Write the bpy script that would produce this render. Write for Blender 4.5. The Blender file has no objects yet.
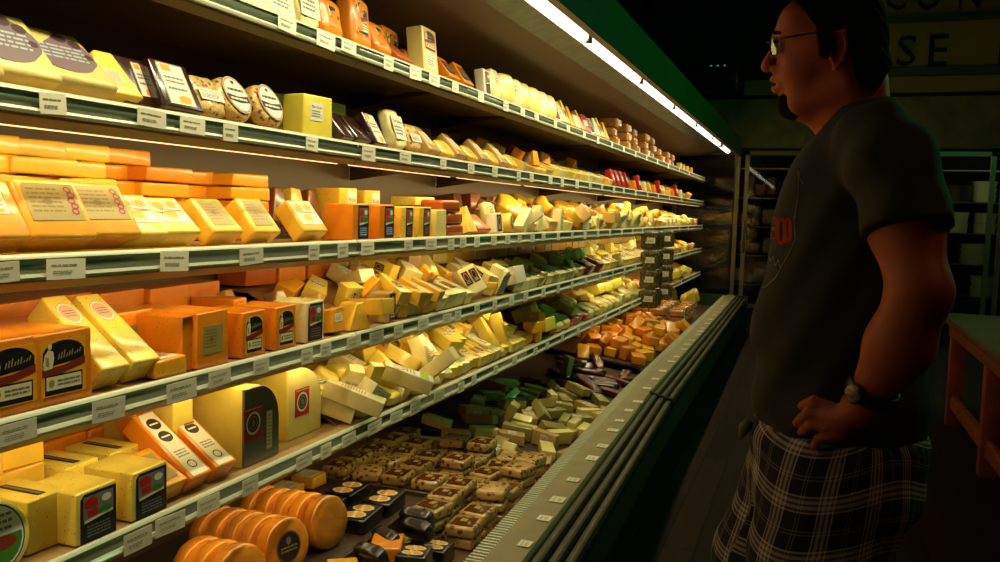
import bpy, bmesh, math, random
import numpy as np
from mathutils import Vector, Matrix, Quaternion, noise
from mathutils.bvhtree import BVHTree
D = bpy.data; COL = bpy.context.scene.collection
rad = math.radians
# ------------------------------------------------------------------ camera
F = 850.0; CAM = Vector((0, 0, 1.38))
RM = (Matrix.Rotation(rad(20.15), 3, 'Z') @ Matrix.Rotation(rad(90 - 4.73), 3, 'X') @ Matrix.Rotation(rad(1.7), 3, 'Z'))
def ray(px, py): return RM @ Vector(((px - 500) / F, (281 - py) / F, -1))
def yat(px, X, Z):            # world Y of the point with image column px on the line (X, ., Z)
    k = (px - 500) / F; a = RM.col[0]; c = RM.col[2]
    w = a + k * c             # (lx + k*lz) = 0
    d = Vector((X, 0, Z)) - CAM
    return -(w.x * d.x + w.z * d.z - w.y * CAM.y) / w.y
def onz(px, py, Z):
    r = ray(px, py); t = (Z - CAM.z) / r.z; return CAM + r * t
def ony(px, py, Y):
    r = ray(px, py); t = (Y - CAM.y) / r.y; return CAM + r * t
def proj(p):
    q = RM.transposed() @ (Vector(p) - CAM)
    return (500 + F * q.x / -q.z, 281 - F * q.y / -q.z) if q.z < -.05 else (-9999, 0)
cd = D.cameras.new('camera'); cam = D.objects.new('camera', cd); COL.objects.link(cam)
cd.sensor_width = 36; cd.lens = F / 1000 * 36; cd.clip_start = .02
cam.matrix_world = Matrix.Translation(CAM) @ RM.to_4x4(); bpy.context.scene.camera = cam
# ------------------------------------------------------------------ materials
_m = {}
def srgb(c): return tuple(((x / 255) / 12.92 if x <= 10 else ((x / 255 + .055) / 1.055) ** 2.4) for x in c)
def mat(name, c, rough=.5, metal=0, coat=0, var=0, vscale=30, speck=None, bump=0, bscale=60, emit=0, trans=0, sss=0):
    if name in _m: return _m[name]
    m = D.materials.new(name); m.use_nodes = True; n = m.node_tree; b = n.nodes['Principled BSDF']
    c = srgb(c) if max(c) > 1.001 else c
    b.inputs['Base Color'].default_value = (*c, 1); b.inputs['Roughness'].default_value = rough
    b.inputs['Metallic'].default_value = metal; b.inputs['Coat Weight'].default_value = coat; b.inputs['Coat Roughness'].default_value = .12
    if trans: b.inputs['Transmission Weight'].default_value = trans
    if sss: b.inputs['Subsurface Weight'].default_value = sss; b.inputs['Subsurface Radius'].default_value = (.02, .012, .004); b.inputs['Subsurface Scale'].default_value = .5
    if emit:
        b.inputs['Emission Color'].default_value = (*c, 1); b.inputs['Emission Strength'].default_value = emit
    tc = n.nodes.new('ShaderNodeTexCoord'); oi = n.nodes.new('ShaderNodeObjectInfo')
    vadd = n.nodes.new('ShaderNodeVectorMath'); vadd.operation = 'ADD'
    n.links.new(tc.outputs['Object'], vadd.inputs[0])
    vs = n.nodes.new('ShaderNodeVectorMath'); vs.operation = 'SCALE'; vs.inputs[0].default_value = (7, 3, 5)
    n.links.new(oi.outputs['Random'], vs.inputs['Scale']); n.links.new(vs.outputs[0], vadd.inputs[1])
    if var or speck:
        nz = n.nodes.new('ShaderNodeTexNoise'); nz.inputs['Scale'].default_value = vscale; nz.inputs['Detail'].default_value = 4
        n.links.new(vadd.outputs[0], nz.inputs['Vector'])
        mp = n.nodes.new('ShaderNodeMapRange'); mp.inputs['From Min'].default_value = .3; mp.inputs['From Max'].default_value = .7
        mp.inputs['To Min'].default_value = 1 - var; mp.inputs['To Max'].default_value = 1 + var
        n.links.new(nz.outputs['Fac'], mp.inputs['Value'])
        # each copy a little lighter or darker
        mo = n.nodes.new('ShaderNodeMapRange'); mo.inputs['To Min'].default_value = .86; mo.inputs['To Max'].default_value = 1.1
        n.links.new(oi.outputs['Random'], mo.inputs['Value'])
        mu = n.nodes.new('ShaderNodeMath'); mu.operation = 'MULTIPLY'
        n.links.new(mp.outputs[0], mu.inputs[0]); n.links.new(mo.outputs[0], mu.inputs[1])
        sc = n.nodes.new('ShaderNodeVectorMath'); sc.operation = 'SCALE'; sc.inputs[0].default_value = c
        n.links.new(mu.outputs[0], sc.inputs['Scale'])
        out = sc.outputs[0]
        if speck:
            v = n.nodes.new('ShaderNodeTexVoronoi'); v.inputs['Scale'].default_value = speck[1]
            n.links.new(vadd.outputs[0], v.inputs['Vector'])
            cr = n.nodes.new('ShaderNodeMapRange'); cr.inputs['From Min'].default_value = speck[2]; cr.inputs['From Max'].default_value = speck[2] * .6
            n.links.new(v.outputs['Distance'], cr.inputs['Value'])
            mx = n.nodes.new('ShaderNodeMix'); mx.data_type = 'RGBA'
            n.links.new(cr.outputs[0], mx.inputs['Factor']); n.links.new(out, mx.inputs['A'])
            mx.inputs['B'].default_value = (*srgb(speck[0]), 1); out = mx.outputs['Result']
        n.links.new(out, b.inputs['Base Color'])
    if bump:
        nb = n.nodes.new('ShaderNodeTexNoise'); nb.inputs['Scale'].default_value = bscale; nb.inputs['Detail'].default_value = 3
        nb.inputs['Distortion'].default_value = 1.0
        n.links.new(vadd.outputs[0], nb.inputs['Vector'])
        bp = n.nodes.new('ShaderNodeBump'); bp.inputs['Strength'].default_value = bump; bp.inputs['Distance'].default_value = .004
        n.links.new(nb.outputs['Fac'], bp.inputs['Height']); n.links.new(bp.outputs[0], b.inputs['Normal'])
    _m[name] = m; return m
def flat(name, c, rough=.6): return mat(name, c, rough)
CH = {}
def ch(key):                 # cheese materials
    if key in CH: return CH[key]
    T = {'orange': (232, 138, 20), 'deep': (214, 104, 12), 'amber': (238, 168, 34), 'gold': (240, 194, 62), 'yellow': (240, 214, 90),
         'pale': (236, 218, 130), 'cream': (240, 228, 160), 'ivory': (236, 228, 190), 'lemon': (226, 210, 78), 'green': (150, 160, 70),
         'olive': (166, 152, 78), 'brown': (112, 62, 26), 'tan': (196, 160, 92), 'dark': (34, 18, 14), 'black': (12, 11, 11), 'wine': (86, 26, 30),
         'rust': (176, 84, 26), 'red': (176, 28, 20), 'grey': (96, 92, 84)}
    base = key.split('_')[0]
    sp = {'s': ((150, 84, 30), 95, .16), 'g': ((84, 92, 30), 80, .2)}.get(key.split('_')[1] if '_' in key else '', None)
    c = T[base]
    CH[key] = mat('cheese ' + key, c, rough=.34, coat=.45 if base not in ('black',) else .9, var=.07, vscale=22, speck=sp, bump=.22, bscale=38)
    return CH[key]
# ------------------------------------------------------------------ meshes / objects
def new_obj(name, me, parent=None, loc=None, m=None):
    o = D.objects.new(name, me); COL.objects.link(o)
    if parent: o.parent = parent
    if loc is not None: o.location = loc
    if m is not None:
        for x in (m if isinstance(m, (list, tuple)) else [m]): me.materials.append(x)
    return o
def empty(name, loc=(0, 0, 0)):
    o = D.objects.new(name, None); COL.objects.link(o); o.location = loc; o.empty_display_size = .05; return o
def tag(o, label=None, cat=None, group=None, kind=None):
    if label: o['label'] = label
    if cat: o['category'] = cat
    if group: o['group'] = group
    if kind: o['kind'] = kind
    return o
def bm_mesh(bm, name='mesh', smooth=True, angle=None):
    me = D.meshes.new(name); bm.normal_update(); bm.to_mesh(me); bm.free()
    if smooth: me.polygons.foreach_set('use_smooth', [True] * len(me.polygons))
    if smooth and angle: me.set_sharp_from_angle(angle=rad(angle))
    return me
def box_bm(lo, hi, bm=None, mi=0):
    bm = bm or bmesh.new(); v = [bm.verts.new((x, y, z)) for x in (lo[0], hi[0]) for y in (lo[1], hi[1]) for z in (lo[2], hi[2])]
    for f in ((0, 1, 3, 2), (4, 6, 7, 5), (0, 4, 5, 1), (2, 3, 7, 6), (0, 2, 6, 4), (1, 5, 7, 3)):
        bm.faces.new([v[i] for i in f]).material_index = mi
    return bm
def box(name, lo, hi, m, parent=None, bev=0, seg=2):
    bm = box_bm(lo, hi)
    if bev: bmesh.ops.bevel(bm, geom=list(bm.edges), offset=bev, segments=seg, profile=.5, affect='EDGES')
    return new_obj(name, bm_mesh(bm, name, angle=40), parent, m=m)
def extr(profile, y0, y1, bm=None):      # profile (x,z) polygon swept along Y
    bm = bm or bmesh.new(); n = len(profile)
    a = [bm.verts.new((x, y0, z)) for x, z in profile]; b = [bm.verts.new((x, y1, z)) for x, z in profile]
    for i in range(n): bm.faces.new((a[i], a[(i + 1) % n], b[(i + 1) % n], b[i]))
    bm.faces.new(a[::-1]); bm.faces.new(b); bmesh.ops.recalc_face_normals(bm, faces=bm.faces); return bm
def tube_bm(pts, r, seg=10, bm=None, cap=True, closed=False):
    bm = bm or bmesh.new(); pts = [Vector(p) for p in pts]; n = len(pts); rings = []
    rr = r if isinstance(r, (list, tuple)) else [r] * n; up = None
    for i, p in enumerate(pts):
        if closed: t = pts[(i + 1) % n] - pts[i - 1]
        else: t = pts[min(i + 1, n - 1)] - pts[max(i - 1, 0)]
        t.normalize()
        if up is None: up = Vector((0, 0, 1)) if abs(t.z) < .9 else Vector((1, 0, 0))
        s = t.cross(up).normalized(); up = s.cross(t).normalized()
        rings.append([bm.verts.new(p + (s * math.cos(2 * math.pi * k / seg) + up * math.sin(2 * math.pi * k / seg)) * rr[i]) for k in range(seg)])
    for i in range(n if closed else n - 1):
        a, b = rings[i], rings[(i + 1) % n]
        for k in range(seg): bm.faces.new((a[k], a[(k + 1) % seg], b[(k + 1) % seg], b[k]))
    if cap and not closed: bm.faces.new(rings[0][::-1]); bm.faces.new(rings[-1])
    return bm
def rbox(w, d, h, r=.005, tw=1, td=1, seg=2, wob=0, seed=0):
    """x from -d to 0 (front at 0), y centred, z from 0; tw/td narrow the top."""
    bm = box_bm((-d, -w / 2, 0), (0, w / 2, h))
    for v in bm.verts:
        if v.co.z > h / 2: v.co.y *= tw; v.co.x *= td
    rnd = random.Random(seed)
    for v in bm.verts: v.co += Vector([rnd.uniform(-wob, wob) for _ in range(3)])
    lim = min(w * min(1, tw), d * min(1, td), h) * .3
    bmesh.ops.bevel(bm, geom=list(bm.edges), offset=min(r, lim), segments=seg, profile=.6, affect='EDGES')
    return bm_mesh(bm, 'block', angle=50)
def pillow(w, d, h, e=.35, nz=.003, seed=0, nu=36, nv=20, fs=30):
    bm = bmesh.new(); P = lambda a, p: math.copysign(abs(a) ** p, a); g = []
    for i in range(1, nv):
        ph = -math.pi / 2 + math.pi * i / nv; row = []
        for j in range(nu):
            th = 2 * math.pi * j / nu
            # flat axis is x (thickness d)
            x = P(math.sin(ph), .55); c = P(math.cos(ph), .5)
            y = c * P(math.cos(th), e); z = c * P(math.sin(th), e)
            p = Vector((x * d / 2 - d / 2, y * w / 2, z * h / 2 + h / 2))
            q = p * fs + Vector((seed * 3.1, 0, 0)); p += noise.noise_vector(q) * nz
            row.append(bm.verts.new(p))
        g.append(row)
    for i in range(len(g) - 1):
        for j in range(nu): bm.faces.new((g[i][j], g[i][(j + 1) % nu], g[i + 1][(j + 1) % nu], g[i + 1][j]))
    bm.faces.new(g[0][::-1]); bm.faces.new(g[-1]); bmesh.ops.recalc_face_normals(bm, faces=bm.faces)
    return bm_mesh(bm, 'pack')
def disc_mesh(r, t, seg=36, bev=.004, axis='X', wr=0, seed=0, rz=None):
    """squat cylinder on edge: axis X, x from -t to 0, lowest point z=0"""
    bm = bmesh.new(); rows = []
    prof = [(0, 0), (0, .55), (0, .92), (-bev * .35, .98), (-bev, 1), (-t * .35, 1.012), (-t * .65, 1.012), (-t + bev, 1), (-t + bev * .35, .98), (-t, .92), (-t, 0)]
    rz = rz or r
    for x, f in prof[1:-1]:
        row = []
        for k in range(seg):
            a = 2 * math.pi * k / seg; rr = f * (1 + wr * noise.noise(Vector((math.cos(a) * 6, math.sin(a) * 6, x * 40 + seed))))
            row.append(bm.verts.new((x + wr * .04 * noise.noise(Vector((k * .9, f * 5, seed))), math.cos(a) * r * rr, rz + math.sin(a) * rz * rr)))
        rows.append(row)
    for i in range(len(rows) - 1):
        for k in range(seg): bm.faces.new((rows[i][k], rows[i][(k + 1) % seg], rows[i + 1][(k + 1) % seg], rows[i + 1][k]))
    bm.faces.new(rows[0]); bm.faces.new(rows[-1][::-1]); bmesh.ops.recalc_face_normals(bm, faces=bm.faces)
    return bm_mesh(bm, 'wheel', angle=60)
_tx = {}
def text_geo(s):
    if s in _tx: return _tx[s]
    cu = D.curves.new('t', 'FONT'); cu.body = s; cu.align_x = 'CENTER'; cu.align_y = 'CENTER'; cu.resolution_u = 2
    ob = D.objects.new('t', cu); COL.objects.link(ob); bpy.context.view_layer.update()
    me = D.meshes.new_from_object(ob.evaluated_get(bpy.context.evaluated_depsgraph_get()))
    vs = [tuple(v.co) for v in me.vertices]; fs = [tuple(p.vertices) for p in me.polygons]
    D.objects.remove(ob); D.curves.remove(cu); D.meshes.remove(me)
    w = max(v[0] for v in vs) - min(v[0] for v in vs); h = max(v[1] for v in vs) - min(v[1] for v in vs)
    cx = (max(v[0] for v in vs) + min(v[0] for v in vs)) / 2; cy = (max(v[1] for v in vs) + min(v[1] for v in vs)) / 2
    _tx[s] = ([((v[0] - cx), (v[1] - cy)) for v in vs], fs, w, h); return _tx[s]
INK = {'w': (232, 226, 200), 'cr': (226, 214, 170), 'k': (16, 14, 14), 'dk': (38, 26, 26), 'r': (186, 22, 18), 'br': (128, 42, 18), 'or': (238, 160, 30),
       'ol': (158, 140, 76), 'cm': (150, 24, 56), 'gy': (120, 120, 110), 'bl': (32, 52, 108), 'gn': (64, 120, 32), 'lg': (150, 196, 70), 'pk': (226, 170, 140), 'si': (176, 188, 190), 'ye': (240, 200, 60), 'wn': (84, 20, 24), 'fa': (136, 128, 96), 'mv': (122, 104, 108), 'pl': (70, 40, 52), 'o2': (126, 108, 48), 'fb': (92, 50, 20)}
def ink(k): return flat('ink ' + k, INK[k], .45 if k != 'fb' else .15)
class Lab:
    """flat artwork built in the (u right, v up) plane, facing +X"""
    def __init__(s): s.v = []; s.f = []; s.m = []; s.k = []
    def _mi(s, c):
        if c not in s.k: s.k.append(c)
        return s.k.index(c)
    def poly(s, pts, c, L=1):
        b = len(s.v); s.v += [(L * .0004, u, v) for u, v in pts]; s.f.append(tuple(range(b, b + len(pts)))); s.m.append(s._mi(c))
    def rect(s, u, v, w, h, c, L=1): s.poly([(u - w / 2, v - h / 2), (u + w / 2, v - h / 2), (u + w / 2, v + h / 2), (u - w / 2, v + h / 2)], c, L)
    def ell(s, u, v, a, b, c, L=1, n=24): s.poly([(u + a * math.cos(2 * math.pi * k / n), v + b * math.sin(2 * math.pi * k / n)) for k in range(n)], c, L)
    def ring(s, u, v, a, b, t, c, L=1, n=24):
        for k in range(n):
            A, B = 2 * math.pi * k / n, 2 * math.pi * (k + 1) / n
            s.poly([(u + a * math.cos(A), v + b * math.sin(A)), (u + a * math.cos(B), v + b * math.sin(B)), (u + (a - t) * math.cos(B), v + (b - t) * math.sin(B)), (u + (a - t) * math.cos(A), v + (b - t) * math.sin(A))], c, L)
    def lines(s, u, v, w, h, n, c, L=2, seed=0):
        r = random.Random(seed); t = h / (n * 2.2)
        for i in range(n):
            yy = v + h / 2 - (i + .5) * h / n; x = u - w / 2
            while x < u + w / 2 - w * .05:
                l = min(r.uniform(.08, .3) * w, u + w / 2 - x); s.rect(x + l / 2, yy, l, t, c, L); x += l + w * .035
    def text(s, t, u, v, w, c, L=2, h=None):
        vs, fs, tw, th = text_geo(t); k = w / tw; kh = k if h is None else h / th; b = len(s.v)
        s.v += [(L * .0004, u + x * k, v + y * kh) for x, y in vs]
        for f in fs: s.f.append(tuple(b + i for i in f)); s.m.append(s._mi(c))
    def build(s, name, parent):
        me = D.meshes.new(name); me.from_pydata(s.v, [], s.f)
        for c in s.k: me.materials.append(ink(c))
        me.polygons.foreach_set('material_index', s.m); return new_obj(name, me, parent)
def plate(w, h, c, parent, loc, oval=False, tilt=None, name='label'):
    bm = bmesh.new(); n = 28 if oval else 4
    pts = [(w / 2 * math.cos(2 * math.pi * k / n), h / 2 * math.sin(2 * math.pi * k / n)) for k in range(n)] if oval else [(-w / 2, -h / 2), (w / 2, -h / 2), (w / 2, h / 2), (-w / 2, h / 2)]
    a = [bm.verts.new((-.0004, u, v)) for u, v in pts]; b = [bm.verts.new((.0003, u, v)) for u, v in pts]
    for i in range(n): bm.faces.new((a[i], a[(i + 1) % n], b[(i + 1) % n], b[i]))
    bm.faces.new(a[::-1]); bm.faces.new(b); bmesh.ops.recalc_face_normals(bm, faces=bm.faces)
    o = new_obj(name, bm_mesh(bm, 'label', smooth=False), parent, loc, ink(c))
    if tilt: o.rotation_euler = tilt
    return o
def art(style, par, w, h, zc, x=.0012, y=0, tilt=None, fine=True):
    """sticks a printed label of a given style on a thing's front; (w,h) label size, zc height of its centre"""
    A = Lab(); base = {'card': 'w', 'arch': 'or', 'panel': 'k', 'bpanel': 'k', 'rpanel': 'k', 'olive': 'ol', 'scroll': 'ol', 'logo': 'w', 'ring': 'r', 'oval': 'w', 'choc': 'w', 'disc': 'dk', 'seal': 'k',
         'green': 'w', 'wine': 'wn', 'silver': 'si', 'pinkoval': 'w', 'long': 'w', 'strip': 'cr', 'redcirc': 'w', 'picture': 'w', 'dark': 'dk', 'dstrip': 'k', 'mfilm': 'mv', 'film': 'fb'}[style]
    o = plate(w, h, base, par, (x, y, zc), oval=style in ('oval', 'disc', 'pinkoval', 'picture', 'mfilm'), tilt=tilt)
    if not fine: return o
    if style == 'card': A.text('Plain Cheese', 0, h * .26, w * .8, 'k', h=h * .13); A.lines(-w * .08, -h * .12, w * .66, h * .42, 3, 'gy', 2, 3); A.ring(w * .3, -h * .25, w * .09, w * .09, w * .02, 'gy')
    elif style == 'arch':
        A.poly([(-w * .46, h * .02), (w * .46, h * .1), (w * .46, h * .3)] + [(w * .46 * math.cos(t * math.pi / 12), h * .24 + h * .24 * math.sin(t * math.pi / 12)) for t in range(1, 12)] + [(-w * .46, h * .24)], 'k', 1)
        A.poly([(-w * .48, -h * .14), (0, -h * .1), (w * .48, 0), (w * .48, h * .14), (0, h * .03), (-w * .48, 0)], 'br', 2)
        A.rect(0, -h * .3, w * .84, h * .36, 'k', 1); A.rect(0, -h * .27, w * .78, h * .24, 'cr', 2); A.lines(w * .1, -h * .27, w * .5, h * .14, 2, 'gy', 3, 5); A.ell(-w * .28, -h * .27, w * .06, h * .07, 'ol', 3)
        A.poly([(-w * .44, -h * .02), (-w * .26, 0), (-w * .22, h * .18), (-w * .24, h * .3), (-w * .34, h * .34), (-w * .42, h * .26), (-w * .46, h * .1)], 'cr', 3); A.ell(-w * .31, h * .39, w * .045, h * .055, 'cr', 3, 12); A.poly([(-w * .4, h * .06), (-w * .33, h * .04), (-w * .34, h * .2), (-w * .4, h * .22)], 'ol', 4)
        for k in range(9): A.poly([(w * (-.14 + k * .06), h * (.14 + .02 * k * .5)), (w * (-.115 + k * .06), h * (.14 + .02 * k * .5)), (w * (-.09 + k * .06), h * (.24 + (k % 3) * .03)), (w * (-.115 + k * .06), h * (.24 + (k % 3) * .03))], 'ol', 3)
    elif style in ('panel', 'bpanel', 'rpanel'):
        A.rect(0, h * .2, w * .84, h * .48, 'gy', 1); A.poly([(-w * .38, h * .2), (-w * .02, h * .2), (-w * .04, h * .34), (-w * .18, h * .42), (-w * .4, h * .34)], 'r', 2)
        A.poly([(-w * .3, h * .02), (-w * .04, h * .02), (-w * .02, h * .16), (-w * .34, h * .16)], 'r', 2); A.ell(w * .22, h * .3, w * .14, h * .08, 'w', 2); A.ell(w * .18, h * .06, w * .2, h * .08, 'gn', 2)
        A.poly([(-w * .4, -h * .1), (w * .4, -h * .02), (w * .4, h * .03), (-w * .4, -h * .04)], 'cr', 2)
        if style != 'panel': A.rect(0, -h * .28, w * .84, h * .34, 'bl' if style == 'bpanel' else 'wn', 1)
        A.lines(0, -h * .28, w * .66, h * .26, 4, 'si' if style == 'bpanel' else 'gy', 3, 4)
    elif style in ('olive', 'scroll'):
        A.lines(-w * .12, h * .05, w * .6, h * .7, 6, 'o2', 1, 6); A.ell(-w * .1, 0, w * .1, h * .08, 'o2', 1)
        if style == 'scroll':
            for k in range(5): A.ring(w * (.36 + .03 * (k % 2)), h * (.34 - k * .15), w * .075, h * .09, w * .028, 'cm', 2, 12)
    elif style == 'logo':
        for k, (u, v, a) in enumerate(((-.24, .24, .2), (.2, .28, .18), (-.05, -.2, .24))): A.ell(w * u, h * v, w * a * 1.12, h * a * .95, 'k', 1); A.ell(w * u, h * v, w * a * 1.03, h * a * .86, 'w', 2); A.ell(w * u, h * v, w * a * .85, h * a * .68, 'or', 3)
        A.poly([(-w * .45, -h * .02), (w * .45, h * .1), (w * .45, 0), (-w * .45, -h * .12)], 'w', 4); A.lines(0, 0, w * .6, h * .05, 1, 'k', 5, 2)
    elif style == 'ring':
        A.ell(0, 0, w * .44, h * .4, 'k', 1); A.ring(0, 0, w * .4, h * .36, w * .09, 'cr', 2); A.ring(0, 0, w * .24, h * .22, w * .05, 'gy', 2); A.ell(0, 0, w * .1, h * .12, 'gy', 3)
        A.lines(0, h * .44, w * .9, h * .06, 1, 'cr', 2, 1)
    elif style == 'oval':
        A.ring(0, 0, w * .49, h * .49, w * .02, 'r', 1); A.ring(0, 0, w * .46, h * .46, w * .015, 'k', 1); A.lines(0, h * .13, w * .66, h * .15, 1, 'k', 2, 21); A.ell(0, h * .34, w * .07, h * .05, 'k', 2)
        A.poly([(-w * .44, -h * .18), (0, -h * .23), (w * .44, -h * .18), (w * .45, 0), (0, -h * .05), (-w * .45, 0)], 'k', 2); A.lines(0, -h * .12, w * .7, h * .12, 1, 'w', 3, 12)
    elif style == 'choc':
        A.poly([(-w * .35, h * .3), (0, h * .3), (0, h * .46), (-w * .35, h * .46)], 'or', 1); A.poly([(-w * .1, -h * .46), (w * .3, -h * .46), (w * .38, -h * .3), (w * .1, -h * .26), (-w * .1, -h * .32)], 'or', 1)
        A.lines(0, h * .1, w * .7, h * .2, 2, 'gy', 2, 3); A.lines(0, -h * .12, w * .7, h * .12, 1, 'gy', 2, 8); A.rect(w * .48, 0, w * .02, h * .96, 'k', 1); A.rect(-w * .48, 0, w * .02, h * .96, 'k', 1); A.rect(0, h * .485, w * .96, h * .015, 'k', 1)
    elif style == 'disc':
        A.ring(0, 0, w * .48, h * .48, w * .02, 'ol', 1); A.ell(0, h * .2, w * .1, h * .12, 'gy', 1); A.lines(0, -h * .05, w * .66, h * .22, 2, 'ol', 2, 3)
    elif style == 'seal':
        for k in (-1, 1):
            A.poly([(w * (k * .24 + .21 * math.cos(2 * math.pi * t / 20) * (1 + .12 * (t % 2))), h * .42 * math.sin(2 * math.pi * t / 20) * (1 + .1 * (t % 2))) for t in range(20)], 'cr', 1)
            A.ell(w * k * .24, 0, w * .18, h * .34, 'or', 2); A.poly([(w * (k * .24 - .2), -h * .1), (w * (k * .24 + .2), h * .02), (w * (k * .24 + .2), h * .14), (w * (k * .24 - .2), h * .02)], 'w', 3); A.lines(w * k * .24, h * .02, w * .28, h * .05, 1, 'k', 4, 3)
    elif style == 'green': A.rect(0, -h * .36, w, h * .22, 'lg', 1); A.ring(0, h * .25, w * .3, h * .14, w * .06, 'gn', 1); A.lines(0, -h * .02, w * .7, h * .24, 3, 'gy', 2, 7)
    elif style == 'wine': A.ring(0, h * .1, w * .34, h * .3, w * .06, 'cr', 1); A.lines(0, -h * .3, w * .7, h * .2, 2, 'cr', 2, 7)
    elif style == 'silver':
        for k in range(6): A.poly([(-w * .48, h * (-.46 + k * .15)), (w * .48, h * (-.34 + k * .15)), (w * .48, h * (-.28 + k * .15)), (-w * .48, h * (-.4 + k * .15))], 'bl', 1)
    elif style == 'pinkoval': A.ring(0, 0, w * .49, h * .49, w * .03, 'ol', 1); A.ell(0, 0, w * .4, h * .38, 'pk', 1); A.lines(0, 0, w * .5, h * .34, 3, 'gy', 2, 3)
    elif style == 'long':
        for v in (.33, .12): A.ell(0, h * v, w * .36, h * .085, 'dk', 1); A.rect(0, h * v, w * .5, h * .022, 'w', 2)
        A.ring(0, -h * .34, w * .24, h * .06, w * .05, 'k', 1); A.lines(0, -h * .16, w * .7, h * .12, 3, 'gy', 1, 2)
    elif style == 'strip': A.lines(0, 0, w * .7, h * .86, 9, 'ol', 1, 3)
    elif style == 'redcirc': A.ring(0, h * .1, w * .42, h * .32, w * .07, 'r', 1); A.text('P', 0, h * .1, w * .3, 'r', h=h * .3); A.lines(0, -h * .36, w * .6, h * .14, 2, 'gy', 1, 2)
    elif style == 'picture': A.ring(0, 0, w * .49, h * .49, w * .025, 'bl', 1); A.poly([(w * .44 * math.cos(math.pi + math.pi * t / 12), h * .44 * math.sin(math.pi + math.pi * t / 12)) for t in range(13)], 'gn', 1); A.ell(w * .05, -h * .1, w * .28, h * .1, 'br', 2); A.lines(0, h * .2, w * .6, h * .3, 3, 'gy', 2, 3)
    elif style == 'dark': A.lines(0, 0, w * .7, h * .7, 4, 'gy', 1, 3); A.rect(0, h * .3, w * .8, h * .1, 'r', 2)
    elif style == 'mfilm':
        for k, (u, v, r_, c_) in enumerate(((-.4, .42, .1, 'r'), (-.2, .44, .09, 'gn'), (.1, .42, .12, 'pl'), (.3, .3, .1, 'pl'), (-.42, -.1, .1, 'pl'), (-.36, -.4, .08, 'pl'), (.4, 0, .07, 'pl'))): A.ell(w * u, h * v, w * r_, h * r_ * 1.1, c_, 1, 9)
        A.lines(0, .0, w * .7, h * .4, 4, 'si', 2, 5)
    elif style == 'film': A.rect(w * .1, h * .06, w * .34, h * .3, 'ol', 1); A.poly([(-w * .4, -h * .3), (-w * .2, -h * .38), (w * .1, -h * .2), (-w * .1, -h * .16)], 'o2', 1)
    elif style == 'dstrip': A.rect(0, 0, w * .3, h * .9, 'gy', 1)
    if A.v: A.build('print', o)
    return o
def copy_tree(o, parent=None):
    c = o.copy(); COL.objects.link(c)
    if parent: c.parent = parent
    for chd in [x for x in o.children]: copy_tree(chd, c)
    return c
def glassmat():
    m = D.materials.new('door glass'); m.use_nodes = True; n = m.node_tree; b = n.nodes['Principled BSDF']
    b.inputs['Base Color'].default_value = (.92, .95, .92, 1); b.inputs['Transmission Weight'].default_value = 1; b.inputs['Roughness'].default_value = .02; b.inputs['IOR'].default_value = 1.45; return m
M_glass0 = glassmat()
CANOPY_W, S2_W, S3_W, S4_W, S5_W, GREEN_W, DIM_W, TUBE_E, COOL_W = 42, 18, 10, 9, 7, 22, 4, 2.6, 5
# ------------------------------------------------------------------ the refrigerated case
XF = -1.27; XB = -1.76; Y0 = -.3; Y1 = 10.5
LIP = {1: 1.851, 2: 1.567, 3: 1.281, 4: 1.005, 5: .72}      # top of the price rail
SH = {k: v - .006 for k, v in LIP.items()}                   # shelf surface
DK = .30; DZ = .455                                          # deck floor, top of the front rail
M_rail = mat('rail enamel', (206, 210, 176), .35, coat=.3, var=.03, vscale=8)
M_chan = mat('price channel', (84, 98, 74), .3, coat=.4)
M_shelf = mat('shelf enamel', (168, 140, 88), .45, var=.05, vscale=6)
M_case = mat('case enamel', (112, 78, 32), .5, var=.08, vscale=4)
M_back = mat('back panel enamel', (104, 84, 50), .4, var=.04, vscale=5)
M_plate = mat('worn cream plate', (156, 146, 104), .42, var=.1, vscale=14, bump=.1, bscale=90)
M_bump = mat('bumper rubber', (84, 80, 54), .38, coat=.3, var=.1, vscale=10)
M_bump2 = mat('bumper groove', (22, 24, 18), .5)
M_green = mat('dark green panel', (42, 62, 34), .5, var=.1, vscale=3)
M_fascia = mat('green fascia', (16, 110, 34), .5, var=.1, vscale=3)
M_steel = mat('scuffed reflector metal', (74, 78, 54), .38, metal=.3, var=.6, vscale=14, bump=.2, bscale=30)
M_blk = mat('black plastic', (14, 14, 15), .4, coat=.3)
M_tag = mat('tag paper', (240, 234, 206), .55, var=.03)
case = empty('refrigerated_case', (-1.2, 4, 0))
tag(case, 'long open refrigerated cheese case with lit canopy and cream front rail', 'display case')
def bend(y): return .036 * (4.43 - y) if y < 4.43 else -.012 * (y - 4.43)
def cpart(name, bm_or, m, bev=0):
    if name in ('air_grille', 'grille_backing', 'front_rail', 'bumper', 'bumper_channel', 'kick_panel', 'toe_kick'):
        if name not in ('air_grille',): bmesh.ops.bisect_plane(bm_or, geom=list(bm_or.verts) + list(bm_or.edges) + list(bm_or.faces), plane_co=(0, 4.43, 0), plane_no=(0, 1, 0))
        for v in bm_or.verts: v.co.x += bend(v.co.y)
    if name == 'bumper_joint':
        pass
    me = bm_mesh(bm_or, name, angle=40); o = new_obj(name, me, case, m=m); o.location = -case.location; return o
cpart('back_panel', box_bm((XB - .05, Y0, .1), (XB, Y1, 2.24)), M_back)
cpart('deck_tray', extr([(XB, DK), (-.80, DK), (-.80, DK - .02), (XB, DK - .02)], Y0, Y1), M_back)
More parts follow.
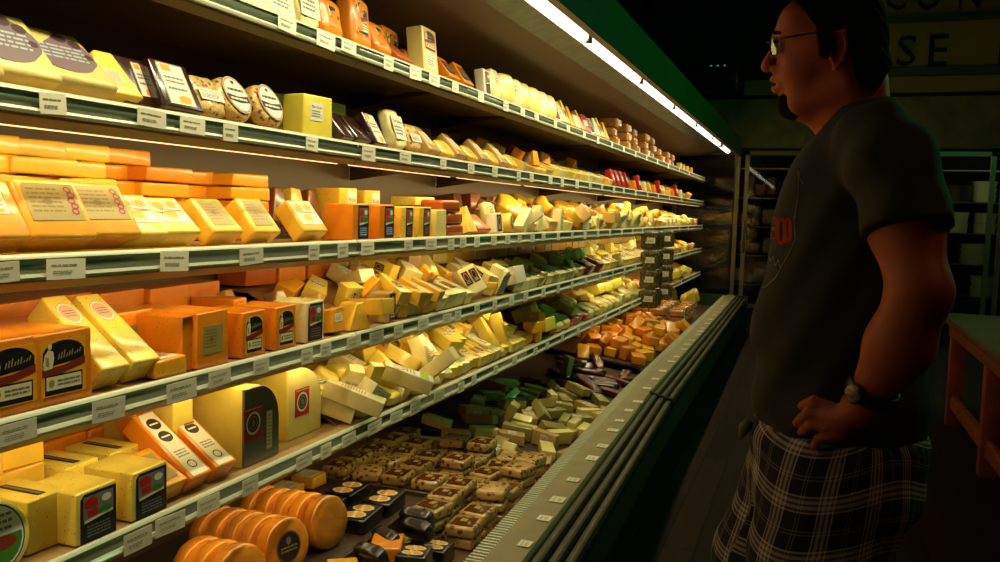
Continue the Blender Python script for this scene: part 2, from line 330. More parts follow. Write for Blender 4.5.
# air grille: upright slats between goods and rail
g = bmesh.new(); yy = .3
while yy < Y1 - .1:
    st = .02 if yy < 4 else .03
    box_bm((-.91, yy, .36), (-.86, yy + st * .42, DZ - .004), g); yy += st
box_bm((-.918, Y0, DK), (-.912, 4.43, .40), g); box_bm((-.918, 4.43, DK), (-.912, Y1, .40), g)
cpart('air_grille', g, M_rail)
cpart('grille_backing', box_bm((-.911, Y0, .30), (-.862, Y1, .40)), M_blk)
cpart('front_rail', extr([(-.862, DZ), (-.765, DZ - .002), (-.758, DZ - .012), (-.758, DZ - .03), (-.862, DZ - .03)], Y0, Y1), M_plate)
for i in range(3):
    x = -.752 + i * .037; z = DZ - .014 - i * .012
    cpart('bumper', extr([(x, z - .03), (x, z - .004), (x + .006, z), (x + .02, z), (x + .026, z - .004), (x + .026, z - .03)], Y0, Y1), M_bump)
cpart('bumper_channel', extr([(-.762, .44 - .02), (-.65, .40 - .02), (-.65, .36), (-.762, .36)], Y0, Y1), M_bump2)
cpart('bumper_joint', extr([(-.765, DZ + .001), (-.755, DZ - .006), (-.645, .425), (-.643, .37), (-.66, .37), (-.765, .4)], 4.42, 4.45), M_bump2)
cpart('kick_panel', extr([(-.67, .37), (-.66, .37), (-.70, .12), (-.71, .12)], Y0, Y1), M_green)
cpart('toe_kick', extr([(-.80, .125), (-.79, .125), (-.79, 0), (-.80, 0)], Y0, Y1), M_blk)
cpart('end_panel', box_bm((XB - .05, Y1, .0), (-.70, Y1 + .04, .45)), M_green)
# canopy
cpart('canopy', extr([(XB, 2.30), (-.86, 2.30), (-.86, 2.27), (-1.06, 2.2), (-1.10, 2.175), (-1.19, 2.152), (-1.20, 2.145), (-1.30, 2.12), (-1.315, 2.108), (XB, 2.10)], Y0, Y1), M_case)
cpart('reflector', extr([(-1.05, 2.192), (-.90, 2.2), (-.90, 2.19), (-1.05, 2.18), (-1.10, 2.168), (-1.188, 2.145), (-1.19, 2.15), (-1.10, 2.172)], Y0, Y1), M_steel)
cpart('canopy_fascia', extr([(-.868, 2.30), (-.858, 2.30), (-.862, 2.106), (-.874, 2.1), (-.878, 2.106), (-.874, 2.2)], Y0, Y1), [M_fascia])
cpart('fascia_lip', extr([(-.905, 2.104), (-.862, 2.098), (-.862, 2.106), (-.905, 2.112)], Y0, Y1), mat('brown lip', (96, 70, 30), .5))
tubes = [(-.25, 1.22), (1.25, 2.44), (2.47, 3.70), (3.73, 4.9), (4.93, 6.1), (6.13, 7.3), (7.33, 8.5), (8.53, 9.3), (9.45, 10.35)]
M_tube = mat('lit tube', (1.0, .93, .72), emit=TUBE_E)
for a, b in tubes:
    o = cpart('light_tube', tube_bm([(-1.0, a, 2.152), (-1.0, b, 2.152)], .026, 14), M_tube)
    for y in (a, b): new_obj('tube_socket', bm_mesh(box_bm((-1.03, y - .01, 2.13), (-.97, y + .01, 2.184))), o, m=M_shelf)
# shelf brackets, plug holes in the underside
# shelves in sections
M_strip = mat('lit shelf lamp', (1.0, .76, .36), emit=1.3)
cuts = [Y0, 2.217, 3.04, 3.87, 5.52, 7.17, 8.82, Y1]
ORD = {1: 'top', 2: 'second', 3: 'third', 4: 'fourth', 5: 'lowest'}
NTH = ['nearest', 'second', 'third', 'fourth', 'fifth', 'sixth', 'farthest']
for k, z in LIP.items():
    for i in range(7):
        a, b = cuts[i] + .002, cuts[i + 1] - .002; yc = (a + b) / 2
        s = empty('display_shelf', (XF, yc, z)); l = lambda p: [(x - XF, zz - z) for x, zz in p]
        tag(s, f'cream enamelled {ORD[k]} shelf of the cheese case, {NTH[i]} section along the run', 'shelf', 'shelves of the cheese case')
        t = .038 if k > 1 else .028
        new_obj('shelf_deck', bm_mesh(extr(l([(XB + .002, z - .006), (XF - .004, z - .006), (XF - .004, z - .05), (XF - .02, z - .066), (XF - .05, z - .05), (XF - .09, z - .024), (XB + .002, z - .024)]), a - yc, b - yc), angle=40), s, m=M_shelf)
        bm = extr(l([(XF - .004, z - .008), (XF - .006, z - .001), (XF - .001, z), (XF + .004, z - .003), (XF + .006, z - .008)]), a - yc, b - yc)
        extr(l([(XF - .002, z - .034), (XF + .009, z - .035), (XF + .012, z - .04), (XF + .010, z - .0455), (XF - .002, z - .045)]), a - yc, b - yc, bm)
        new_obj('price_rail', bm_mesh(bm, angle=40), s, m=M_rail)
        new_obj('rail_channel', bm_mesh(extr(l([(XF - .003, z - .007), (XF + .001, z - .008), (XF + .002, z - .034), (XF - .003, z - .035)]), a - yc, b - yc)), s, m=M_chan)
        for y in ([a + .03] if i == 0 else [b - .03]):
            new_obj('bracket', bm_mesh(extr([(XB + .003 - XF, -.024), (-.14, -.024), (-.14, -.034), (XB + .003 - XF, -.085)], y - yc - .002, y - yc + .002)), s, m=M_case)
        if k == 2 or (k in (3, 4) and i != 3) or (k == 5 and i in (0, 1, 4, 5)):
            new_obj('shelf_lamp', bm_mesh(extr(l([(XF - .048, z - .0505), (XF - .040, z - .0545), (XF - .050, z - .066), (XF - .058, z - .0585)]), a - yc + .03, b - yc - .03)), s, m=M_strip)
def price_tag(x, y, z, w, h, tiltz=0, flat_=False):
    o = new_obj('price_tag', bm_mesh(box_bm((0, -w / 2, -h), (.0012, w / 2, 0)), smooth=False), None, (x, y, z), M_tag)
    A = Lab(); A.lines(-w * .05, -h * .3, w * .7, h * .13, 1, 'fa', 3, int(y * 50)); A.lines(-w * .1, -h * .65, w * .5, h * .2, 2, 'fa', 3, int(y * 31))
    p = A.build('print', o); p.location = (.0008, 0, 0)
    if flat_: o.rotation_euler = (0, rad(-84), 0)
    else: o.rotation_euler = (rad(tiltz), 0, 0)
    return o
TAGS = []
tagpx = {1: [283, 322, 345, 385, 412, 431, 452, 478, 503, 520, 534, 553, 566, 582, 596, 610, 622, 634, 645, 656, 667, 678, 688],
         2: [47, 147, 188, 226, 308, 365, 402, 440, 468, 492, 516, 529, 548, 560, 575, 588, 600, 612, 622, 634, 646, 657, 668, 680],
         3: [-2, 61, 170, 247, 310, 339, 364, 405, 428, 448, 460, 474, 491, 505, 517, 530, 541, 556, 570, 583, 596, 608, 620, 631, 641, 678, 687],
         4: [12, 104, 177, 215, 257, 303, 322, 350, 373, 395, 420, 444, 455, 474, 492, 509, 523, 541, 556, 570, 584, 598, 611, 623, 634, 644, 676, 688],
         5: [133, 166, 204, 246, 300, 322, 345, 371, 393, 412, 436, 458, 471, 493, 512, 533, 545, 560, 576, 590, 604, 618, 630, 641, 680]}
rt = random.Random(4)
for k, L in tagpx.items():
    for px in L:
        y = yat(px, XF, LIP[k] - .025); w = rt.uniform(.075, .092) if px < 450 and rt.random() < .75 else rt.uniform(.05, .065)
        hh = rt.uniform(.034, .042)
        o = price_tag(XF + .0125, y, LIP[k] - rt.uniform(.006, .011), w, hh, rt.uniform(-3, 3)); TAGS.append((o, k))
yy = 1.0
while yy < 9.6:
    o = price_tag(-.81 + bend(yy) + rt.uniform(-.008, .008), yy, DZ + .0005, rt.uniform(.035, .06), rt.uniform(.035, .05), flat_=True); o.rotation_euler = (0, rad(-90), 0); o.location.z = DZ + .001
    TAGS.append((o, 6)); yy += rt.uniform(.16, .3) * (1 if yy < 4 else 1.2)
# tray and low divider wall in the deck
# ------------------------------------------------------------------ goods: kinds
KIND = {}; PROTO = {}; ITEMS = []; PLACE = {}; NST = {}      # ITEMS: (root, description, zone)
def K(key, name, shape, w, d, h, m, desc, lab=None, cat='cheese', **kw): KIND[key] = dict(name=name, shape=shape, w=w, d=d, h=h, m=m, desc=desc, lab=lab, cat=cat, kw=kw)
def build(key):
    k = KIND[key]; w, d, h, s = k['w'], k['d'], k['h'], k['shape']; kw = k['kw']; m = ch(k['m']) if isinstance(k['m'], str) else k['m']
    if s == 'box': me = rbox(w, d, h, kw.get('r', .006), kw.get('tw', 1), kw.get('td', 1), 3, kw.get('wob', .002), len(KIND))
    elif s == 'pil': me = pillow(w, d, h, kw.get('e', .35), kw.get('nz', .004), hash(w + h * 7) % 97, fs=kw.get('fs', 30))
    elif s == 'disc': me = disc_mesh(h / 2, d, wr=kw.get('wr', .02), bev=kw.get('bev', .006))
    elif s == 'rind':
        n = 10; R = kw.get('R', .6); pts = [(-w / 2, 0), (w / 2 * .96, 0), (w / 2, h * .04)] + [(w / 2 - w * R + w * R * math.cos(t * math.pi / 2 / n), h * .5 + h * .5 * math.sin(t * math.pi / 2 / n)) for t in range(n + 1)] + [(-w / 2, h)]
        bm = bmesh.new(); a = [bm.verts.new((-d, y, z)) for y, z in pts]; b = [bm.verts.new((-.006, y, z)) for y, z in pts]; q = len(pts)
        for i in range(q): bm.faces.new((a[i], a[(i + 1) % q], b[(i + 1) % q], b[i]))
        bm.faces.new(a[::-1]); bm.faces.new(b); bmesh.ops.recalc_face_normals(bm, faces=bm.faces); me = bm_mesh(bm, angle=35)
    o = new_obj(k['name'], me, m=m)
    if s == 'rind':
        bm = bmesh.new(); f = .86 
        for x0, x1 in ((-.007, 0),):
            a = [bm.verts.new((x0, y, z)) for y, z in pts]; b = [bm.verts.new((x1, y * .97 - .0, z * .985 + .001)) for y, z in pts]
            for i in range(q): bm.faces.new((a[i], a[(i + 1) % q], b[(i + 1) % q], b[i]))
            bm.faces.new(a[::-1]); bm.faces.new(b)
        bmesh.ops.recalc_face_normals(bm, faces=bm.faces); r = new_obj('rind', bm_mesh(bm, angle=35), o, m=ch(kw['rind'])); r['label'] = kw['rind'] + ' rind'
    if s == 'pil' and kw.get('seal'):
        bm = bmesh.new(); n = 40; rr = []
        for f, x in ((.98, 0), (1.10, .001)):
            rr.append([bm.verts.new((-d / 2 + x + .002 * noise.noise(Vector((t, f * 9, 0))), f * w / 2 * math.copysign(abs(math.cos(2 * math.pi * t / n)) ** .3, math.cos(2 * math.pi * t / n)), h / 2 + f * h / 2 * math.copysign(abs(math.sin(2 * math.pi * t / n)) ** .3, math.sin(2 * math.pi * t / n)))) for t in range(n)])
        for t in range(n): bm.faces.new((rr[0][t], rr[0][(t + 1) % n], rr[1][(t + 1) % n], rr[1][t]))
        e = new_obj('seal_edge', bm_mesh(bm), o, m=M_film); so = e.modifiers.new('s', 'SOLIDIFY'); so.thickness = .0008
    for L in ([k['lab']] if isinstance(k['lab'], tuple) else (k['lab'] or [])):
        st, lw, lh, zc = L[:4]; yo = L[4] if len(L) > 4 else 0
        art(st, o, lw * w, lh * h, zc * h, x=kw.get('lx', .0008), y=yo * w)
    if kw.get('toplab'):
        st, lw, lh = kw['toplab']; a = art(st, o, lw * w, lh * d, h + .0006, x=-d / 2); a.rotation_euler = (0, rad(-90), 0)
    if kw.get('lid'):
        bm = tube_bm([(-d / 2 - .0, 0, h * .93), (-d / 2, 0, h * .995), (-d / 2, 0, h * 1.0)], [w * .52, w * .52, w * .5], 20); new_obj('lid', bm_mesh(bm, angle=40), o, m=M_film)
    return o
M_hb = mat('speckled bag film', (70, 64, 34), .3, coat=.4, var=.5, vscale=30, speck=((170, 140, 60), 50, .3))
M_film = mat('clear film', (210, 206, 180), .12, coat=.6, trans=.6)
def place(key, loc, lean=0, yaw=0, roll=0, zone=None, extra='', quat=None, sc=None):
    k = KIND[key]
    if key in PROTO: o = copy_tree(PROTO[key])
    else: o = build(key); PROTO[key] = o
    if quat is not None: o.rotation_mode = 'QUATERNION'; o.rotation_quaternion = quat; o.location = loc
    else:
        o.rotation_mode = 'QUATERNION'
        o.rotation_quaternion = (Matrix.Rotation(rad(yaw), 3, 'Z') @ Matrix.Rotation(rad(-lean), 3, 'Y') @ Matrix.Rotation(rad(roll), 3, 'X')).to_quaternion(); o.location = loc
    if sc: o.scale = (sc,) * 3
    ITEMS.append((o, (k['desc'] + ' ' + extra).strip(), zone, k['cat'])); return o
def S(shelf, px, key, X=-1.295, lean=0, yaw=0, roll=0, dz=0, zone=None, sc=None):
    """on a shelf, front bottom centre at image column px"""
    d = KIND[key]['d']; w = KIND[key]['w']
    z = SH[shelf] + .0015 + dz + abs(d * math.sin(rad(lean))) * (1 if lean > 0 else 0) + abs(w / 2 * math.sin(rad(roll)))
    y = yat(px, X, z); return place(key, Vector((X, y, z)), lean, yaw, roll, zone or ('s', shelf), sc=sc)
M_stripe = mat('marbled brown pack', (188, 152, 84), .2, coat=1, var=.2, vscale=40, bump=.5, bscale=45, speck=((104, 54, 18), 44, .42))
M_marb = mat('marbled grey pack', (200, 168, 100), .4, coat=.35, var=.45, vscale=18, bump=.4, bscale=24, speck=((104, 86, 80), 16, .55))
M_nut = mat('nut crusted cheese', (202, 168, 90), .4, coat=.5, var=.2, vscale=60, bump=.9, bscale=90, speck=((110, 66, 26), 70, .4))
M_wrap = mat('wrinkled orange film', (236, 150, 36), .22, coat=.8, var=.14, vscale=16, bump=.8, bscale=16)
M_choc = mat('brown film block', (54, 26, 18), .2, coat=.9, var=.1, bump=.3, bscale=24)
M_clear = mat('clear tub orange filling', (190, 130, 60), .15, coat=1, var=.25, vscale=30, bump=.3, bscale=40)
cat = 'cheese'
# third shelf
K('slab_y', 'cheese_slab', 'box', .15, .17, .036, 'gold', 'thick pale gold cheese slab lying flat')
K('slab_o', 'cheese_slab', 'box', .16, .17, .036, 'amber', 'amber cheese slab lying flat')
K('slab_d', 'cheese_slab', 'box', .16, .17, .036, 'orange', 'deep orange cheese slab lying flat')
K('brick_scroll', 'cheese_brick', 'box', .138, .06, .125, 'amber', 'big amber cheese brick with tan label and crimson scroll', ('scroll', .82, .62, .6), r=.009)
K('brick_black', 'cheese_brick', 'box', .115, .06, .12, 'amber', 'amber cheese brick with black edged white label', ('choc', .6, .4, .6), r=.009)
K('brick_logo', 'cheese_brick', 'box', .105, .05, .11, 'yellow', 'yellow cheese brick with white and orange round logo', ('logo', .9, .62, .6), r=.008)
K('brick_logo_o', 'cheese_brick', 'box', .12, .05, .11, 'gold', 'gold cheese brick with white and orange round logo', ('logo', .9, .7, .58), r=.008)
K('brick_olive', 'cheese_brick', 'box', .112, .05, .11, 'gold', 'gold cheese brick with pale olive printed label', ('olive', .72, .7, .55), r=.008)
K('tall_bpanel', 'cheese_block', 'box', .10, .10, .112, 'orange', 'orange cheese block with black label, red top and blue foot', ('bpanel', .62, .9, .5, .12), r=.004)
K('tall_rpanel', 'cheese_block', 'box', .10, .10, .108, 'gold_g', 'herb speckled cheese block with narrow dark maroon label', ('rpanel', .5, .92, .5, .1), r=.004)
K('tall_plain', 'cheese_block', 'box', .09, .10, .10, 'pale', 'plain pale cheese block standing upright', r=.004)
K('tall_speck', 'cheese_block', 'box', .11, .09, .13, 'gold_s', 'tall seed speckled golden cheese block with white label', [('card', .5, .86, .5, .2)], r=.004)
K('tall_speck2', 'cheese_block', 'box', .08, .05, .11, 'gold_s', 'seed speckled golden cheese wedge leaning back', tw=.6, r=.004)
K('dark_wedge', 'cheese_wedge', 'box', .08, .05, .11, 'brown', 'dark brown rinded cheese wedge leaning back', tw=.5)
K('log_cream', 'cheese_log', 'box', .16, .11, .036, 'yellow_s', 'long cream cheese log with speckled end lying in a stack')
K('log_brown', 'cheese_log', 'box', .15, .10, .045, 'rust', 'rust brown smoked cheese log in shiny wrap', r=.014)
K('cream_wedge', 'cheese_wedge', 'box', .11, .045, .11, 'yellow', 'yellow cheese wedge in clear wrap leaning', tw=.25, r=.003)
K('green_pack', 'cheese_pack', 'pil', .12, .05, .10, 'cream', 'cream pack with green printed leaves', [('green', .7, .6, .55)], e=.4, lx=.0)
K('white_wine', 'cheese_wedge', 'box', .09, .05, .09, 'ivory', 'white wedge with dark wine label', ('wine', .6, .8, .5), tw=.8)
K('round_face', 'cheese_round', 'disc', .09, .05, .09, 'yellow', 'small yellow round standing on edge with dark label', ('disc', .7, .7, .5))
K('ivory_sl', 'cheese_wedge', 'box', .045, .05, .13, 'cream', 'slim cream cheese wedge leaning back', tw=.55, r=.003)
K('ivory_lab', 'cheese_wedge', 'box', .07, .05, .12, 'cream', 'cream cheese wedge with white printed label leaning back', ('card', .8, .5, .5), tw=.7, r=.003)
K('yel_sl', 'cheese_wedge', 'box', .05, .05, .14, 'yellow', 'long yellow cheese sliver with wine label leaning back', ('wine', .5, .3, .4), tw=.5, r=.003)
K('yel_lab', 'cheese_wedge', 'box', .07, .05, .13, 'yellow', 'yellow cheese wedge with oval label leaning back', ('oval', .7, .4, .5), tw=.8, r=.003)
K('gold_sl', 'cheese_wedge', 'box', .05, .045, .13, 'gold', 'slim golden cheese wedge leaning back', ('strip', .6, .35, .45), tw=.5, r=.003)
K('or_sl', 'cheese_wedge', 'box', .06, .045, .12, 'amber', 'amber cheese wedge leaning back', tw=.5, r=.003)
K('or_ch', 'cheese_chunk', 'box', .09, .06, .07, 'orange', 'orange cheese chunk without label', r=.004, tw=.9, wob=.004)
K('am_ch', 'cheese_chunk', 'box', .085, .055, .07, 'amber', 'amber cheese chunk with small white label', ('card', .6, .5, .5), r=.004, td=.6, wob=.004)
K('yel_ch', 'cheese_chunk', 'box', .08, .055, .07, 'yellow', 'yellow cheese chunk with small oval label', ('oval', .6, .6, .5), r=.004, td=.7, wob=.004)
K('cr_ch', 'cheese_chunk', 'box', .08, .05, .08, 'cream', 'cream cheese chunk with white label', ('card', .7, .5, .5), r=.004, td=.8)
K('cr_dark', 'cheese_block', 'box', .09, .06, .12, 'cream', 'cream cheese block with two dark square labels', [('wine', .36, .5, .6, -.23), ('wine', .36, .5, .6, .23)], r=.004)
K('cr_tall', 'cheese_block', 'box', .08, .08, .13, 'ivory', 'tall ivory cheese block standing upright', ('silver', .3, .6, .4, .3), r=.004)
K('silver', 'cheese_wedge', 'box', .09, .08, .12, 'cream', 'cream wedge with silver and blue striped wrapper', ('silver', .9, .8, .45), tw=.4)
K('olive_ch', 'cheese_block', 'box', .09, .05, .09, 'olive', 'olive green cheese block with small label', ('card', .6, .5, .5))
K('green_ch', 'cheese_block', 'box', .09, .05, .09, 'green', 'green herb cheese block', ('dark', .5, .5, .5))
K('red_pan', 'cheese_block', 'box', .07, .06, .12, 'wine', 'wine red boxed cheese standing upright', ('wine', .9, .8, .5))
K('br_fig', 'cheese_block', 'box', .08, .07, .10, 'tan', 'tan cheese block with dark figure label', ('dark', .5, .8, .5, .2))
K('grey_w', 'cheese_wedge', 'box', .075, .06, .10, 'tan', 'grey brown cheese wedge with dark plum label', ('wine', .55, .9, .5, .2), tw=.8)
K('round_o', 'cheese_round', 'disc', .10, .05, .10, 'gold', 'golden round cheese standing at the back', None)
# second shelf
K('marb', 'cheese_pack', 'box', .18, .05, .135, 'pale', 'large pale cheese in clear film with mauve grey printing', ('mfilm', .86, .74, .54), tw=.78, r=.012, wob=.006)
K('bkbr', 'cheese_block', 'box', .14, .09, .17, 'brown', 'tall brown rinded cheese block at the back', tw=.8)
K('bkor', 'cheese_block', 'box', .13, .09, .18, 'rust', 'tall rust orange cheese block at the back', tw=.7)
K('bkyl', 'cheese_block', 'box', .12, .08, .17, 'gold', 'tall golden cheese block at the back', tw=.6)
K('marb_w', 'cheese_wedge', 'box', .12, .05, .10, 'yellow_s', 'speckled yellow wedge behind the marbled packs', ('strip', .4, .3, .4), tw=.4)
K('choc', 'fudge_block', 'box', .125, .035, .115, M_choc, 'dark brown block with white and orange label', ('choc', .7, .86, .52), r=.005)
K('choc_p', 'fudge_block', 'box', .11, .03, .11, M_choc, 'dark brown wrapped block with small orange corner label', ('choc', .4, .7, .56, .2), r=.005)
K('nut', 'cheese_pack', 'pil', .11, .045, .10, M_nut, 'nut crusted pack with plain white label', ('card', .8, .3, .45), e=.5, lx=.002)
K('ovalp', 'cheese_pack', 'pil', .12, .05, .115, M_nut, 'nut crusted round loaf with cream oval label', ('oval', .82, .86, .52), e=.8, lx=.001)
K('plain_y', 'cheese_block', 'box', .13, .07, .118, 'lemon', 'lemon yellow cheese block with small white label', ('card', .44, .42, .62, -.06), r=.006)
K('plain_y2', 'cheese_block', 'box', .16, .10, .13, 'lemon', 'plain lemon yellow cheese block', r=.006)
K('choc_s', 'fudge_bar', 'box', .10, .03, .10, M_choc, 'brown shiny wrapped bar leaning back', r=.006)
K('choc_l', 'fudge_bar', 'box', .09, .03, .115, M_choc, 'brown bar with tall white and orange label', ('choc', .8, .9, .5), r=.004)
K('bagw', 'snack_bag', 'pil', .11, .05, .14, 'cream', 'cream paper wrapped bag with white label', ('card', .9, .6, .5), e=.4, nz=.008, lx=.002)
K('tanlow', 'cheese_pack', 'box', .12, .04, .12, 'tan', 'tan wrapped wedge with pale label leaning back', ('strip', .6, .5, .5), tw=.6)
K('tanlow2', 'cheese_pack', 'pil', .12, .035, .08, 'gold', 'low golden vacuum pack leaning back', ('card', .5, .5, .5), e=.45, lx=-.001)
K('redp', 'cheese_pack', 'box', .09, .04, .12, 'red', 'red wrapped cheese stick pack leaning', ('card', .6, .3, .5))
K('bky', 'cheese_block', 'box', .16, .11, .07, 'gold', 'thick golden cheese block on the raised back step', r=.005)
K('bkc', 'cheese_block', 'box', .15, .11, .07, 'pale', 'thick pale cheese block on the raised back step', r=.005)
K('dark_orb', 'cheese_ball', 'pil', .12, .12, .12, 'black', 'black wax ball lying at the back', e=1, nz=.002)
K('dark_bag', 'cheese_pack', 'pil', .17, .06, .10, 'brown', 'dark brown vacuum pack pushed to the back', e=.4, nz=.006)
# top shelf
K('o_tall', 'cheese_block', 'pil', .13, .06, .16, 'orange', 'tall orange cheese in film with black label', [('arch', .6, .62, .55, -.02)], e=.35, lx=-.001)
K('o_med', 'cheese_block', 'pil', .12, .05, .11, 'orange', 'orange cheese in film with black and white label', [('arch', .6, .6, .5)], e=.4, lx=-.001)
K('o_slab', 'cheese_slab', 'box', .13, .03, .10, 'rust', 'rust orange cheese slab leaning', tw=.9)
K('be_tall', 'cheese_block', 'box', .13, .06, .16, 'pale', 'tall pale cheese block with brown and white labels', [('arch', .8, .42, .72), ('card', .7, .34, .28)], r=.006)
K('redc', 'cheese_pack', 'pil', .13, .05, .13, 'cream', 'cream rounded pack with red ring mark', ('redcirc', .5, .5, .5), e=.6, nz=.003, lx=-.0005)
K('cr_p', 'cheese_pack', 'pil', .13, .06, .13, 'pale', 'pale rounded pack without marks', e=.6, nz=.003)
K('bw', 'cheese_pack', 'box', .09, .04, .11, 'ivory', 'ivory pack with black and white label', ('panel', .6, .8, .5))
K('or_sm', 'cheese_block', 'box', .10, .04, .10, 'orange', 'orange block with dark label leaning back', ('dark', .8, .6, .5), r=.004)
K('tubc', 'clear_tub', 'box', .13, .13, .062, M_clear, 'clear tub of orange spread', ('redcirc', .5, .6, .5), cat='tub', r=.014)
K('white_c', 'cheese_pack', 'box', .12, .05, .09, 'ivory', 'ivory pack with a large white label', ('card', .9, .8, .5), r=.005)
# fourth shelf
K('arch', 'cheese_block', 'box', .128, .15, .135, 'orange_s', 'big orange cheese block with black arched label', ('arch', .78, .76, .52), r=.004)
K('arch_s', 'cheese_block', 'box', .088, .13, .115, 'orange_s', 'narrow orange cheese block with black arched label', ('arch', .8, .8, .5), r=.004)
K('olv', 'cheese_block', 'box', .105, .13, .13, 'orange_s', 'orange speckled cheese block with square olive label', ('olive', .62, .5, .5), r=.004)
K('o_plain', 'cheese_block', 'box', .055, .14, .125, 'orange_s', 'plain orange speckled cheese block standing', r=.004)
K('bk_big', 'cheese_block', 'box', .145, .11, .078, 'orange', 'large deep orange cheese block stacked at the back', r=.004)
K('bk_big2', 'cheese_block', 'box', .15, .11, .078, 'deep', 'large dark orange cheese block stacked at the back', r=.004)
K('pinko', 'cheese_wedge', 'box', .07, .06, .21, 'yellow_s', 'long yellow cheese wedge with pink oval label leaning', ('pinkoval', .78, .3, .74), tw=.9, r=.006)
K('lowo', 'cheese_block', 'box', .09, .09, .042, 'amber_s', 'low amber cheese block with red edged top label', toplab=('card', .8, .8), r=.006)
K('redb', 'cheese_block', 'box', .085, .11, .115, 'cream', 'cream cheese block with black label and red top', ('rpanel', .84, .9, .5), r=.004)
K('shrink', 'cheese_wedge', 'box', .10, .10, .085, 'gold', 'golden cheese wedge in crinkled clear film', tw=.35, td=.6, r=.004)
K('lowcard', 'cheese_wedge', 'box', .08, .07, .07, 'amber', 'amber cheese wedge with small white sticker', ('card', .6, .35, .6), td=.5, r=.004)
K('tan_w', 'cheese_wedge', 'box', .10, .06, .10, 'tan', 'tan cheese wedge tilted behind the labelled blocks', ('strip', .4, .5, .5), tw=.3)
K('long_y', 'cheese_wedge', 'box', .042, .05, .19, 'yellow', 'long thin yellow cheese wedge sloping forward', tw=.7, r=.003)
K('long_g', 'cheese_wedge', 'box', .045, .05, .19, 'gold', 'long thin golden cheese wedge sloping forward', tw=.7, r=.003)
K('long_w', 'cheese_wedge', 'box', .055, .05, .19, 'cream', 'long cream cheese wedge sloping forward', ('strip', .7, .5, .55), tw=.8, r=.003)
K('long_gr', 'cheese_wedge', 'box', .06, .05, .18, 'cream', 'long cream cheese wedge with green band label', ('green', .86, .86, .5), tw=.85, r=.003)
# fifth shelf
K('spk', 'cheese_block', 'box', .098, .13, .105, 'yellow_s', 'speckled pale cheese block with black label and red mark', ('panel', .9, .92, .48, .04), r=.004)
K('spk2', 'cheese_block', 'box', .09, .13, .105, 'yellow_s', 'speckled pale cheese block without front label', r=.004, toplab=('dstrip', .2, .8))
K('ptub', 'cheese_round', 'disc', .12, .05, .13, 'lemon', 'yellow round cheese with blue rimmed picture label', ('picture', .9, .9, .5), wr=.01)
K('longlab', 'cheese_brick', 'box', .07, .05, .21, 'orange', 'long orange cheese brick with white dairy label sloping forward', ('long', .82, .94, .5), r=.005)
K('longol', 'cheese_brick', 'box', .085, .05, .12, 'amber', 'short amber cheese brick with pale label sloping forward', ('olive', .7, .7, .5), r=.005)
K('wheel_d', 'cheese_quarter', 'rind', .15, .20, .20, 'yellow', 'huge cream cheese wedge with dark rind and red seal', [('ring', .5, .42, .54, -.26), ('strip', .16, .5, .38, .2)], rind='grey')
K('wheel_p', 'cheese_quarter', 'rind', .17, .20, .20, 'yellow', 'huge cream cheese wedge with pale rind and red seal', [('ring', .42, .4, .5, -.1)], rind='pale', R=.7)
K('wheel_s', 'cheese_quarter', 'box', .07, .22, .19, 'yellow', 'huge plain cream cheese slab with red seal on its edge', ('ring', .5, .36, .5, .3), r=.004)
K('pstack', 'cheese_block', 'box', .12, .10, .06, 'gold', 'pale gold cheese block stacked at the left', r=.005)
K('ostack', 'cheese_block', 'box', .12, .11, .055, 'orange', 'orange cheese block in a stack', r=.006)
K('ylab', 'cheese_pack', 'pil', .09, .045, .09, 'yellow', 'yellow vacuum pack with round label', ('oval', .6, .5, .5), e=.45, lx=-.001)
# deck
K('wheelw', 'round_cheese', 'disc', .15, .045, .155, M_wrap, 'orange cheese wheel in wrinkled film standing on edge', None, wr=.03, bev=.012)
K('wheell', 'round_cheese', 'disc', .15, .05, .155, M_wrap, 'orange cheese wheel with dark round label', ('disc', .56, .56, .5), wr=.03, bev=.012, lx=.001)
K('blackp', 'waxed_cheese', 'box', .14, .10, .045, 'black', 'black waxed cheese brick with orange seal on top', toplab=('seal', .9, .8), r=.006)
K('blacko', 'waxed_cheese', 'pil', .12, .05, .06, 'black', 'glossy black waxed cheese loaf', e=.6, nz=.003)
K('blackl', 'waxed_cheese', 'box', .08, .09, .05, 'black', 'black waxed cheese block with orange seal label', toplab=('seal', .9, .8), r=.006)
K('strip_p', 'smoked_pack', 'box', .108, .098, .038, M_stripe, 'marbled brown pack with olive patch label', toplab=('film', .74, .74), r=.010, wob=.003)
K('strip_q', 'smoked_pack', 'box', .108, .098, .038, M_stripe, 'plain marbled brown glossy pack', r=.012, wob=.004)
K('gb', 'cheese_brick', 'box', .06, .042, .14, 'olive', 'olive beige cheese brick with ringed label', ('oval', .8, .35, .6), r=.003)
K('gb2', 'cheese_brick', 'box', .065, .045, .12, 'tan', 'tan beige cheese brick', ('card', .7, .3, .5), r=.003)
K('gb3', 'cheese_brick', 'box', .06, .04, .13, 'pale', 'pale beige cheese brick', r=.003)
K('winp', 'sausage_pack', 'pil', .065, .035, .22, 'wine', 'wine dark vacuum packed sausage', ('strip', .5, .5, .5), cat='sausage', e=.5, lx=-.001)
K('dbr', 'sausage_pack', 'pil', .07, .04, .18, 'dark', 'dark brown vacuum pack', cat='sausage', e=.5)
K('oc', 'cheese_chunk', 'box', .11, .09, .06, 'orange', 'orange cheese chunk', r=.008)
K('oc2', 'cheese_chunk', 'box', .12, .085, .065, 'amber', 'golden orange cheese chunk', r=.008)
K('ivo', 'cheese_chunk', 'box', .11, .06, .035, 'ivory', 'ivory cheese piece in film', ('card', .6, .4, .5), r=.006)
K('bag', 'snack_bag', 'pil', .16, .07, .14, 'gold', 'yellow crinkled snack bag', e=.5, nz=.014, fs=18, cat='snack bag')
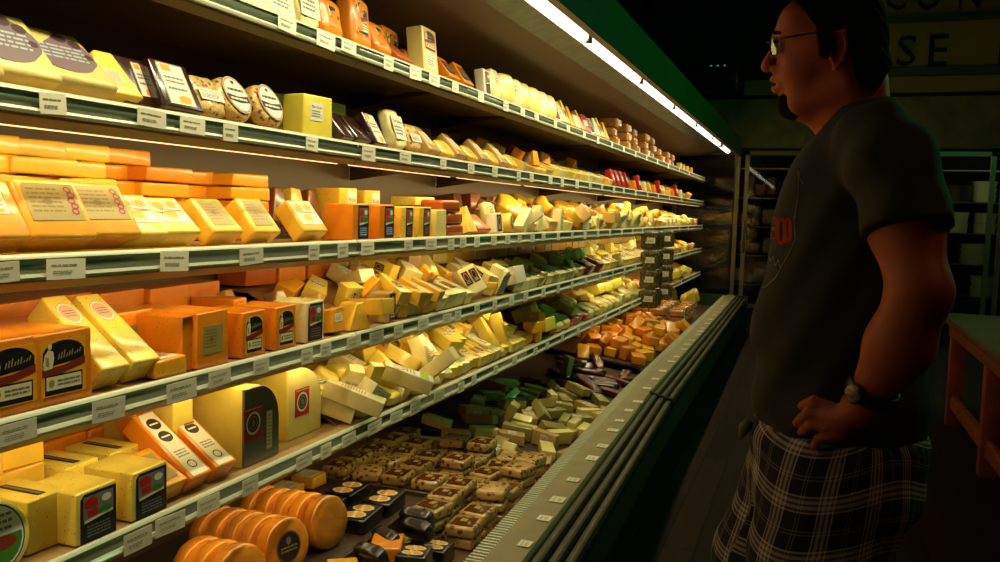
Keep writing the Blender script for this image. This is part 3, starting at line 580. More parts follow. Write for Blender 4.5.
K('hbag', 'hanging_bag', 'pil', .15, .04, .15, M_hb, 'hanging speckled snack bag', ('card', .5, .3, .5), e=.4, nz=.008, cat='snack bag', lx=0)
# ------------------------------------------------------------------ goods: arrangement by hand
R0 = random.Random(11)
def row(shelf, keys, pxs, X=-1.295, lean=0, yaw=0, roll=0, dz=0, jx=.006, jy=3, jl=3, zone=None):
    for i, px in enumerate(pxs):
        S(shelf, px, keys[i % len(keys)], X + R0.uniform(-jx, jx), lean + R0.uniform(-jl, jl) if lean else 0, yaw + R0.uniform(-jy, jy), roll, dz, zone)
UPW = ['bottom of', 'second up in', 'third up in', 'fourth up in', 'fifth up in', 'sixth up in', 'seventh up in']; NUMW = ['zero', 'one', 'two', 'three', 'four', 'five', 'six', 'seven', 'eight', 'nine', 'ten', 'eleven', 'twelve', 'thirteen', 'fourteen', 'fifteen', 'sixteen']
def stack(shelf, px, keys, X, yaw=0, jy=4, dz=0, zone=None):
    z = dz
    y = yat(px, X, SH[shelf] + .05); NST[shelf] = NST.get(shelf, 0) + 1
    for j_, k in enumerate(keys):
        h = KIND[k]['h']; o = place(k, Vector((X + R0.uniform(-.018, .018), y + R0.uniform(-.005, .005), SH[shelf] + .0015 + z)), 0, yaw + R0.uniform(-jy, jy) * 1.1, 0, zone or ('b', shelf)); z += h + .0012
        PLACE[o.name] = f'{UPW[j_]} stack {NUMW[NST[shelf]]}, {ORD[shelf]} shelf'
# S3 ------------------------------------------------
for px, n, kk in ((-70, 6, 'slab_y'), (-15, 6, 'slab_y'), (40, 6, 'slab_y'), (88, 6, 'slab_y')): stack(3, px, [kk] * n, -1.50)
stack(3, 128, ['slab_d', 'slab_o', 'slab_d', 'slab_o', 'slab_o', 'slab_o'], -1.53); stack(3, 166, ['slab_o', 'slab_o', 'slab_o', 'slab_o', 'slab_d'], -1.50); stack(3, 203, ['slab_o', 'slab_d', 'slab_o', 'slab_o', 'slab_o'], -1.55); stack(3, 250, ['slab_d', 'slab_o', 'slab_d', 'slab_o', 'slab_o'], -1.48)
S(3, 5, 'brick_black', lean=32, X=-1.29); S(3, 68, 'brick_scroll', lean=30, X=-1.285, yaw=-2); S(3, 118, 'brick_scroll', lean=33, X=-1.292)
S(3, 152, 'brick_logo', lean=40); S(3, 186, 'brick_logo', lean=46); S(3, 231, 'brick_olive', lean=44, yaw=4); S(3, 270, 'brick_olive', lean=38, yaw=3); S(3, 318, 'brick_logo_o', lean=38, yaw=2)
S(3, 361, 'tall_bpanel'); S(3, 387, 'tall_bpanel'); S(3, 407.5, 'tall_rpanel', yaw=0); S(3, 425, 'tall_rpanel'); S(3, 441, 'tall_plain')
for px, kk in ((283, 'dark_wedge'), (300, 'tall_speck2'), (316, 'dark_wedge')): S(3, px, kk, X=-1.46, lean=14, roll=-8, dz=.03)
S(3, 348, 'tall_speck', X=-1.42, dz=.032); S(3, 372, 'tall_speck', X=-1.44, dz=.03)
S(3, 356, 'slab_o', X=-1.40, dz=-.001 + .0); S(3, 392, 'o_slab', X=-1.47, dz=0)
stack(3, 425, ['log_cream', 'log_cream', 'log_cream', 'log_cream'], -1.42, dz=0); 
for i, z in enumerate((0, .046)): S(3, 456, 'log_brown', X=-1.305, dz=z, yaw=2 * i)
S(3, 452, 'log_brown', X=-1.30, dz=.092, yaw=-3)
S(3, 474, 'cream_wedge', lean=20, yaw=6); S(3, 486, 'o_slab', lean=50, X=-1.30); S(3, 494, 'green_pack', X=-1.37, dz=.035, lean=14); S(3, 500, 'white_wine', lean=6)
S(3, 513, 'round_face', X=-1.30, lean=8, yaw=10)
row(3, ['bkbr', 'bkor', 'bkbr', 'bkyl', 'bkbr', 'bkyl', 'bkor'], [462, 478, 490, 500, 509, 518, 526, 534, 542, 549, 556, 562, 568, 574, 580, 586, 592, 598, 604, 610, 616, 622, 628, 634, 640], X=-1.62, lean=7, jy=14, zone=('b', 3), dz=.0)
row(2, ['bkbr', 'bkbr', 'bkyl'], [228, 262, 292, 345, 395, 430, 455, 478, 498, 515], X=-1.63, lean=5, jy=8, zone=('b', 2))
# S2 ------------------------------------------------
S(2, -45, 'marb', lean=22, X=-1.29); S(2, 20, 'marb', lean=34, X=-1.29); S(2, 82, 'marb', lean=42, X=-1.29); S(2, 122, 'marb_w', lean=30, X=-1.30)
S(2, 146, 'choc_p', lean=24, X=-1.315, yaw=4); S(2, 186, 'choc', lean=26, X=-1.29, yaw=3)
S(2, 219, 'nut', lean=28, yaw=4, X=-1.292); S(2, 247, 'ovalp', lean=28, yaw=4); S(2, 279, 'ovalp', lean=25, yaw=4, X=-1.295)
S(2, 318, 'plain_y', yaw=-4, X=-1.30); S(2, 332, 'plain_y2', X=-1.385); S(2, 290, 'plain_y2', X=-1.44)
S(2, 352, 'choc_s', lean=40, yaw=8); S(2, 366, 'choc_s', lean=42, yaw=6); S(2, 383, 'choc_l', lean=30, yaw=6); S(2, 404, 'bagw', lean=18, yaw=6); S(2, 420, 'nut', lean=22, yaw=4)
row(2, ['tanlow', 'tanlow2', 'tanlow', 'tanlow2'], [437, 452, 464, 477, 488, 498, 507, 517], lean=46, yaw=5)
row(2, ['redp'], [616, 620.5, 625, 629.5], lean=18, yaw=3); row(2, ['or_ch', 'redp', 'cr_ch', 'am_ch'], [636, 641, 646, 651, 656, 661, 665, 670, 674, 678, 682], lean=10)
S(2, 372, 'dark_orb', X=-1.52, dz=.002); row(2, ['dark_bag'], [120, 150, 180], X=-1.56, lean=8)
# S1 ------------------------------------------------
for px, kk, le in ((258, 'white_c', 10), (284, 'white_c', 10), (312, 'bagw', 8), (337, 'o_med', 12), (366, 'o_tall', 8), (388, 'o_med', 26), (407, 'o_slab', 52), (432, 'be_tall', 6), (456, 'or_sm', 40), (470, 'or_sm', 36), (489, 'bw', 8), (499, 'redc', 8)): S(1, px, kk, lean=le, yaw=3)
S(1, 392, 'o_tall', X=-1.42, dz=.0); S(1, 415, 'o_med', X=-1.42, lean=10)
row(1, ['cr_p', 'redc', 'cr_p'], [509, 518, 527, 536, 545, 553], lean=10, yaw=-18); row(1, ['bw', 'ivory_lab', 'yel_sl', 'or_sl', 'cr_ch', 'gold_sl', 'redp'], [559, 564, 569, 574, 579, 584, 589, 594, 599, 604, 608], lean=24, yaw=-6)
row(1, ['cr_p', 'plain_y', 'or_sm'], [350, 440, 470, 500, 530, 560, 590], X=-1.50, lean=6)
for px in (617, 628, 638, 647, 655, 662, 669, 675): stack(1, px, ['tubc', 'tubc', 'tubc'] if px < 660 else ['tubc', 'tubc'], -1.31, zone=('s', 1))
row(1, ['yel_ch', 'am_ch'], [681, 684, 688, 692], X=-1.30)
# S4 ------------------------------------------------
S(4, -35, 'arch', X=-1.283); S(4, 12, 'arch', X=-1.283); S(4, 64, 'arch', X=-1.283)
for i, X in enumerate((-1.435,)): row(4, ['o_plain'], [-20, 10, 40, 66], X=X)
S(4, 118, 'pinko', X=-1.285, lean=50, yaw=3); S(4, 149, 'pinko', X=-1.285, lean=52, yaw=1)
S(4, 172, 'lowo', X=-1.285)
S(4, 136, 'olv', X=-1.43, yaw=0); S(4, 160, 'o_plain', X=-1.40); S(4, 180, 'o_plain', X=-1.405); 
S(4, 191, 'o_plain', X=-1.30); S(4, 213, 'olv', X=-1.285); S(4, 240, 'o_plain', X=-1.43); S(4, 254, 'arch_s', X=-1.285); S(4, 286, 'arch_s', X=-1.285); S(4, 315, 'redb', X=-1.285)
for px, ks in ((-40, 2), (20, 2), (75, 2), (122, 2), (164, 2), (200, 2)): stack(4, px, (['bk_big2', 'bk_big'] if px < 100 else ['bk_big', 'bk_big'])[:ks], -1.585)
for px, kk, X, le, yw, dz in ((238, 'tan_w', -1.52, 20, 0, .02), (262, 'or_ch', -1.50, 10, 10, .0), (286, 'tan_w', -1.47, 16, -12, .01), (305, 'am_ch', -1.5, 12, 0, .0), (262, 'bk_big', -1.62, 0, 0, 0), (300, 'bk_big2', -1.62, 0, 0, 0), (325, 'tan_w', -1.42, 10, 20, 0)): S(4, px, kk, X, le, yw, 0, dz)
S(4, 340, 'lowcard', X=-1.30, lean=8, yaw=6); S(4, 360, 'shrink', X=-1.295, yaw=-8); S(4, 390, 'grey_w', X=-1.30)
# S5 ------------------------------------------------
o = S(5, 2, 'ptub', X=-1.285, lean=12, yaw=-4)
S(5, 97, 'spk', X=-1.283); S(5, 150, 'spk', X=-1.283); S(5, 48, 'spk2', X=-1.33); S(5, 125, 'spk2', X=-1.43); S(5, 82, 'spk2', X=-1.43)
for px, n in ((-30, 3), (15, 3)): stack(5, px, ['pstack'] * n, -1.47)
stack(5, 70, ['ostack', 'ostack', 'ostack'], -1.59); stack(5, 110, ['ostack', 'ostack', 'ostack'], -1.60)
S(5, 175, 'longol', X=-1.29, lean=60, yaw=2); S(5, 203, 'longlab', X=-1.285, lean=52, yaw=4); S(5, 228, 'longlab', X=-1.285, lean=54, yaw=2); S(5, 186, 'longlab', X=-1.43, lean=40, yaw=4, dz=.03); S(5, 160, 'longlab', X=-1.46, lean=30, yaw=4, dz=.03)
S(5, 183, 'wheel_s', X=-1.40); S(5, 262, 'wheel_d', X=-1.31, yaw=0); S(5, 305, 'wheel_p', X=-1.355)
# deck: riser with wheels
M_ris = mat('dark brown riser', (66, 44, 22), .45, coat=.3, var=.1)
for (ya_, yb_, pf_, lb_) in ((5.62, 9.9, [(-1.0, .305), (-1.06, .365), (-1.74, .45), (-1.74, .44), (-1.07, .35), (-1.01, .302)], 'brown slanted riser under the orange chunks in the lower well'), (3.44, 5.60, [(-1.0, .305), (-1.74, .41), (-1.74, .40), (-1.01, .302)], 'brown slanted riser under the beige bricks in the lower well')):
    o = new_obj('slanted_insert', bm_mesh(extr(pf_, ya_, yb_), smooth=False), m=M_ris); tag(o, lb_, 'display insert')
riser = empty('display_riser', (-1.5, 2.0, DK)); tag(riser, 'dark brown riser box under the orange wheels in the lower well', 'riser')
M_ris = mat('dark brown riser', (66, 44, 22), .45, coat=.3, var=.1)
for nm, lo, hi in (('top_panel', (-1.74, 1.2, .372), (-1.202, 2.62, .38)), ('front_panel', (-1.202, 1.2, .3005), (-1.19, 2.62, .395)), ('side_panel', (-1.74, 2.62, .3005), (-1.19, 2.632, .395))):
    q_ = box(nm, lo, hi, M_ris, riser, .002); q_.location = -riser.location
def DKp(key, x, y, z=DK + .0015, **k): return place(key, Vector((x, y, z)), zone=k.pop('zone', ('d', 0)), **k)
z = .3815
for i in range(5): DKp('wheelw' if i else 'wheell', -1.275 - i * .055, 1.90, z, lean=6, yaw=-14, zone=('w', 0))
for i in range(5): DKp('wheelw', -1.265 - i * .055, 2.10, z, lean=6, yaw=-10, zone=('w', 0))
for i in range(3): DKp('wheelw', -1.27 - i * .055, 1.70, z, lean=6, yaw=-16, zone=('w', 0))
DKp('blackp', -1.24, 2.30, z, yaw=4, zone=('w', 0)); DKp('blackp', -1.24, 2.46, z, yaw=4, zone=('w', 0)); DKp('blackp', -1.39, 2.32, z, zone=('w', 0)); DKp('blackp', -1.39, 2.48, z, zone=('w', 0))
for x, y in ((-1.58, 2.28), (-1.60, 2.42), (-1.60, 2.56)): DKp('lowo', x, y, z, zone=('w', 0))
FR = [('blackl', -.975, 2.14, 10, 0), ('oc', -1.07, 2.16, 20, 0), ('oc2', -1.12, 2.00, 35, 0), ('oc', -1.10, 1.82, 15, 0), ('oc2', -.98, 1.93, -10, 0), ('blacko', -1.12, 2.22, 60, 20), ('blacko', -1.08, 2.33, 75, 20), ('blacko', -1.13, 2.42, 85, 20), ('blacko', -1.11, 2.10, 70, 20), ('oc', -1.12, 1.70, 0, 0), ('oc2', -1.0, 1.70, 0, 0), ('wheelw', -1.1, 1.95, 0, 88)]
for kk, x, y, yw, le in FR[:-1]: DKp(kk, x, y, DK + .002 + (KIND[kk]['d'] * math.sin(rad(le))) + (.06 if kk[0] == 'b' and kk != 'blackl' else (.055 if y > 2.05 else .03)), yaw=yw, lean=le)
# base layer under the black and orange pieces
for x in (-.99, -1.10):
    for y in (1.62, 1.76, 1.90, 2.04, 2.18, 2.32): DKp('blackl', x, y, yaw=R0.uniform(-6, 6))
# marbled packs in stacks
yy = 2.47; mr = 0
while yy < 3.36:
    x = -.955; mr += 1; mc = 0
    while x > -1.66:
        mc += 1
        if not (x < -1.10 and yy < 2.72):
            n = R0.choice([2, 2, 3, 3, 3]) if x > -1.5 else 3; zz = DK + .0015; yw = R0.uniform(-14, 14); xo, yo = R0.uniform(-.007, .007), R0.uniform(-.008, .008)
            if x > -1.0: n = min(n, 3)
            for i in range(n):
                kk = R0.choice(['strip_p', 'strip_p', 'strip_q']); o = DKp(kk, x + xo, yy + yo, zz, yaw=yw + R0.uniform(-5, 5), zone=('m', 0)); zz += .0395; PLACE[o.name] = f'{["bottom", "middle", "top"][i] if n == 3 else ["bottom", "top"][i]}, row {NUMW[mr]}, stack {NUMW[mc]} from rail'
        x -= .123
    yy += .132
# hanging bags at the shelf ends
for i, (y, zt) in enumerate(((6.75, 1.24), (6.95, 1.24), (7.5, 1.24))):
    st = new_obj('clip_strip', bm_mesh(box_bm((-1.232, y - .008, .62), (-1.230, y + .008, zt))), m=M_rail)
    tag(st, ['nearest', 'middle', 'farthest'][i] + ' plastic clip strip of hanging bags in front of the shelf rails', 'clip strip')
    for j in range(4):
        o = place('hbag', Vector((-1.21, y - .03, .64 + j * .155)), 0, -80 + R0.uniform(-10, 10), 0, ('h', i)); PLACE[o.name] = f'{["lowest", "second up", "third up", "top"][j]} on the {["nearest", "middle", "farthest"][i]} strip'
# ------------------------------------------------------------------ goods: loose rows and heaps (settled poses in BAKED)
LOOSE = []
RZ = random.Random(77)
def loose(key, loc, q, zone): LOOSE.append((key, Vector(loc), q, zone))
def Q(lean, yaw, roll=0): return (Matrix.Rotation(rad(yaw), 3, 'Z') @ Matrix.Rotation(rad(-lean), 3, 'Y') @ Matrix.Rotation(rad(roll), 3, 'X')).to_quaternion()
RAMP = [(2, 428, 697, .07), (3, 522, 697, .10), (4, 330, 697, .115), (5, 345, 697, .115)]
for k, pa, pb, hh in RAMP:          # slanted inserts that lift the goods towards the back
    y0_, y1_ = yat(pa, -1.3, SH[k]), min(yat(pb, -1.3, SH[k]), Y1 - .05); z = SH[k] + .0006; xb = -1.36 - hh / .5
    o = new_obj('slanted_insert', bm_mesh(extr([(-1.335 - .0, z), (xb, z + hh), (XB + .004, z + hh), (XB + .004, z + hh - .004), (xb + .001, z + hh - .004), (-1.33, z)], y0_, y1_), smooth=False), m=mat('insert plastic', (150, 110, 54), .5))
    tag(o, f'tan slanted display insert under the loose goods on the {ORD[k]} shelf', 'display insert')
def pick(keys, y, z): return RZ.choice(keys) if isinstance(keys[0], str) else RZ.choice(next(kk for lim, kk in keys if y < yat(lim, -1.3, z) or lim >= 697))
def heap(shelf, pa, pb, keys, lean=62, yaw=0, x0=-1.30, gap=1.1, up=.004, jy=10, jl=8, jr=0):
    z = SH[shelf]; ya, yb = yat(pa, -1.3, z), min(yat(pb, -1.3, z), Y1 - .1)
    hh = {k: h for k, _, _, h in RAMP}[shelf]; y = ya + RZ.uniform(0, .03)
    while y < yb:
        k = pick(keys, y, z); w = KIND[k]['w']; d = KIND[k]['d']; le = lean + RZ.uniform(-jl, jl)
        y += w * gap / 2; rz = min(hh, max(0, (-1.335 - x0) * .5))
        loose(k, (x0 + RZ.uniform(-.01, .01), y, z + up + rz + d * math.sin(rad(le))), Q(le, yaw + RZ.uniform(-jy, jy), RZ.uniform(-jr, jr)), ('s', shelf)); y += w * gap / 2
cream = ['ivory_sl', 'ivory_lab', 'yel_sl', 'cr_ch', 'yel_lab', 'white_wine']
mixy = ['yel_sl', 'gold_sl', 'or_sl', 'yel_ch', 'cr_ch', 'ivory_lab', 'yel_lab']
oran = ['or_sl', 'am_ch', 'or_ch', 'gold_sl']
grn = ['olive_ch', 'ivory_lab', 'green_ch', 'yel_sl', 'br_fig', 'cr_ch']
for k_ in (4, 5):
    y_ = yat(338 if k_ == 4 else 352, -1.3, SH[k_])
    while y_ < yat(690, -1.3, SH[k_]) and y_ < 8.6:
        kk_ = RZ.choice(['bky', 'bkc', 'bky', 'bkc'] if k_ == 5 or y_ > 2.6 else ['bk_big', 'bk_big2', 'bky']); place(kk_, Vector((-1.635, y_ + .09, SH[k_] + .1225)), 0, RZ.uniform(-3, 3), 0, ('b', k_)); y_ += .172
# third shelf from column 520 on
heap(3, 522, 697, [(545, ['ivory_sl', 'yel_sl', 'ivory_sl']), (560, ['ivory_lab', 'br_fig', 'tan_w']), (600, ['ivory_sl', 'ivory_lab', 'br_fig', 'yel_ch', 'cr_ch']), (640, ['cr_p', 'ivory_lab', 'yel_lab', 'br_fig']), (697, ['cr_ch', 'or_ch', 'yel_ch', 'cr_p'])], lean=24, gap=1.15, yaw=-8)
heap(3, 520, 690, [(560, ['or_sl', 'am_ch', 'dark_wedge', 'round_o']), (600, ['or_ch', 'bag', 'am_ch']), (697, ['bag', 'cr_p', 'or_ch'])], lean=22, x0=-1.46, gap=1.3, up=.01)
heap(3, 470, 650, ['dark_wedge', 'ivory_sl', 'or_sl', 'tan_w', 'br_fig', 'bag', 'yel_lab'], lean=22, x0=-1.40, up=.055, gap=1.5, jy=30)
# second shelf
heap(2, 523, 612, [(560, ['tanlow', 'tanlow2', 'yel_ch', 'yel_sl']), (600, ['ivory_lab', 'yel_lab', 'yel_sl']), (697, ['ivory_lab', 'or_ch', 'am_ch'])], lean=42, gap=1.15)
heap(2, 430, 690, [(500, ['tanlow', 'tanlow2', 'nut']), (697, ['am_ch', 'or_ch', 'tanlow', 'cr_p'])], lean=28, x0=-1.45, gap=1.3)
# fourth shelf: slopes of long wedges
heap(4, 402, 446, ['long_g', 'long_y', 'long_w', 'long_y'], lean=60, yaw=-4)
heap(4, 446, 482, ['cr_dark', 'long_w', 'cr_dark'], lean=52, yaw=-3)
heap(4, 480, 502, ['silver', 'cr_tall'], lean=18, yaw=0, x0=-1.31)
heap(4, 345, 400, ['or_sl', 'am_ch', 'long_g'], lean=45, x0=-1.42, up=.01)
heap(4, 335, 480, ['or_sl', 'yel_lab', 'yel_ch', 'gold_sl', 'tan_w', 'yel_lab', 'ivory_lab'], lean=30, x0=-1.50, jr=12, jy=25)
heap(4, 400, 500, ['yel_sl', 'gold_sl', 'ivory_lab', 'or_sl'], lean=50, x0=-1.42, up=.06, jy=30, gap=1.3)
heap(4, 503, 650, [(520, ['ivory_lab', 'cr_ch']), (548, ['br_fig', 'br_fig', 'olive_ch', 'ivory_lab']), (590, ['olive_ch', 'green_ch', 'ivory_lab', 'olive_ch', 'red_pan']), (620, ['red_pan', 'cr_ch', 'yel_lab', 'olive_ch']), (697, ['yel_sl', 'ivory_lab', 'yel_lab'])], lean=30, gap=1.2)
heap(4, 500, 650, [(545, ['yel_lab', 'tan_w', 'olive_ch']), (590, ['green_ch', 'yel_lab', 'olive_ch', 'tan_w']), (697, ['yel_lab', 'yel_ch', 'ivory_lab'])], lean=35, x0=-1.44, gap=1.2)
heap(4, 656, 694, ['yel_ch', 'am_ch', 'bag'], lean=30, gap=1.3)
# fifth shelf
heap(5, 348, 404, ['long_w', 'long_gr', 'long_w', 'long_gr', 'ylab'], lean=62, yaw=-3)
heap(5, 406, 440, ['long_y', 'long_w', 'long_w'], lean=60, yaw=-3)
heap(5, 372, 410, ['long_gr', 'long_w'], lean=60, yaw=10, x0=-1.33, up=.07)
heap(5, 442, 520, ['ivory_lab', 'yel_sl', 'long_y', 'yel_lab', 'long_gr'], lean=56, yaw=2)
heap(5, 345, 520, ['ylab', 'yel_ch', 'yel_lab', 'ivory_lab', 'yel_lab', 'yel_sl'], lean=46, x0=-1.46, up=.01, jr=10, jy=20)
heap(5, 345, 520, ['ylab', 'ivory_lab', 'yel_lab', 'am_ch', 'tan_w', 'yel_ch'], lean=30, x0=-1.54, up=.02, jr=15, jy=25)
heap(5, 410, 520, ['yel_lab', 'gold_sl', 'yel_sl', 'am_ch'], lean=55, x0=-1.43, up=.09, jy=35, gap=1.5)
heap(5, 522, 648, [(545, ['yel_ch', 'plain_y', 'am_ch']), (600, ['yel_ch', 'plain_y', 'cr_p', 'green_ch', 'redp']), (697, ['cr_p', 'ivory_lab', 'cr_ch', 'yel_lab'])], lean=26, gap=1.15)
heap(5, 522, 690, [(560, ['plain_y', 'am_ch', 'yel_ch']), (697, ['yel_lab', 'am_ch', 'plain_y', 'cr_p'])], lean=28, x0=-1.45, gap=1.3)
# the lower well
def field(keys, x0, x1, y0, y1, sx, sy, z, flatp, zone, layers=1):
    for L in range(layers):
        y = y0
        while y < y1:
            x = x1 - RZ.uniform(0, sx * .4)
            while x > x0:
                k = RZ.choice(keys); fl = RZ.random() < flatp
                loose(k, (x + RZ.uniform(-.01, .01) + (.0 if not fl else KIND[k]['h'] * .4), y + RZ.uniform(-.02, .02), z + L * .075 + (KIND[k]['d'] if fl else 0) + .005), Q(RZ.uniform(70, 88) if fl else RZ.uniform(10, 30), RZ.uniform(-75, 75) if fl else RZ.uniform(-30, 30)), zone); x -= sx
            y += sy
field(['gb', 'gb2', 'gb3', 'gb'], -1.62, -1.03, 3.44, 4.55, .16, .15, DK + .09, 1, ('g', 0), 1)
field(['gb', 'gb2', 'gb3', 'gb'], -1.5, -1.03, 3.46, 4.5, .17, .17, DK + .17, 1, ('g', 0), 1)
field(['winp', 'dbr', 'winp'], -1.6, -1.08, 4.75, 5.55, .27, .13, DK + .10, 1, ('v', 0), 1)
field(['winp', 'winp', 'gb3'], -1.5, -1.08, 4.80, 5.5, .27, .18, DK + .18, 1, ('v', 0), 1)
field(['oc', 'oc2', 'oc', 'oc2'], -1.62, -1.02, 5.72, 7.55, .155, .165, DK + .13, 0, ('o', 0), 1)
field(['oc', 'oc2', 'oc', 'ivo', 'oc2', 'oc'], -1.55, -1.05, 5.78, 7.5, .17, .19, DK + .21, 0, ('o', 0), 1)
BAKED = {}
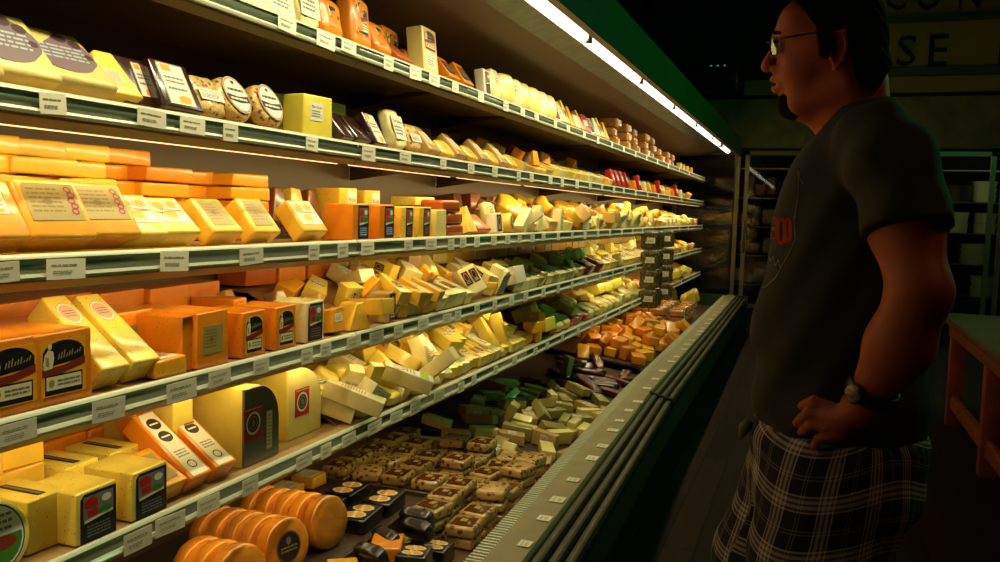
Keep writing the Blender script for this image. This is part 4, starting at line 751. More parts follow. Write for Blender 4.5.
BAKED = {0:(-1.2860,3.8116,1.2937,0.934,-0.354,0.022,-0.039), 1:(-1.3189,3.8976,1.2827,0.904,-0.149,0.392,0.084), 2:(-1.3150,3.9424,1.3284,0.749,-0.352,-0.504,-0.246), 3:(-1.3031,4.0033,1.3231,0.825,-0.266,-0.433,-0.248),
4:(-1.2885,4.0668,1.2810,0.987,-0.051,0.008,-0.149), 5:(-1.3027,4.1356,1.3228,0.835,0.009,-0.548,0.051), 6:(-1.2803,4.1878,1.2974,0.978,0.008,-0.206,0.025), 8:(-1.2955,4.3503,1.3319,0.828,-0.044,-0.557,-0.047),
9:(-1.2830,4.4412,1.2782,1.000,0.009,0.012,0.014), 10:(-1.2825,4.5284,1.3315,0.707,-0.022,-0.706,0.024), 11:(-1.2990,4.6238,1.3257,0.777,-0.032,-0.629,-0.016), 12:(-1.3060,4.7188,1.3248,0.797,-0.012,-0.603,0.007),
14:(-1.2389,4.9227,1.3563,0.917,-0.057,-0.356,0.171), 15:(-1.2898,4.9881,1.2815,0.994,-0.035,0.006,-0.101), 16:(-1.2889,5.0766,1.3240,0.819,-0.027,-0.573,-0.012), 17:(-1.2800,5.1654,1.2998,0.976,0.008,-0.215,0.029),
18:(-1.2838,5.2543,1.2781,1.000,0.009,0.014,0.016), 19:(-1.2745,5.3535,1.3437,0.802,-0.014,-0.597,0.001), 20:(-1.2801,5.4425,1.2974,0.981,0.009,-0.189,0.027), 21:(-1.3060,5.5258,1.3224,0.841,-0.002,-0.541,0.023),
22:(-1.2302,5.5998,1.3899,0.705,-0.096,-0.698,-0.079), 23:(-1.2887,5.7035,1.2772,0.997,0.018,0.077,0.020), 24:(-1.2782,5.8213,1.3305,0.804,0.091,-0.586,0.052), 25:(-1.3212,5.9523,1.2699,0.936,0.077,0.338,-0.057),
26:(-1.2886,6.0611,1.2814,0.995,-0.037,0.004,-0.097), 27:(-1.2895,6.1449,1.2773,0.998,0.021,0.063,-0.020), 28:(-1.2732,6.2291,1.3455,0.795,0.010,-0.607,0.003), 29:(-1.2779,6.3696,1.2841,0.996,0.048,-0.069,-0.014),
30:(-1.3043,6.5254,1.2706,0.973,0.045,0.225,-0.026), 31:(-1.2848,6.6324,1.3421,0.818,-0.046,-0.572,-0.043), 32:(-1.2876,6.7328,1.2869,0.982,-0.054,-0.096,-0.155), 33:(-1.2792,6.8794,1.3151,0.938,0.003,-0.346,0.032),
34:(-1.2847,6.9783,1.2775,1.000,0.016,0.019,0.018), 36:(-1.2777,7.2549,1.2837,0.997,-0.038,-0.059,0.015), 37:(-1.2900,7.3713,1.2766,0.997,0.028,0.077,0.013), 38:(-1.2925,7.4771,1.3310,0.742,-0.032,-0.669,0.012),
39:(-1.2906,7.5800,1.3307,0.840,0.023,-0.537,0.074), 40:(-1.2960,7.6826,1.3306,0.844,-0.019,-0.536,0.009), 41:(-1.2991,7.7736,1.3258,0.774,-0.054,-0.630,-0.042), 42:(-1.2759,7.8950,1.3266,0.815,-0.008,-0.579,-0.022),
43:(-1.2840,8.0138,1.2775,1.000,0.016,0.019,0.012), 44:(-1.2771,8.1432,1.3257,0.823,0.018,-0.568,0.014), 45:(-1.2852,8.2500,1.2774,0.999,0.016,0.036,0.001), 46:(-1.2782,8.3692,1.3288,0.811,-0.065,-0.580,-0.044),
47:(-1.2825,8.4891,1.2784,1.000,0.005,0.003,0.009), 48:(-1.2869,8.5837,1.3268,0.827,-0.094,-0.550,-0.076), 49:(-1.3006,8.7339,1.3295,0.764,0.115,-0.605,0.191), 50:(-1.2884,8.8353,1.2775,0.998,0.021,0.060,0.016),
51:(-1.2883,8.9348,1.3309,0.742,0.028,-0.665,0.078), 52:(-1.2785,9.0554,1.3255,0.825,0.026,-0.565,0.023), 53:(-1.3079,9.1639,1.3245,0.803,-0.004,-0.595,0.018), 54:(-1.2820,9.2742,1.3262,0.827,-0.026,-0.561,-0.010),
55:(-1.2805,9.4033,1.2992,0.978,0.009,-0.207,0.035), 56:(-1.2766,9.5196,1.3073,0.934,-0.032,-0.347,-0.085), 57:(-1.2939,9.6408,1.2771,0.994,0.023,0.078,-0.077), 58:(-1.2854,9.7533,1.2809,0.999,0.011,0.028,0.015),
59:(-1.2882,9.8481,1.2769,0.998,0.029,0.052,0.018), 60:(-1.2772,9.9673,1.3257,0.823,0.017,-0.568,0.011), 61:(-1.2846,10.0836,1.2818,1.000,0.007,0.017,0.006), 62:(-1.3066,10.1959,1.3294,0.785,0.034,-0.612,0.089),
63:(-1.4493,3.8577,1.3748,0.649,-0.658,-0.134,0.357), 64:(-1.4676,3.9696,1.3867,0.844,-0.014,-0.535,0.018), 65:(-1.4722,4.0654,1.3388,0.944,0.072,0.229,0.225), 66:(-1.4638,4.1657,1.3914,0.826,0.147,-0.536,0.095),
67:(-1.4635,4.2330,1.3848,0.810,-0.261,-0.505,-0.147), 68:(-1.4152,4.3303,1.3634,0.828,-0.187,-0.519,-0.097), 69:(-1.3910,4.4423,1.3620,0.721,0.299,-0.595,0.194), 70:(-1.4817,4.5769,1.4310,0.770,0.338,-0.526,0.127),
71:(-1.4551,4.7047,1.4112,0.813,-0.202,-0.522,-0.158), 72:(-1.3836,4.9412,1.3002,0.964,0.001,0.216,-0.152), 73:(-1.4201,5.1600,1.3978,0.810,0.241,-0.521,0.117), 74:(-1.4533,5.3023,1.4103,0.844,-0.015,-0.536,-0.035),
75:(-1.4327,5.5284,1.4032,0.837,0.034,-0.546,-0.016), 76:(-1.4569,5.7339,1.3992,0.826,-0.156,-0.532,-0.099), 77:(-1.4088,5.9218,1.3776,0.834,0.112,-0.536,0.075), 78:(-1.3935,6.1049,1.3708,0.839,0.055,-0.539,0.038),
79:(-1.4395,6.2313,1.3914,0.828,-0.147,-0.533,-0.094), 80:(-1.4366,6.3964,1.3230,0.949,0.067,0.227,0.207), 81:(-1.4419,6.5538,1.3922,0.759,0.361,-0.487,0.239), 82:(-1.4062,6.7000,1.3898,0.840,0.090,-0.534,0.032),
83:(-1.4793,6.9299,1.4300,0.752,0.388,-0.508,0.158), 84:(-1.3336,7.0202,1.3469,0.629,-0.548,-0.405,-0.375), 85:(-1.4452,7.2345,1.3243,0.886,0.001,0.460,-0.054), 86:(-1.3758,7.3948,1.2970,0.975,0.033,0.219,0.029),
87:(-1.4591,7.5463,1.3243,0.806,0.056,0.589,0.010), 88:(-1.4438,7.7573,1.3225,0.831,-0.014,0.555,-0.040), 89:(-1.3860,7.9455,1.3842,0.804,-0.164,-0.551,-0.150), 90:(-1.4268,8.1180,1.3186,0.973,0.033,0.227,0.025),
91:(-1.3597,8.2616,1.3557,0.841,0.018,-0.540,0.013), 92:(-1.3800,8.4562,1.3777,0.841,-0.058,-0.535,-0.064), 93:(-1.3961,8.6426,1.3849,0.841,-0.055,-0.535,-0.061), 94:(-1.3547,8.8521,1.3528,0.787,0.296,-0.479,0.251),
95:(-1.3774,8.9846,1.3802,0.806,0.244,-0.527,0.110), 96:(-1.3801,9.1572,1.3648,0.841,0.003,-0.540,0.004), 97:(-1.3943,9.3348,1.3712,0.831,-0.133,-0.534,-0.086), 98:(-1.3938,9.4944,1.3708,0.842,-0.008,-0.539,-0.005),
99:(-1.3355,9.6754,1.3460,0.838,0.015,-0.545,0.010), 100:(-1.4540,3.2453,1.3277,0.715,-0.000,-0.699,0.024), 101:(-1.4342,3.3105,1.3028,0.506,0.551,-0.494,-0.443), 102:(-1.4474,3.4220,1.3276,0.714,-0.073,-0.696,-0.031),
103:(-1.3980,3.5014,1.2776,0.998,0.016,0.010,-0.053), 104:(-1.4973,3.7544,1.2789,0.497,0.518,0.467,-0.516), 105:(-1.3360,3.9668,1.3908,0.838,0.281,-0.467,0.034), 106:(-1.4241,4.0751,1.3180,0.936,0.070,0.225,0.262),
107:(-1.3555,4.1926,1.3351,0.947,0.002,-0.322,0.017), 108:(-1.3673,4.3135,1.3370,0.901,0.209,-0.269,0.269), 109:(-1.3316,4.5139,1.3688,0.890,-0.240,-0.366,0.130), 110:(-1.4332,4.6487,1.3199,0.845,0.016,0.534,0.020),
111:(-1.3222,4.8764,1.3563,0.765,0.293,-0.416,0.396), 112:(-1.3716,5.0431,1.2965,0.755,0.137,0.162,0.621), 113:(-1.3917,5.0252,1.3391,0.641,0.588,-0.230,-0.436), 115:(-1.3315,5.2342,1.3332,0.831,0.094,-0.539,0.101),
116:(-1.4048,5.3480,1.3444,0.812,0.487,0.310,0.091), 117:(-1.4204,5.4648,1.3167,0.583,0.164,0.139,0.784), 118:(-1.3262,5.6603,1.3554,0.836,0.104,-0.536,0.045), 119:(-1.4020,5.8311,1.3727,0.506,0.629,0.473,-0.353),
120:(-1.3961,5.9119,1.4070,0.157,-0.237,-0.719,-0.635), 121:(-1.3475,6.1831,1.3261,0.673,0.714,0.118,-0.154), 122:(-1.3860,6.2410,1.4309,0.194,0.314,-0.830,-0.417), 123:(-1.3437,6.4120,1.3090,0.989,-0.057,-0.046,-0.125),
124:(-1.3408,6.5476,1.3385,0.935,-0.171,-0.107,0.293), 125:(-1.3948,6.7541,1.3320,0.852,-0.445,0.258,-0.095), 126:(-1.4258,6.8886,1.3181,0.787,-0.024,0.457,0.413), 128:(-1.4135,7.1644,1.3398,0.321,-0.480,0.676,-0.457),
129:(-1.3015,3.8528,1.6092,0.828,0.019,-0.557,0.066), 130:(-1.3041,3.9499,1.5992,0.831,-0.001,-0.556,0.014), 131:(-1.2829,4.0911,1.5969,0.767,0.005,-0.642,-0.006), 132:(-1.3001,4.2317,1.5997,0.823,-0.024,-0.567,-0.020),
133:(-1.3037,4.3278,1.6091,0.829,0.022,-0.554,0.069), 134:(-1.3102,4.3991,1.6159,0.776,-0.031,-0.630,0.008), 135:(-1.2992,4.4880,1.6097,0.821,-0.066,-0.562,-0.070), 136:(-1.3058,4.5621,1.6090,0.834,-0.013,-0.551,0.017),
137:(-1.2993,4.6326,1.6093,0.829,-0.006,-0.559,0.017), 138:(-1.3002,4.6989,1.6094,0.828,-0.031,-0.559,-0.009), 139:(-1.3066,4.7651,1.6089,0.836,0.005,-0.548,0.031), 140:(-1.3064,4.8330,1.6092,0.834,-0.036,-0.551,-0.008),
141:(-1.3076,4.8905,1.6092,0.835,-0.022,-0.549,0.019), 142:(-1.3045,4.9578,1.6090,0.830,0.024,-0.553,0.073), 143:(-1.3051,5.0233,1.6090,0.834,-0.010,-0.551,0.011), 144:(-1.2914,5.0996,1.6101,0.817,-0.032,-0.576,-0.018),
145:(-1.3008,5.1823,1.6097,0.825,-0.054,-0.561,-0.048), 146:(-1.3063,5.2605,1.6089,0.835,-0.012,-0.550,0.007), 147:(-1.3027,5.3359,1.6093,0.829,-0.032,-0.558,-0.021), 148:(-1.3006,5.4182,1.6094,0.829,-0.016,-0.559,0.003),
149:(-1.3157,5.5073,1.6164,0.761,-0.021,-0.648,0.020), 150:(-1.3147,5.6066,1.6164,0.761,-0.011,-0.648,0.031), 151:(-1.3015,5.6902,1.6093,0.829,-0.020,-0.558,-0.004), 152:(-1.4001,2.8588,1.6355,0.840,-0.038,-0.541,-0.012),
153:(-1.3887,3.0126,1.6370,0.831,0.103,-0.541,0.078), 154:(-1.3914,3.1467,1.6382,0.838,-0.038,-0.544,-0.017), 155:(-1.4002,3.2899,1.6356,0.840,-0.038,-0.541,-0.012), 156:(-1.3726,3.4654,1.6194,0.838,0.003,-0.545,-0.006),
157:(-1.4153,3.6111,1.6489,0.666,0.717,0.180,-0.101), 158:(-1.5003,3.7229,1.6951,0.703,-0.095,-0.699,-0.091), 159:(-1.4572,3.8611,1.6156,0.969,0.006,0.214,-0.121), 160:(-1.4259,3.9782,1.6562,0.551,-0.711,0.414,-0.140),
161:(-1.3811,4.1143,1.6084,0.563,0.021,-0.133,-0.816), 162:(-1.4185,4.2232,1.6577,0.775,-0.015,-0.632,0.029), 163:(-1.4613,4.3235,1.6174,0.965,0.001,0.213,-0.156), 164:(-1.4069,4.4862,1.6732,0.619,0.192,-0.573,0.502),
165:(-1.4600,4.5691,1.6743,0.715,-0.043,-0.697,-0.028), 166:(-1.4668,4.6759,1.6985,0.225,0.050,-0.972,-0.043), 167:(-1.5064,4.7770,1.6417,0.536,-0.027,0.844,0.003), 168:(-1.4626,4.9592,1.6743,0.715,-0.009,-0.699,0.007),
169:(-1.3986,5.1272,1.6776,0.780,-0.160,-0.552,0.248), 170:(-1.4173,5.2455,1.6652,0.837,0.010,-0.548,0.008), 171:(-1.4407,5.4186,1.6100,0.059,0.525,0.053,-0.847), 172:(-1.3956,5.5153,1.6337,0.835,-0.107,-0.537,-0.059),
173:(-1.4193,5.6770,1.6437,0.840,0.013,-0.542,0.023), 174:(-1.3756,5.8087,1.6124,0.140,-0.667,0.329,0.654), 175:(-1.3533,5.9462,1.6163,0.838,0.024,-0.544,0.031), 176:(-1.3527,6.0894,1.6161,0.837,0.044,-0.543,0.045),
177:(-1.5113,6.2441,1.6951,0.705,-0.081,-0.700,-0.077), 178:(-1.3664,6.4092,1.6214,0.840,0.016,-0.542,0.025), 179:(-1.3679,6.5335,1.6429,0.841,-0.183,-0.499,-0.102), 180:(-1.3491,6.6802,1.6351,0.856,-0.007,-0.516,0.029),
181:(-1.3467,6.8015,1.6138,0.838,-0.013,-0.545,0.005), 182:(-1.4483,6.9681,1.6951,0.708,0.043,-0.704,0.048), 183:(-1.3436,7.1284,1.6126,0.838,-0.026,-0.545,-0.005), 184:(-1.3708,7.2896,1.6232,0.840,0.009,-0.542,0.020),
185:(-1.4005,7.4061,1.5916,0.974,0.034,0.221,0.024), 186:(-1.3384,7.5503,1.6106,0.837,0.023,-0.546,0.030), 187:(-1.2834,7.7174,1.6124,0.824,-0.024,-0.566,-0.012), 188:(-1.4458,7.8820,1.6952,0.705,0.066,-0.702,0.071),
189:(-1.3093,8.0221,1.6172,0.716,-0.102,-0.688,-0.061), 190:(-1.4306,8.0863,1.6057,0.490,-0.258,0.701,0.449), 191:(-1.3258,8.2301,1.5623,0.979,0.030,0.199,0.015), 192:(-1.4630,8.3902,1.6951,0.708,0.037,-0.704,0.041),
193:(-1.3519,8.5671,1.6375,0.835,-0.060,-0.546,-0.039), 194:(-1.3453,8.7183,1.6347,0.837,-0.004,-0.548,-0.001), 195:(-1.3442,8.8964,1.6333,0.856,-0.020,-0.517,0.019), 196:(-1.4793,8.9911,1.6336,0.999,0.028,0.019,-0.026),
197:(-1.4506,9.1293,1.6951,0.709,-0.022,-0.705,-0.018), 198:(-1.3165,9.2988,1.6021,0.832,0.065,-0.547,0.061), 199:(-1.3179,9.4398,1.6415,0.274,-0.056,-0.959,-0.046), 200:(-1.3074,9.5744,1.5990,0.834,-0.007,-0.552,0.004),
201:(-1.3187,2.5650,1.0520,0.824,-0.194,-0.523,-0.102), 202:(-1.2985,2.6157,1.0481,0.816,-0.137,-0.548,-0.126), 203:(-1.3038,2.6774,1.0488,0.825,-0.122,-0.544,-0.086), 204:(-1.2976,2.7329,1.0475,0.827,-0.088,-0.550,-0.072),
205:(-1.2859,2.7849,1.0476,0.824,-0.054,-0.562,-0.038), 206:(-1.2922,2.8364,1.0476,0.830,-0.024,-0.557,-0.010), 207:(-1.2782,2.8919,1.0488,0.820,0.006,-0.572,0.013), 208:(-1.2753,2.9740,1.0583,0.809,0.001,-0.587,0.014),
209:(-1.2799,3.0776,1.0570,0.820,0.019,-0.571,0.048), 210:(-1.2793,3.1553,1.0477,0.823,-0.013,-0.567,0.015), 211:(-1.2760,3.2365,1.0451,0.915,0.093,-0.279,-0.277), 212:(-1.3288,3.4458,1.0554,0.482,0.240,-0.530,-0.656),
214:(-1.3218,3.5975,1.0001,0.979,0.022,0.202,-0.024), 215:(-1.3659,3.7192,1.0196,0.790,0.092,0.601,-0.083), 216:(-1.3382,2.1293,1.0835,0.084,-0.959,-0.195,0.190), 217:(-1.2218,2.3329,1.0996,0.665,-0.131,-0.728,-0.104),
220:(-1.3746,2.5381,1.0598,0.919,0.343,0.095,-0.172), 221:(-1.5968,2.0590,1.0023,0.072,0.700,0.055,-0.709), 222:(-1.5024,2.1972,1.1274,0.665,-0.534,-0.402,-0.332), 223:(-1.4605,2.3014,1.1140,0.738,-0.426,-0.453,-0.262),
224:(-1.3903,2.4524,1.0760,0.689,0.684,0.047,-0.236), 225:(-1.4187,2.5437,1.1714,0.571,-0.085,-0.816,-0.042), 226:(-1.4856,2.6261,1.1253,0.847,-0.013,-0.532,0.015), 227:(-1.4742,2.7170,1.1311,0.841,0.077,-0.531,0.068),
228:(-1.5031,2.8066,1.1332,0.798,0.259,-0.509,0.195), 229:(-1.4639,2.8938,1.1100,0.845,-0.042,-0.533,0.005), 230:(-1.4797,2.9584,1.1226,0.846,-0.062,-0.530,-0.018), 231:(-1.4615,3.0597,1.1254,0.846,-0.047,-0.532,-0.015),
232:(-1.5045,3.1476,1.1368,0.605,-0.637,-0.282,0.386), 233:(-1.5655,3.2356,1.1729,0.655,-0.465,-0.481,-0.351), 234:(-1.4578,3.3486,1.1072,0.844,-0.074,-0.531,-0.016), 235:(-1.2814,2.5848,1.0953,0.833,-0.114,-0.533,-0.095),
236:(-1.2528,2.6195,1.0682,0.525,0.404,-0.468,-0.585), 237:(-1.2563,2.7142,1.0834,0.834,-0.035,-0.551,-0.016), 238:(-1.2421,2.7975,1.0837,0.827,0.022,-0.558,0.058), 239:(-1.4432,2.7744,1.1451,0.559,0.361,-0.482,-0.570),
240:(-1.3833,2.8493,1.1464,0.775,-0.302,-0.526,-0.176), 241:(-1.4323,2.9481,1.0458,0.943,0.025,0.331,0.019), 242:(-1.4554,3.0114,1.0559,0.878,0.031,0.468,-0.093), 243:(-1.4505,3.2049,1.1139,0.894,-0.223,-0.304,0.242),
244:(-1.3549,3.3343,1.0481,0.570,-0.405,-0.436,0.567), 245:(-1.3892,3.3842,1.0519,0.443,0.403,0.560,0.572), 246:(-1.5118,3.5094,1.1391,0.177,0.823,-0.107,0.530), 247:(-1.4542,3.5613,1.1111,0.815,-0.248,-0.505,-0.142),
248:(-1.2867,3.7827,1.0482,0.812,-0.073,-0.574,-0.076), 249:(-1.2849,3.8665,1.0507,0.746,-0.047,-0.663,-0.032), 250:(-1.2845,3.9561,1.0517,0.738,-0.036,-0.673,-0.033), 251:(-1.2819,4.0399,1.0483,0.814,-0.007,-0.581,0.017),
252:(-1.2794,4.1265,1.0484,0.801,0.008,-0.597,0.031), 253:(-1.2882,4.2182,1.0646,0.833,0.010,-0.552,0.038), 254:(-1.2882,4.2962,1.0481,0.817,-0.046,-0.574,-0.038), 255:(-1.2838,4.3825,1.0483,0.804,-0.019,-0.594,-0.006),
256:(-1.2783,4.4689,1.0488,0.809,0.000,-0.587,0.023), 257:(-1.2802,4.5446,1.0484,0.812,-0.005,-0.583,0.020), 258:(-1.2798,4.6311,1.0483,0.803,0.011,-0.595,0.035), 259:(-1.2803,4.7279,1.0482,0.804,0.015,-0.592,0.041),
260:(-1.2900,4.8229,1.0281,0.957,-0.015,-0.289,-0.020), 261:(-1.2930,4.9247,1.0472,0.821,-0.019,-0.571,-0.008), 262:(-1.2982,5.0288,1.0463,0.833,-0.007,-0.553,0.010), 263:(-1.2752,5.1207,1.0594,0.803,0.016,-0.596,0.008),
264:(-1.3015,5.2183,1.0459,0.838,-0.010,-0.546,0.004), 265:(-1.3039,5.3156,1.0464,0.840,0.011,-0.540,0.043), 266:(-1.2754,5.4103,1.0575,0.811,-0.000,-0.585,0.021), 267:(-1.2984,5.4850,1.0471,0.833,-0.024,-0.553,-0.010),
268:(-1.3062,5.5672,1.0488,0.797,-0.022,-0.604,-0.006), 269:(-1.2974,5.6484,1.0473,0.827,-0.068,-0.553,-0.075), 270:(-1.3058,5.7509,1.0490,0.794,-0.028,-0.607,-0.013), 271:(-1.2981,5.8488,1.0463,0.833,-0.008,-0.554,0.008),
272:(-1.2981,5.9562,1.0462,0.834,-0.000,-0.551,0.019), 273:(-1.2807,6.0629,1.0177,0.985,0.007,-0.173,0.025), 274:(-1.2933,6.1671,1.0498,0.812,-0.105,-0.569,-0.077), 275:(-1.3001,6.2458,1.0471,0.833,-0.031,-0.552,-0.020),
276:(-1.2930,6.3104,1.0477,0.821,-0.077,-0.561,-0.075), 277:(-1.2976,6.3857,1.0474,0.828,-0.042,-0.558,-0.035), 278:(-1.2877,6.4654,1.0480,0.819,-0.043,-0.572,-0.035), 279:(-1.2989,6.5453,1.0470,0.834,-0.025,-0.551,-0.001),
280:(-1.2993,6.6141,1.0470,0.834,-0.011,-0.551,0.009), 281:(-1.2979,6.7081,1.0471,0.832,-0.015,-0.554,0.003), 282:(-1.2893,6.7840,1.0477,0.824,-0.016,-0.566,0.003), 283:(-1.2947,6.8735,1.0473,0.829,-0.008,-0.559,0.015),
284:(-1.2904,6.9582,1.0480,0.819,-0.045,-0.570,-0.038), 285:(-1.2951,7.0419,1.0475,0.827,-0.028,-0.561,-0.015), 286:(-1.2960,7.1193,1.0471,0.832,-0.004,-0.554,0.020), 287:(-1.2959,7.2101,1.0474,0.829,-0.024,-0.559,-0.009),
288:(-1.3877,3.6092,1.0816,0.828,-0.183,-0.519,-0.103), 289:(-1.4250,3.7210,1.1424,0.204,-0.123,-0.971,0.008), 290:(-1.4240,3.8295,1.1453,0.241,-0.098,-0.966,-0.000), 291:(-1.3626,3.9212,1.0708,0.843,0.027,-0.535,0.042),
292:(-1.3972,4.0228,1.0856,0.845,0.028,-0.533,0.043), 293:(-1.3633,4.1342,1.0862,0.781,-0.160,-0.505,0.332), 294:(-1.3916,4.2053,1.0832,0.842,0.055,-0.533,0.061), 295:(-1.5132,4.3429,1.0836,0.546,0.046,0.834,-0.059),
296:(-1.4006,4.4459,1.1429,0.239,-0.549,-0.769,0.225), 297:(-1.4997,4.5154,1.0792,0.537,-0.021,0.843,0.014), 298:(-1.3924,4.7189,1.1393,0.171,-0.543,-0.812,0.128), 299:(-1.4178,4.7855,1.1512,0.203,-0.018,-0.978,0.038),
300:(-1.3808,4.8668,1.0785,0.848,0.003,-0.529,0.019), 301:(-1.4168,4.9373,1.1442,0.220,-0.025,-0.950,-0.220), 302:(-1.3529,5.0359,1.1548,0.546,0.051,-0.828,-0.114), 303:(-1.3947,5.1619,1.0844,0.848,-0.058,-0.527,-0.023),
304:(-1.3686,5.2156,1.1265,0.404,0.547,-0.607,-0.411), 305:(-1.3926,5.4037,1.0918,0.745,-0.214,-0.509,0.373), 306:(-1.4210,5.4644,1.0961,0.844,0.041,-0.532,0.050), 307:(-1.3867,5.5475,1.1498,0.643,-0.087,-0.755,0.098),
308:(-1.3863,5.5764,1.0676,0.584,0.406,-0.405,-0.574), 309:(-1.4140,5.7226,1.1698,0.112,-0.753,-0.631,0.150), 310:(-1.3809,5.7597,1.0786,0.845,-0.010,-0.534,0.017), 311:(-1.4222,5.8649,1.1200,0.219,-0.038,-0.974,-0.031),
312:(-1.4233,5.9596,1.1195,0.206,-0.022,-0.978,-0.032), 313:(-1.3553,6.0481,1.0677,0.844,0.014,-0.536,0.033), 314:(-1.3743,6.1224,1.0758,0.844,0.025,-0.534,0.041), 315:(-1.3968,6.1719,1.1328,0.437,0.453,-0.613,-0.478),
316:(-1.4318,6.3517,1.0871,0.569,-0.356,-0.437,0.599), 317:(-1.4472,6.4112,1.1325,0.235,-0.078,-0.969,-0.022), 318:(-1.3962,6.5037,1.1449,0.680,-0.013,-0.731,0.056), 319:(-1.4398,6.5823,1.0797,0.451,-0.595,0.171,0.643),
320:(-1.4112,6.6924,1.0917,0.846,0.023,-0.532,0.039), 321:(-1.4216,6.7838,1.0823,0.569,-0.375,-0.438,0.586), 322:(-1.3907,6.8437,1.1487,0.651,0.011,-0.757,0.058), 323:(-1.3783,6.9446,1.1525,0.511,0.705,-0.485,-0.082),
324:(-1.4448,7.0245,1.1146,0.536,0.656,-0.433,0.309), 325:(-1.4015,7.1406,1.1373,0.466,-0.558,-0.514,0.456), 326:(-1.4164,7.1788,1.0940,0.844,-0.084,-0.528,-0.032), 327:(-1.3096,7.2769,1.0360,0.673,-0.717,0.121,0.138),
328:(-1.2839,7.6124,1.0031,1.000,0.012,0.003,0.017), 329:(-1.3098,7.7185,1.0536,0.785,-0.024,-0.618,0.015), 330:(-1.2772,7.8891,1.0644,0.820,0.003,-0.572,-0.029), 331:(-1.2823,8.0229,1.0555,0.708,-0.020,-0.706,0.026),
332:(-1.2801,8.1816,1.0642,0.820,-0.015,-0.570,-0.055), 333:(-1.2785,8.3868,1.0655,0.807,-0.035,-0.583,-0.082), 334:(-1.2792,8.6096,1.0638,0.824,-0.010,-0.565,-0.048), 335:(-1.2746,8.8236,1.0653,0.814,-0.005,-0.580,-0.045),
336:(-1.2801,8.9630,1.0227,0.979,0.007,-0.201,0.029), 337:(-1.2869,9.0671,1.0553,0.723,-0.020,-0.690,0.026), 338:(-1.3000,9.1758,1.0535,0.771,0.092,-0.609,0.163), 339:(-1.2804,9.2824,1.0554,0.718,-0.005,-0.695,0.041),
340:(-1.2846,9.3855,1.0024,1.000,0.013,0.013,0.017), 341:(-1.2922,9.5379,1.0678,0.815,-0.108,-0.558,-0.110), 342:(-1.2813,9.7006,1.0074,0.999,0.008,-0.030,0.017), 343:(-1.3140,9.8101,1.0542,0.767,-0.015,-0.641,0.026),
344:(-1.2905,9.9097,1.0007,0.996,0.031,0.083,0.009), 345:(-1.3139,10.0270,1.0542,0.767,-0.015,-0.641,0.026), 346:(-1.2888,2.2727,0.7656,0.800,0.142,-0.561,0.158), 347:(-1.2858,2.3539,0.7548,0.803,0.089,-0.581,0.102),
348:(-1.2902,2.4633,0.7397,0.826,0.512,0.201,-0.123), 349:(-1.2768,2.5229,0.7566,0.790,-0.013,-0.613,-0.007), 350:(-1.2789,2.6067,0.7627,0.822,0.009,-0.568,0.045), 351:(-1.2815,2.6646,0.7535,0.907,0.019,-0.415,0.076),
352:(-1.2820,2.7174,0.7628,0.822,-0.042,-0.567,-0.030), 353:(-1.3226,2.7843,0.7227,0.905,-0.034,0.423,0.031), 354:(-1.2805,2.8513,0.7352,0.981,0.007,-0.192,0.023), 355:(-1.2859,2.9030,0.7627,0.820,-0.081,-0.562,-0.074),
356:(-1.1987,2.2859,0.7888,0.808,0.129,-0.554,0.156), 360:(-1.2057,2.6512,0.7901,0.800,0.203,-0.538,0.172), 361:(-1.2856,2.9616,0.7505,0.924,-0.035,-0.374,-0.067), 362:(-1.2886,3.0224,0.7632,0.808,-0.110,-0.567,-0.118),
363:(-1.2857,3.0751,0.7630,0.813,-0.110,-0.562,-0.108), 364:(-1.2864,3.1354,0.7636,0.817,-0.091,-0.563,-0.080), 365:(-1.2942,3.1997,0.7626,0.822,-0.074,-0.560,-0.071), 366:(-1.2974,3.2665,0.7623,0.828,-0.056,-0.555,-0.057),
367:(-1.2809,3.3318,0.7635,0.815,-0.032,-0.579,-0.015), 368:(-1.2801,3.3877,0.7632,0.816,-0.024,-0.578,0.003), 369:(-1.2796,3.4454,0.7632,0.813,0.020,-0.578,0.066), 370:(-1.2779,3.5062,0.7644,0.818,0.012,-0.575,0.009),
371:(-1.2840,3.5616,0.7488,0.938,-0.055,-0.338,-0.054), 372:(-1.2845,3.6153,0.7630,0.819,-0.038,-0.572,-0.017), 373:(-1.2804,3.6701,0.7327,0.986,0.010,-0.165,0.025), 374:(-1.2786,3.7242,0.7633,0.814,-0.005,-0.580,0.029),
375:(-1.2799,3.7796,0.7633,0.815,-0.021,-0.579,0.004), 376:(-1.2849,3.8436,0.7632,0.814,-0.059,-0.575,-0.056), 377:(-1.4573,2.2204,0.8317,0.795,-0.167,-0.581,-0.055), 378:(-1.3817,2.2964,0.7940,0.844,-0.065,-0.532,-0.021),
379:(-1.3898,2.3715,0.7430,0.880,-0.065,0.186,-0.431), 380:(-1.3710,2.4782,0.7347,0.796,0.125,0.185,0.562), 381:(-1.3918,2.5488,0.8008,0.654,0.529,-0.423,0.338), 382:(-1.4525,2.6042,0.8254,0.841,0.073,-0.531,0.072),
383:(-1.4866,2.7214,0.8151,0.813,0.278,-0.057,0.509), 384:(-1.3571,2.8539,0.7834,0.844,0.005,-0.536,0.027), 385:(-1.4655,2.9344,0.8354,0.803,0.008,-0.595,0.043), 386:(-1.4198,3.0230,0.8028,0.949,0.002,-0.314,0.021),
387:(-1.4907,3.1066,0.7838,0.924,0.017,0.313,0.220), 388:(-1.4535,3.1889,0.8300,0.803,-0.084,-0.590,-0.009), 389:(-1.4218,3.2581,0.8115,0.845,-0.031,-0.534,0.013), 390:(-1.4167,3.3279,0.8021,0.854,-0.021,-0.520,-0.016),
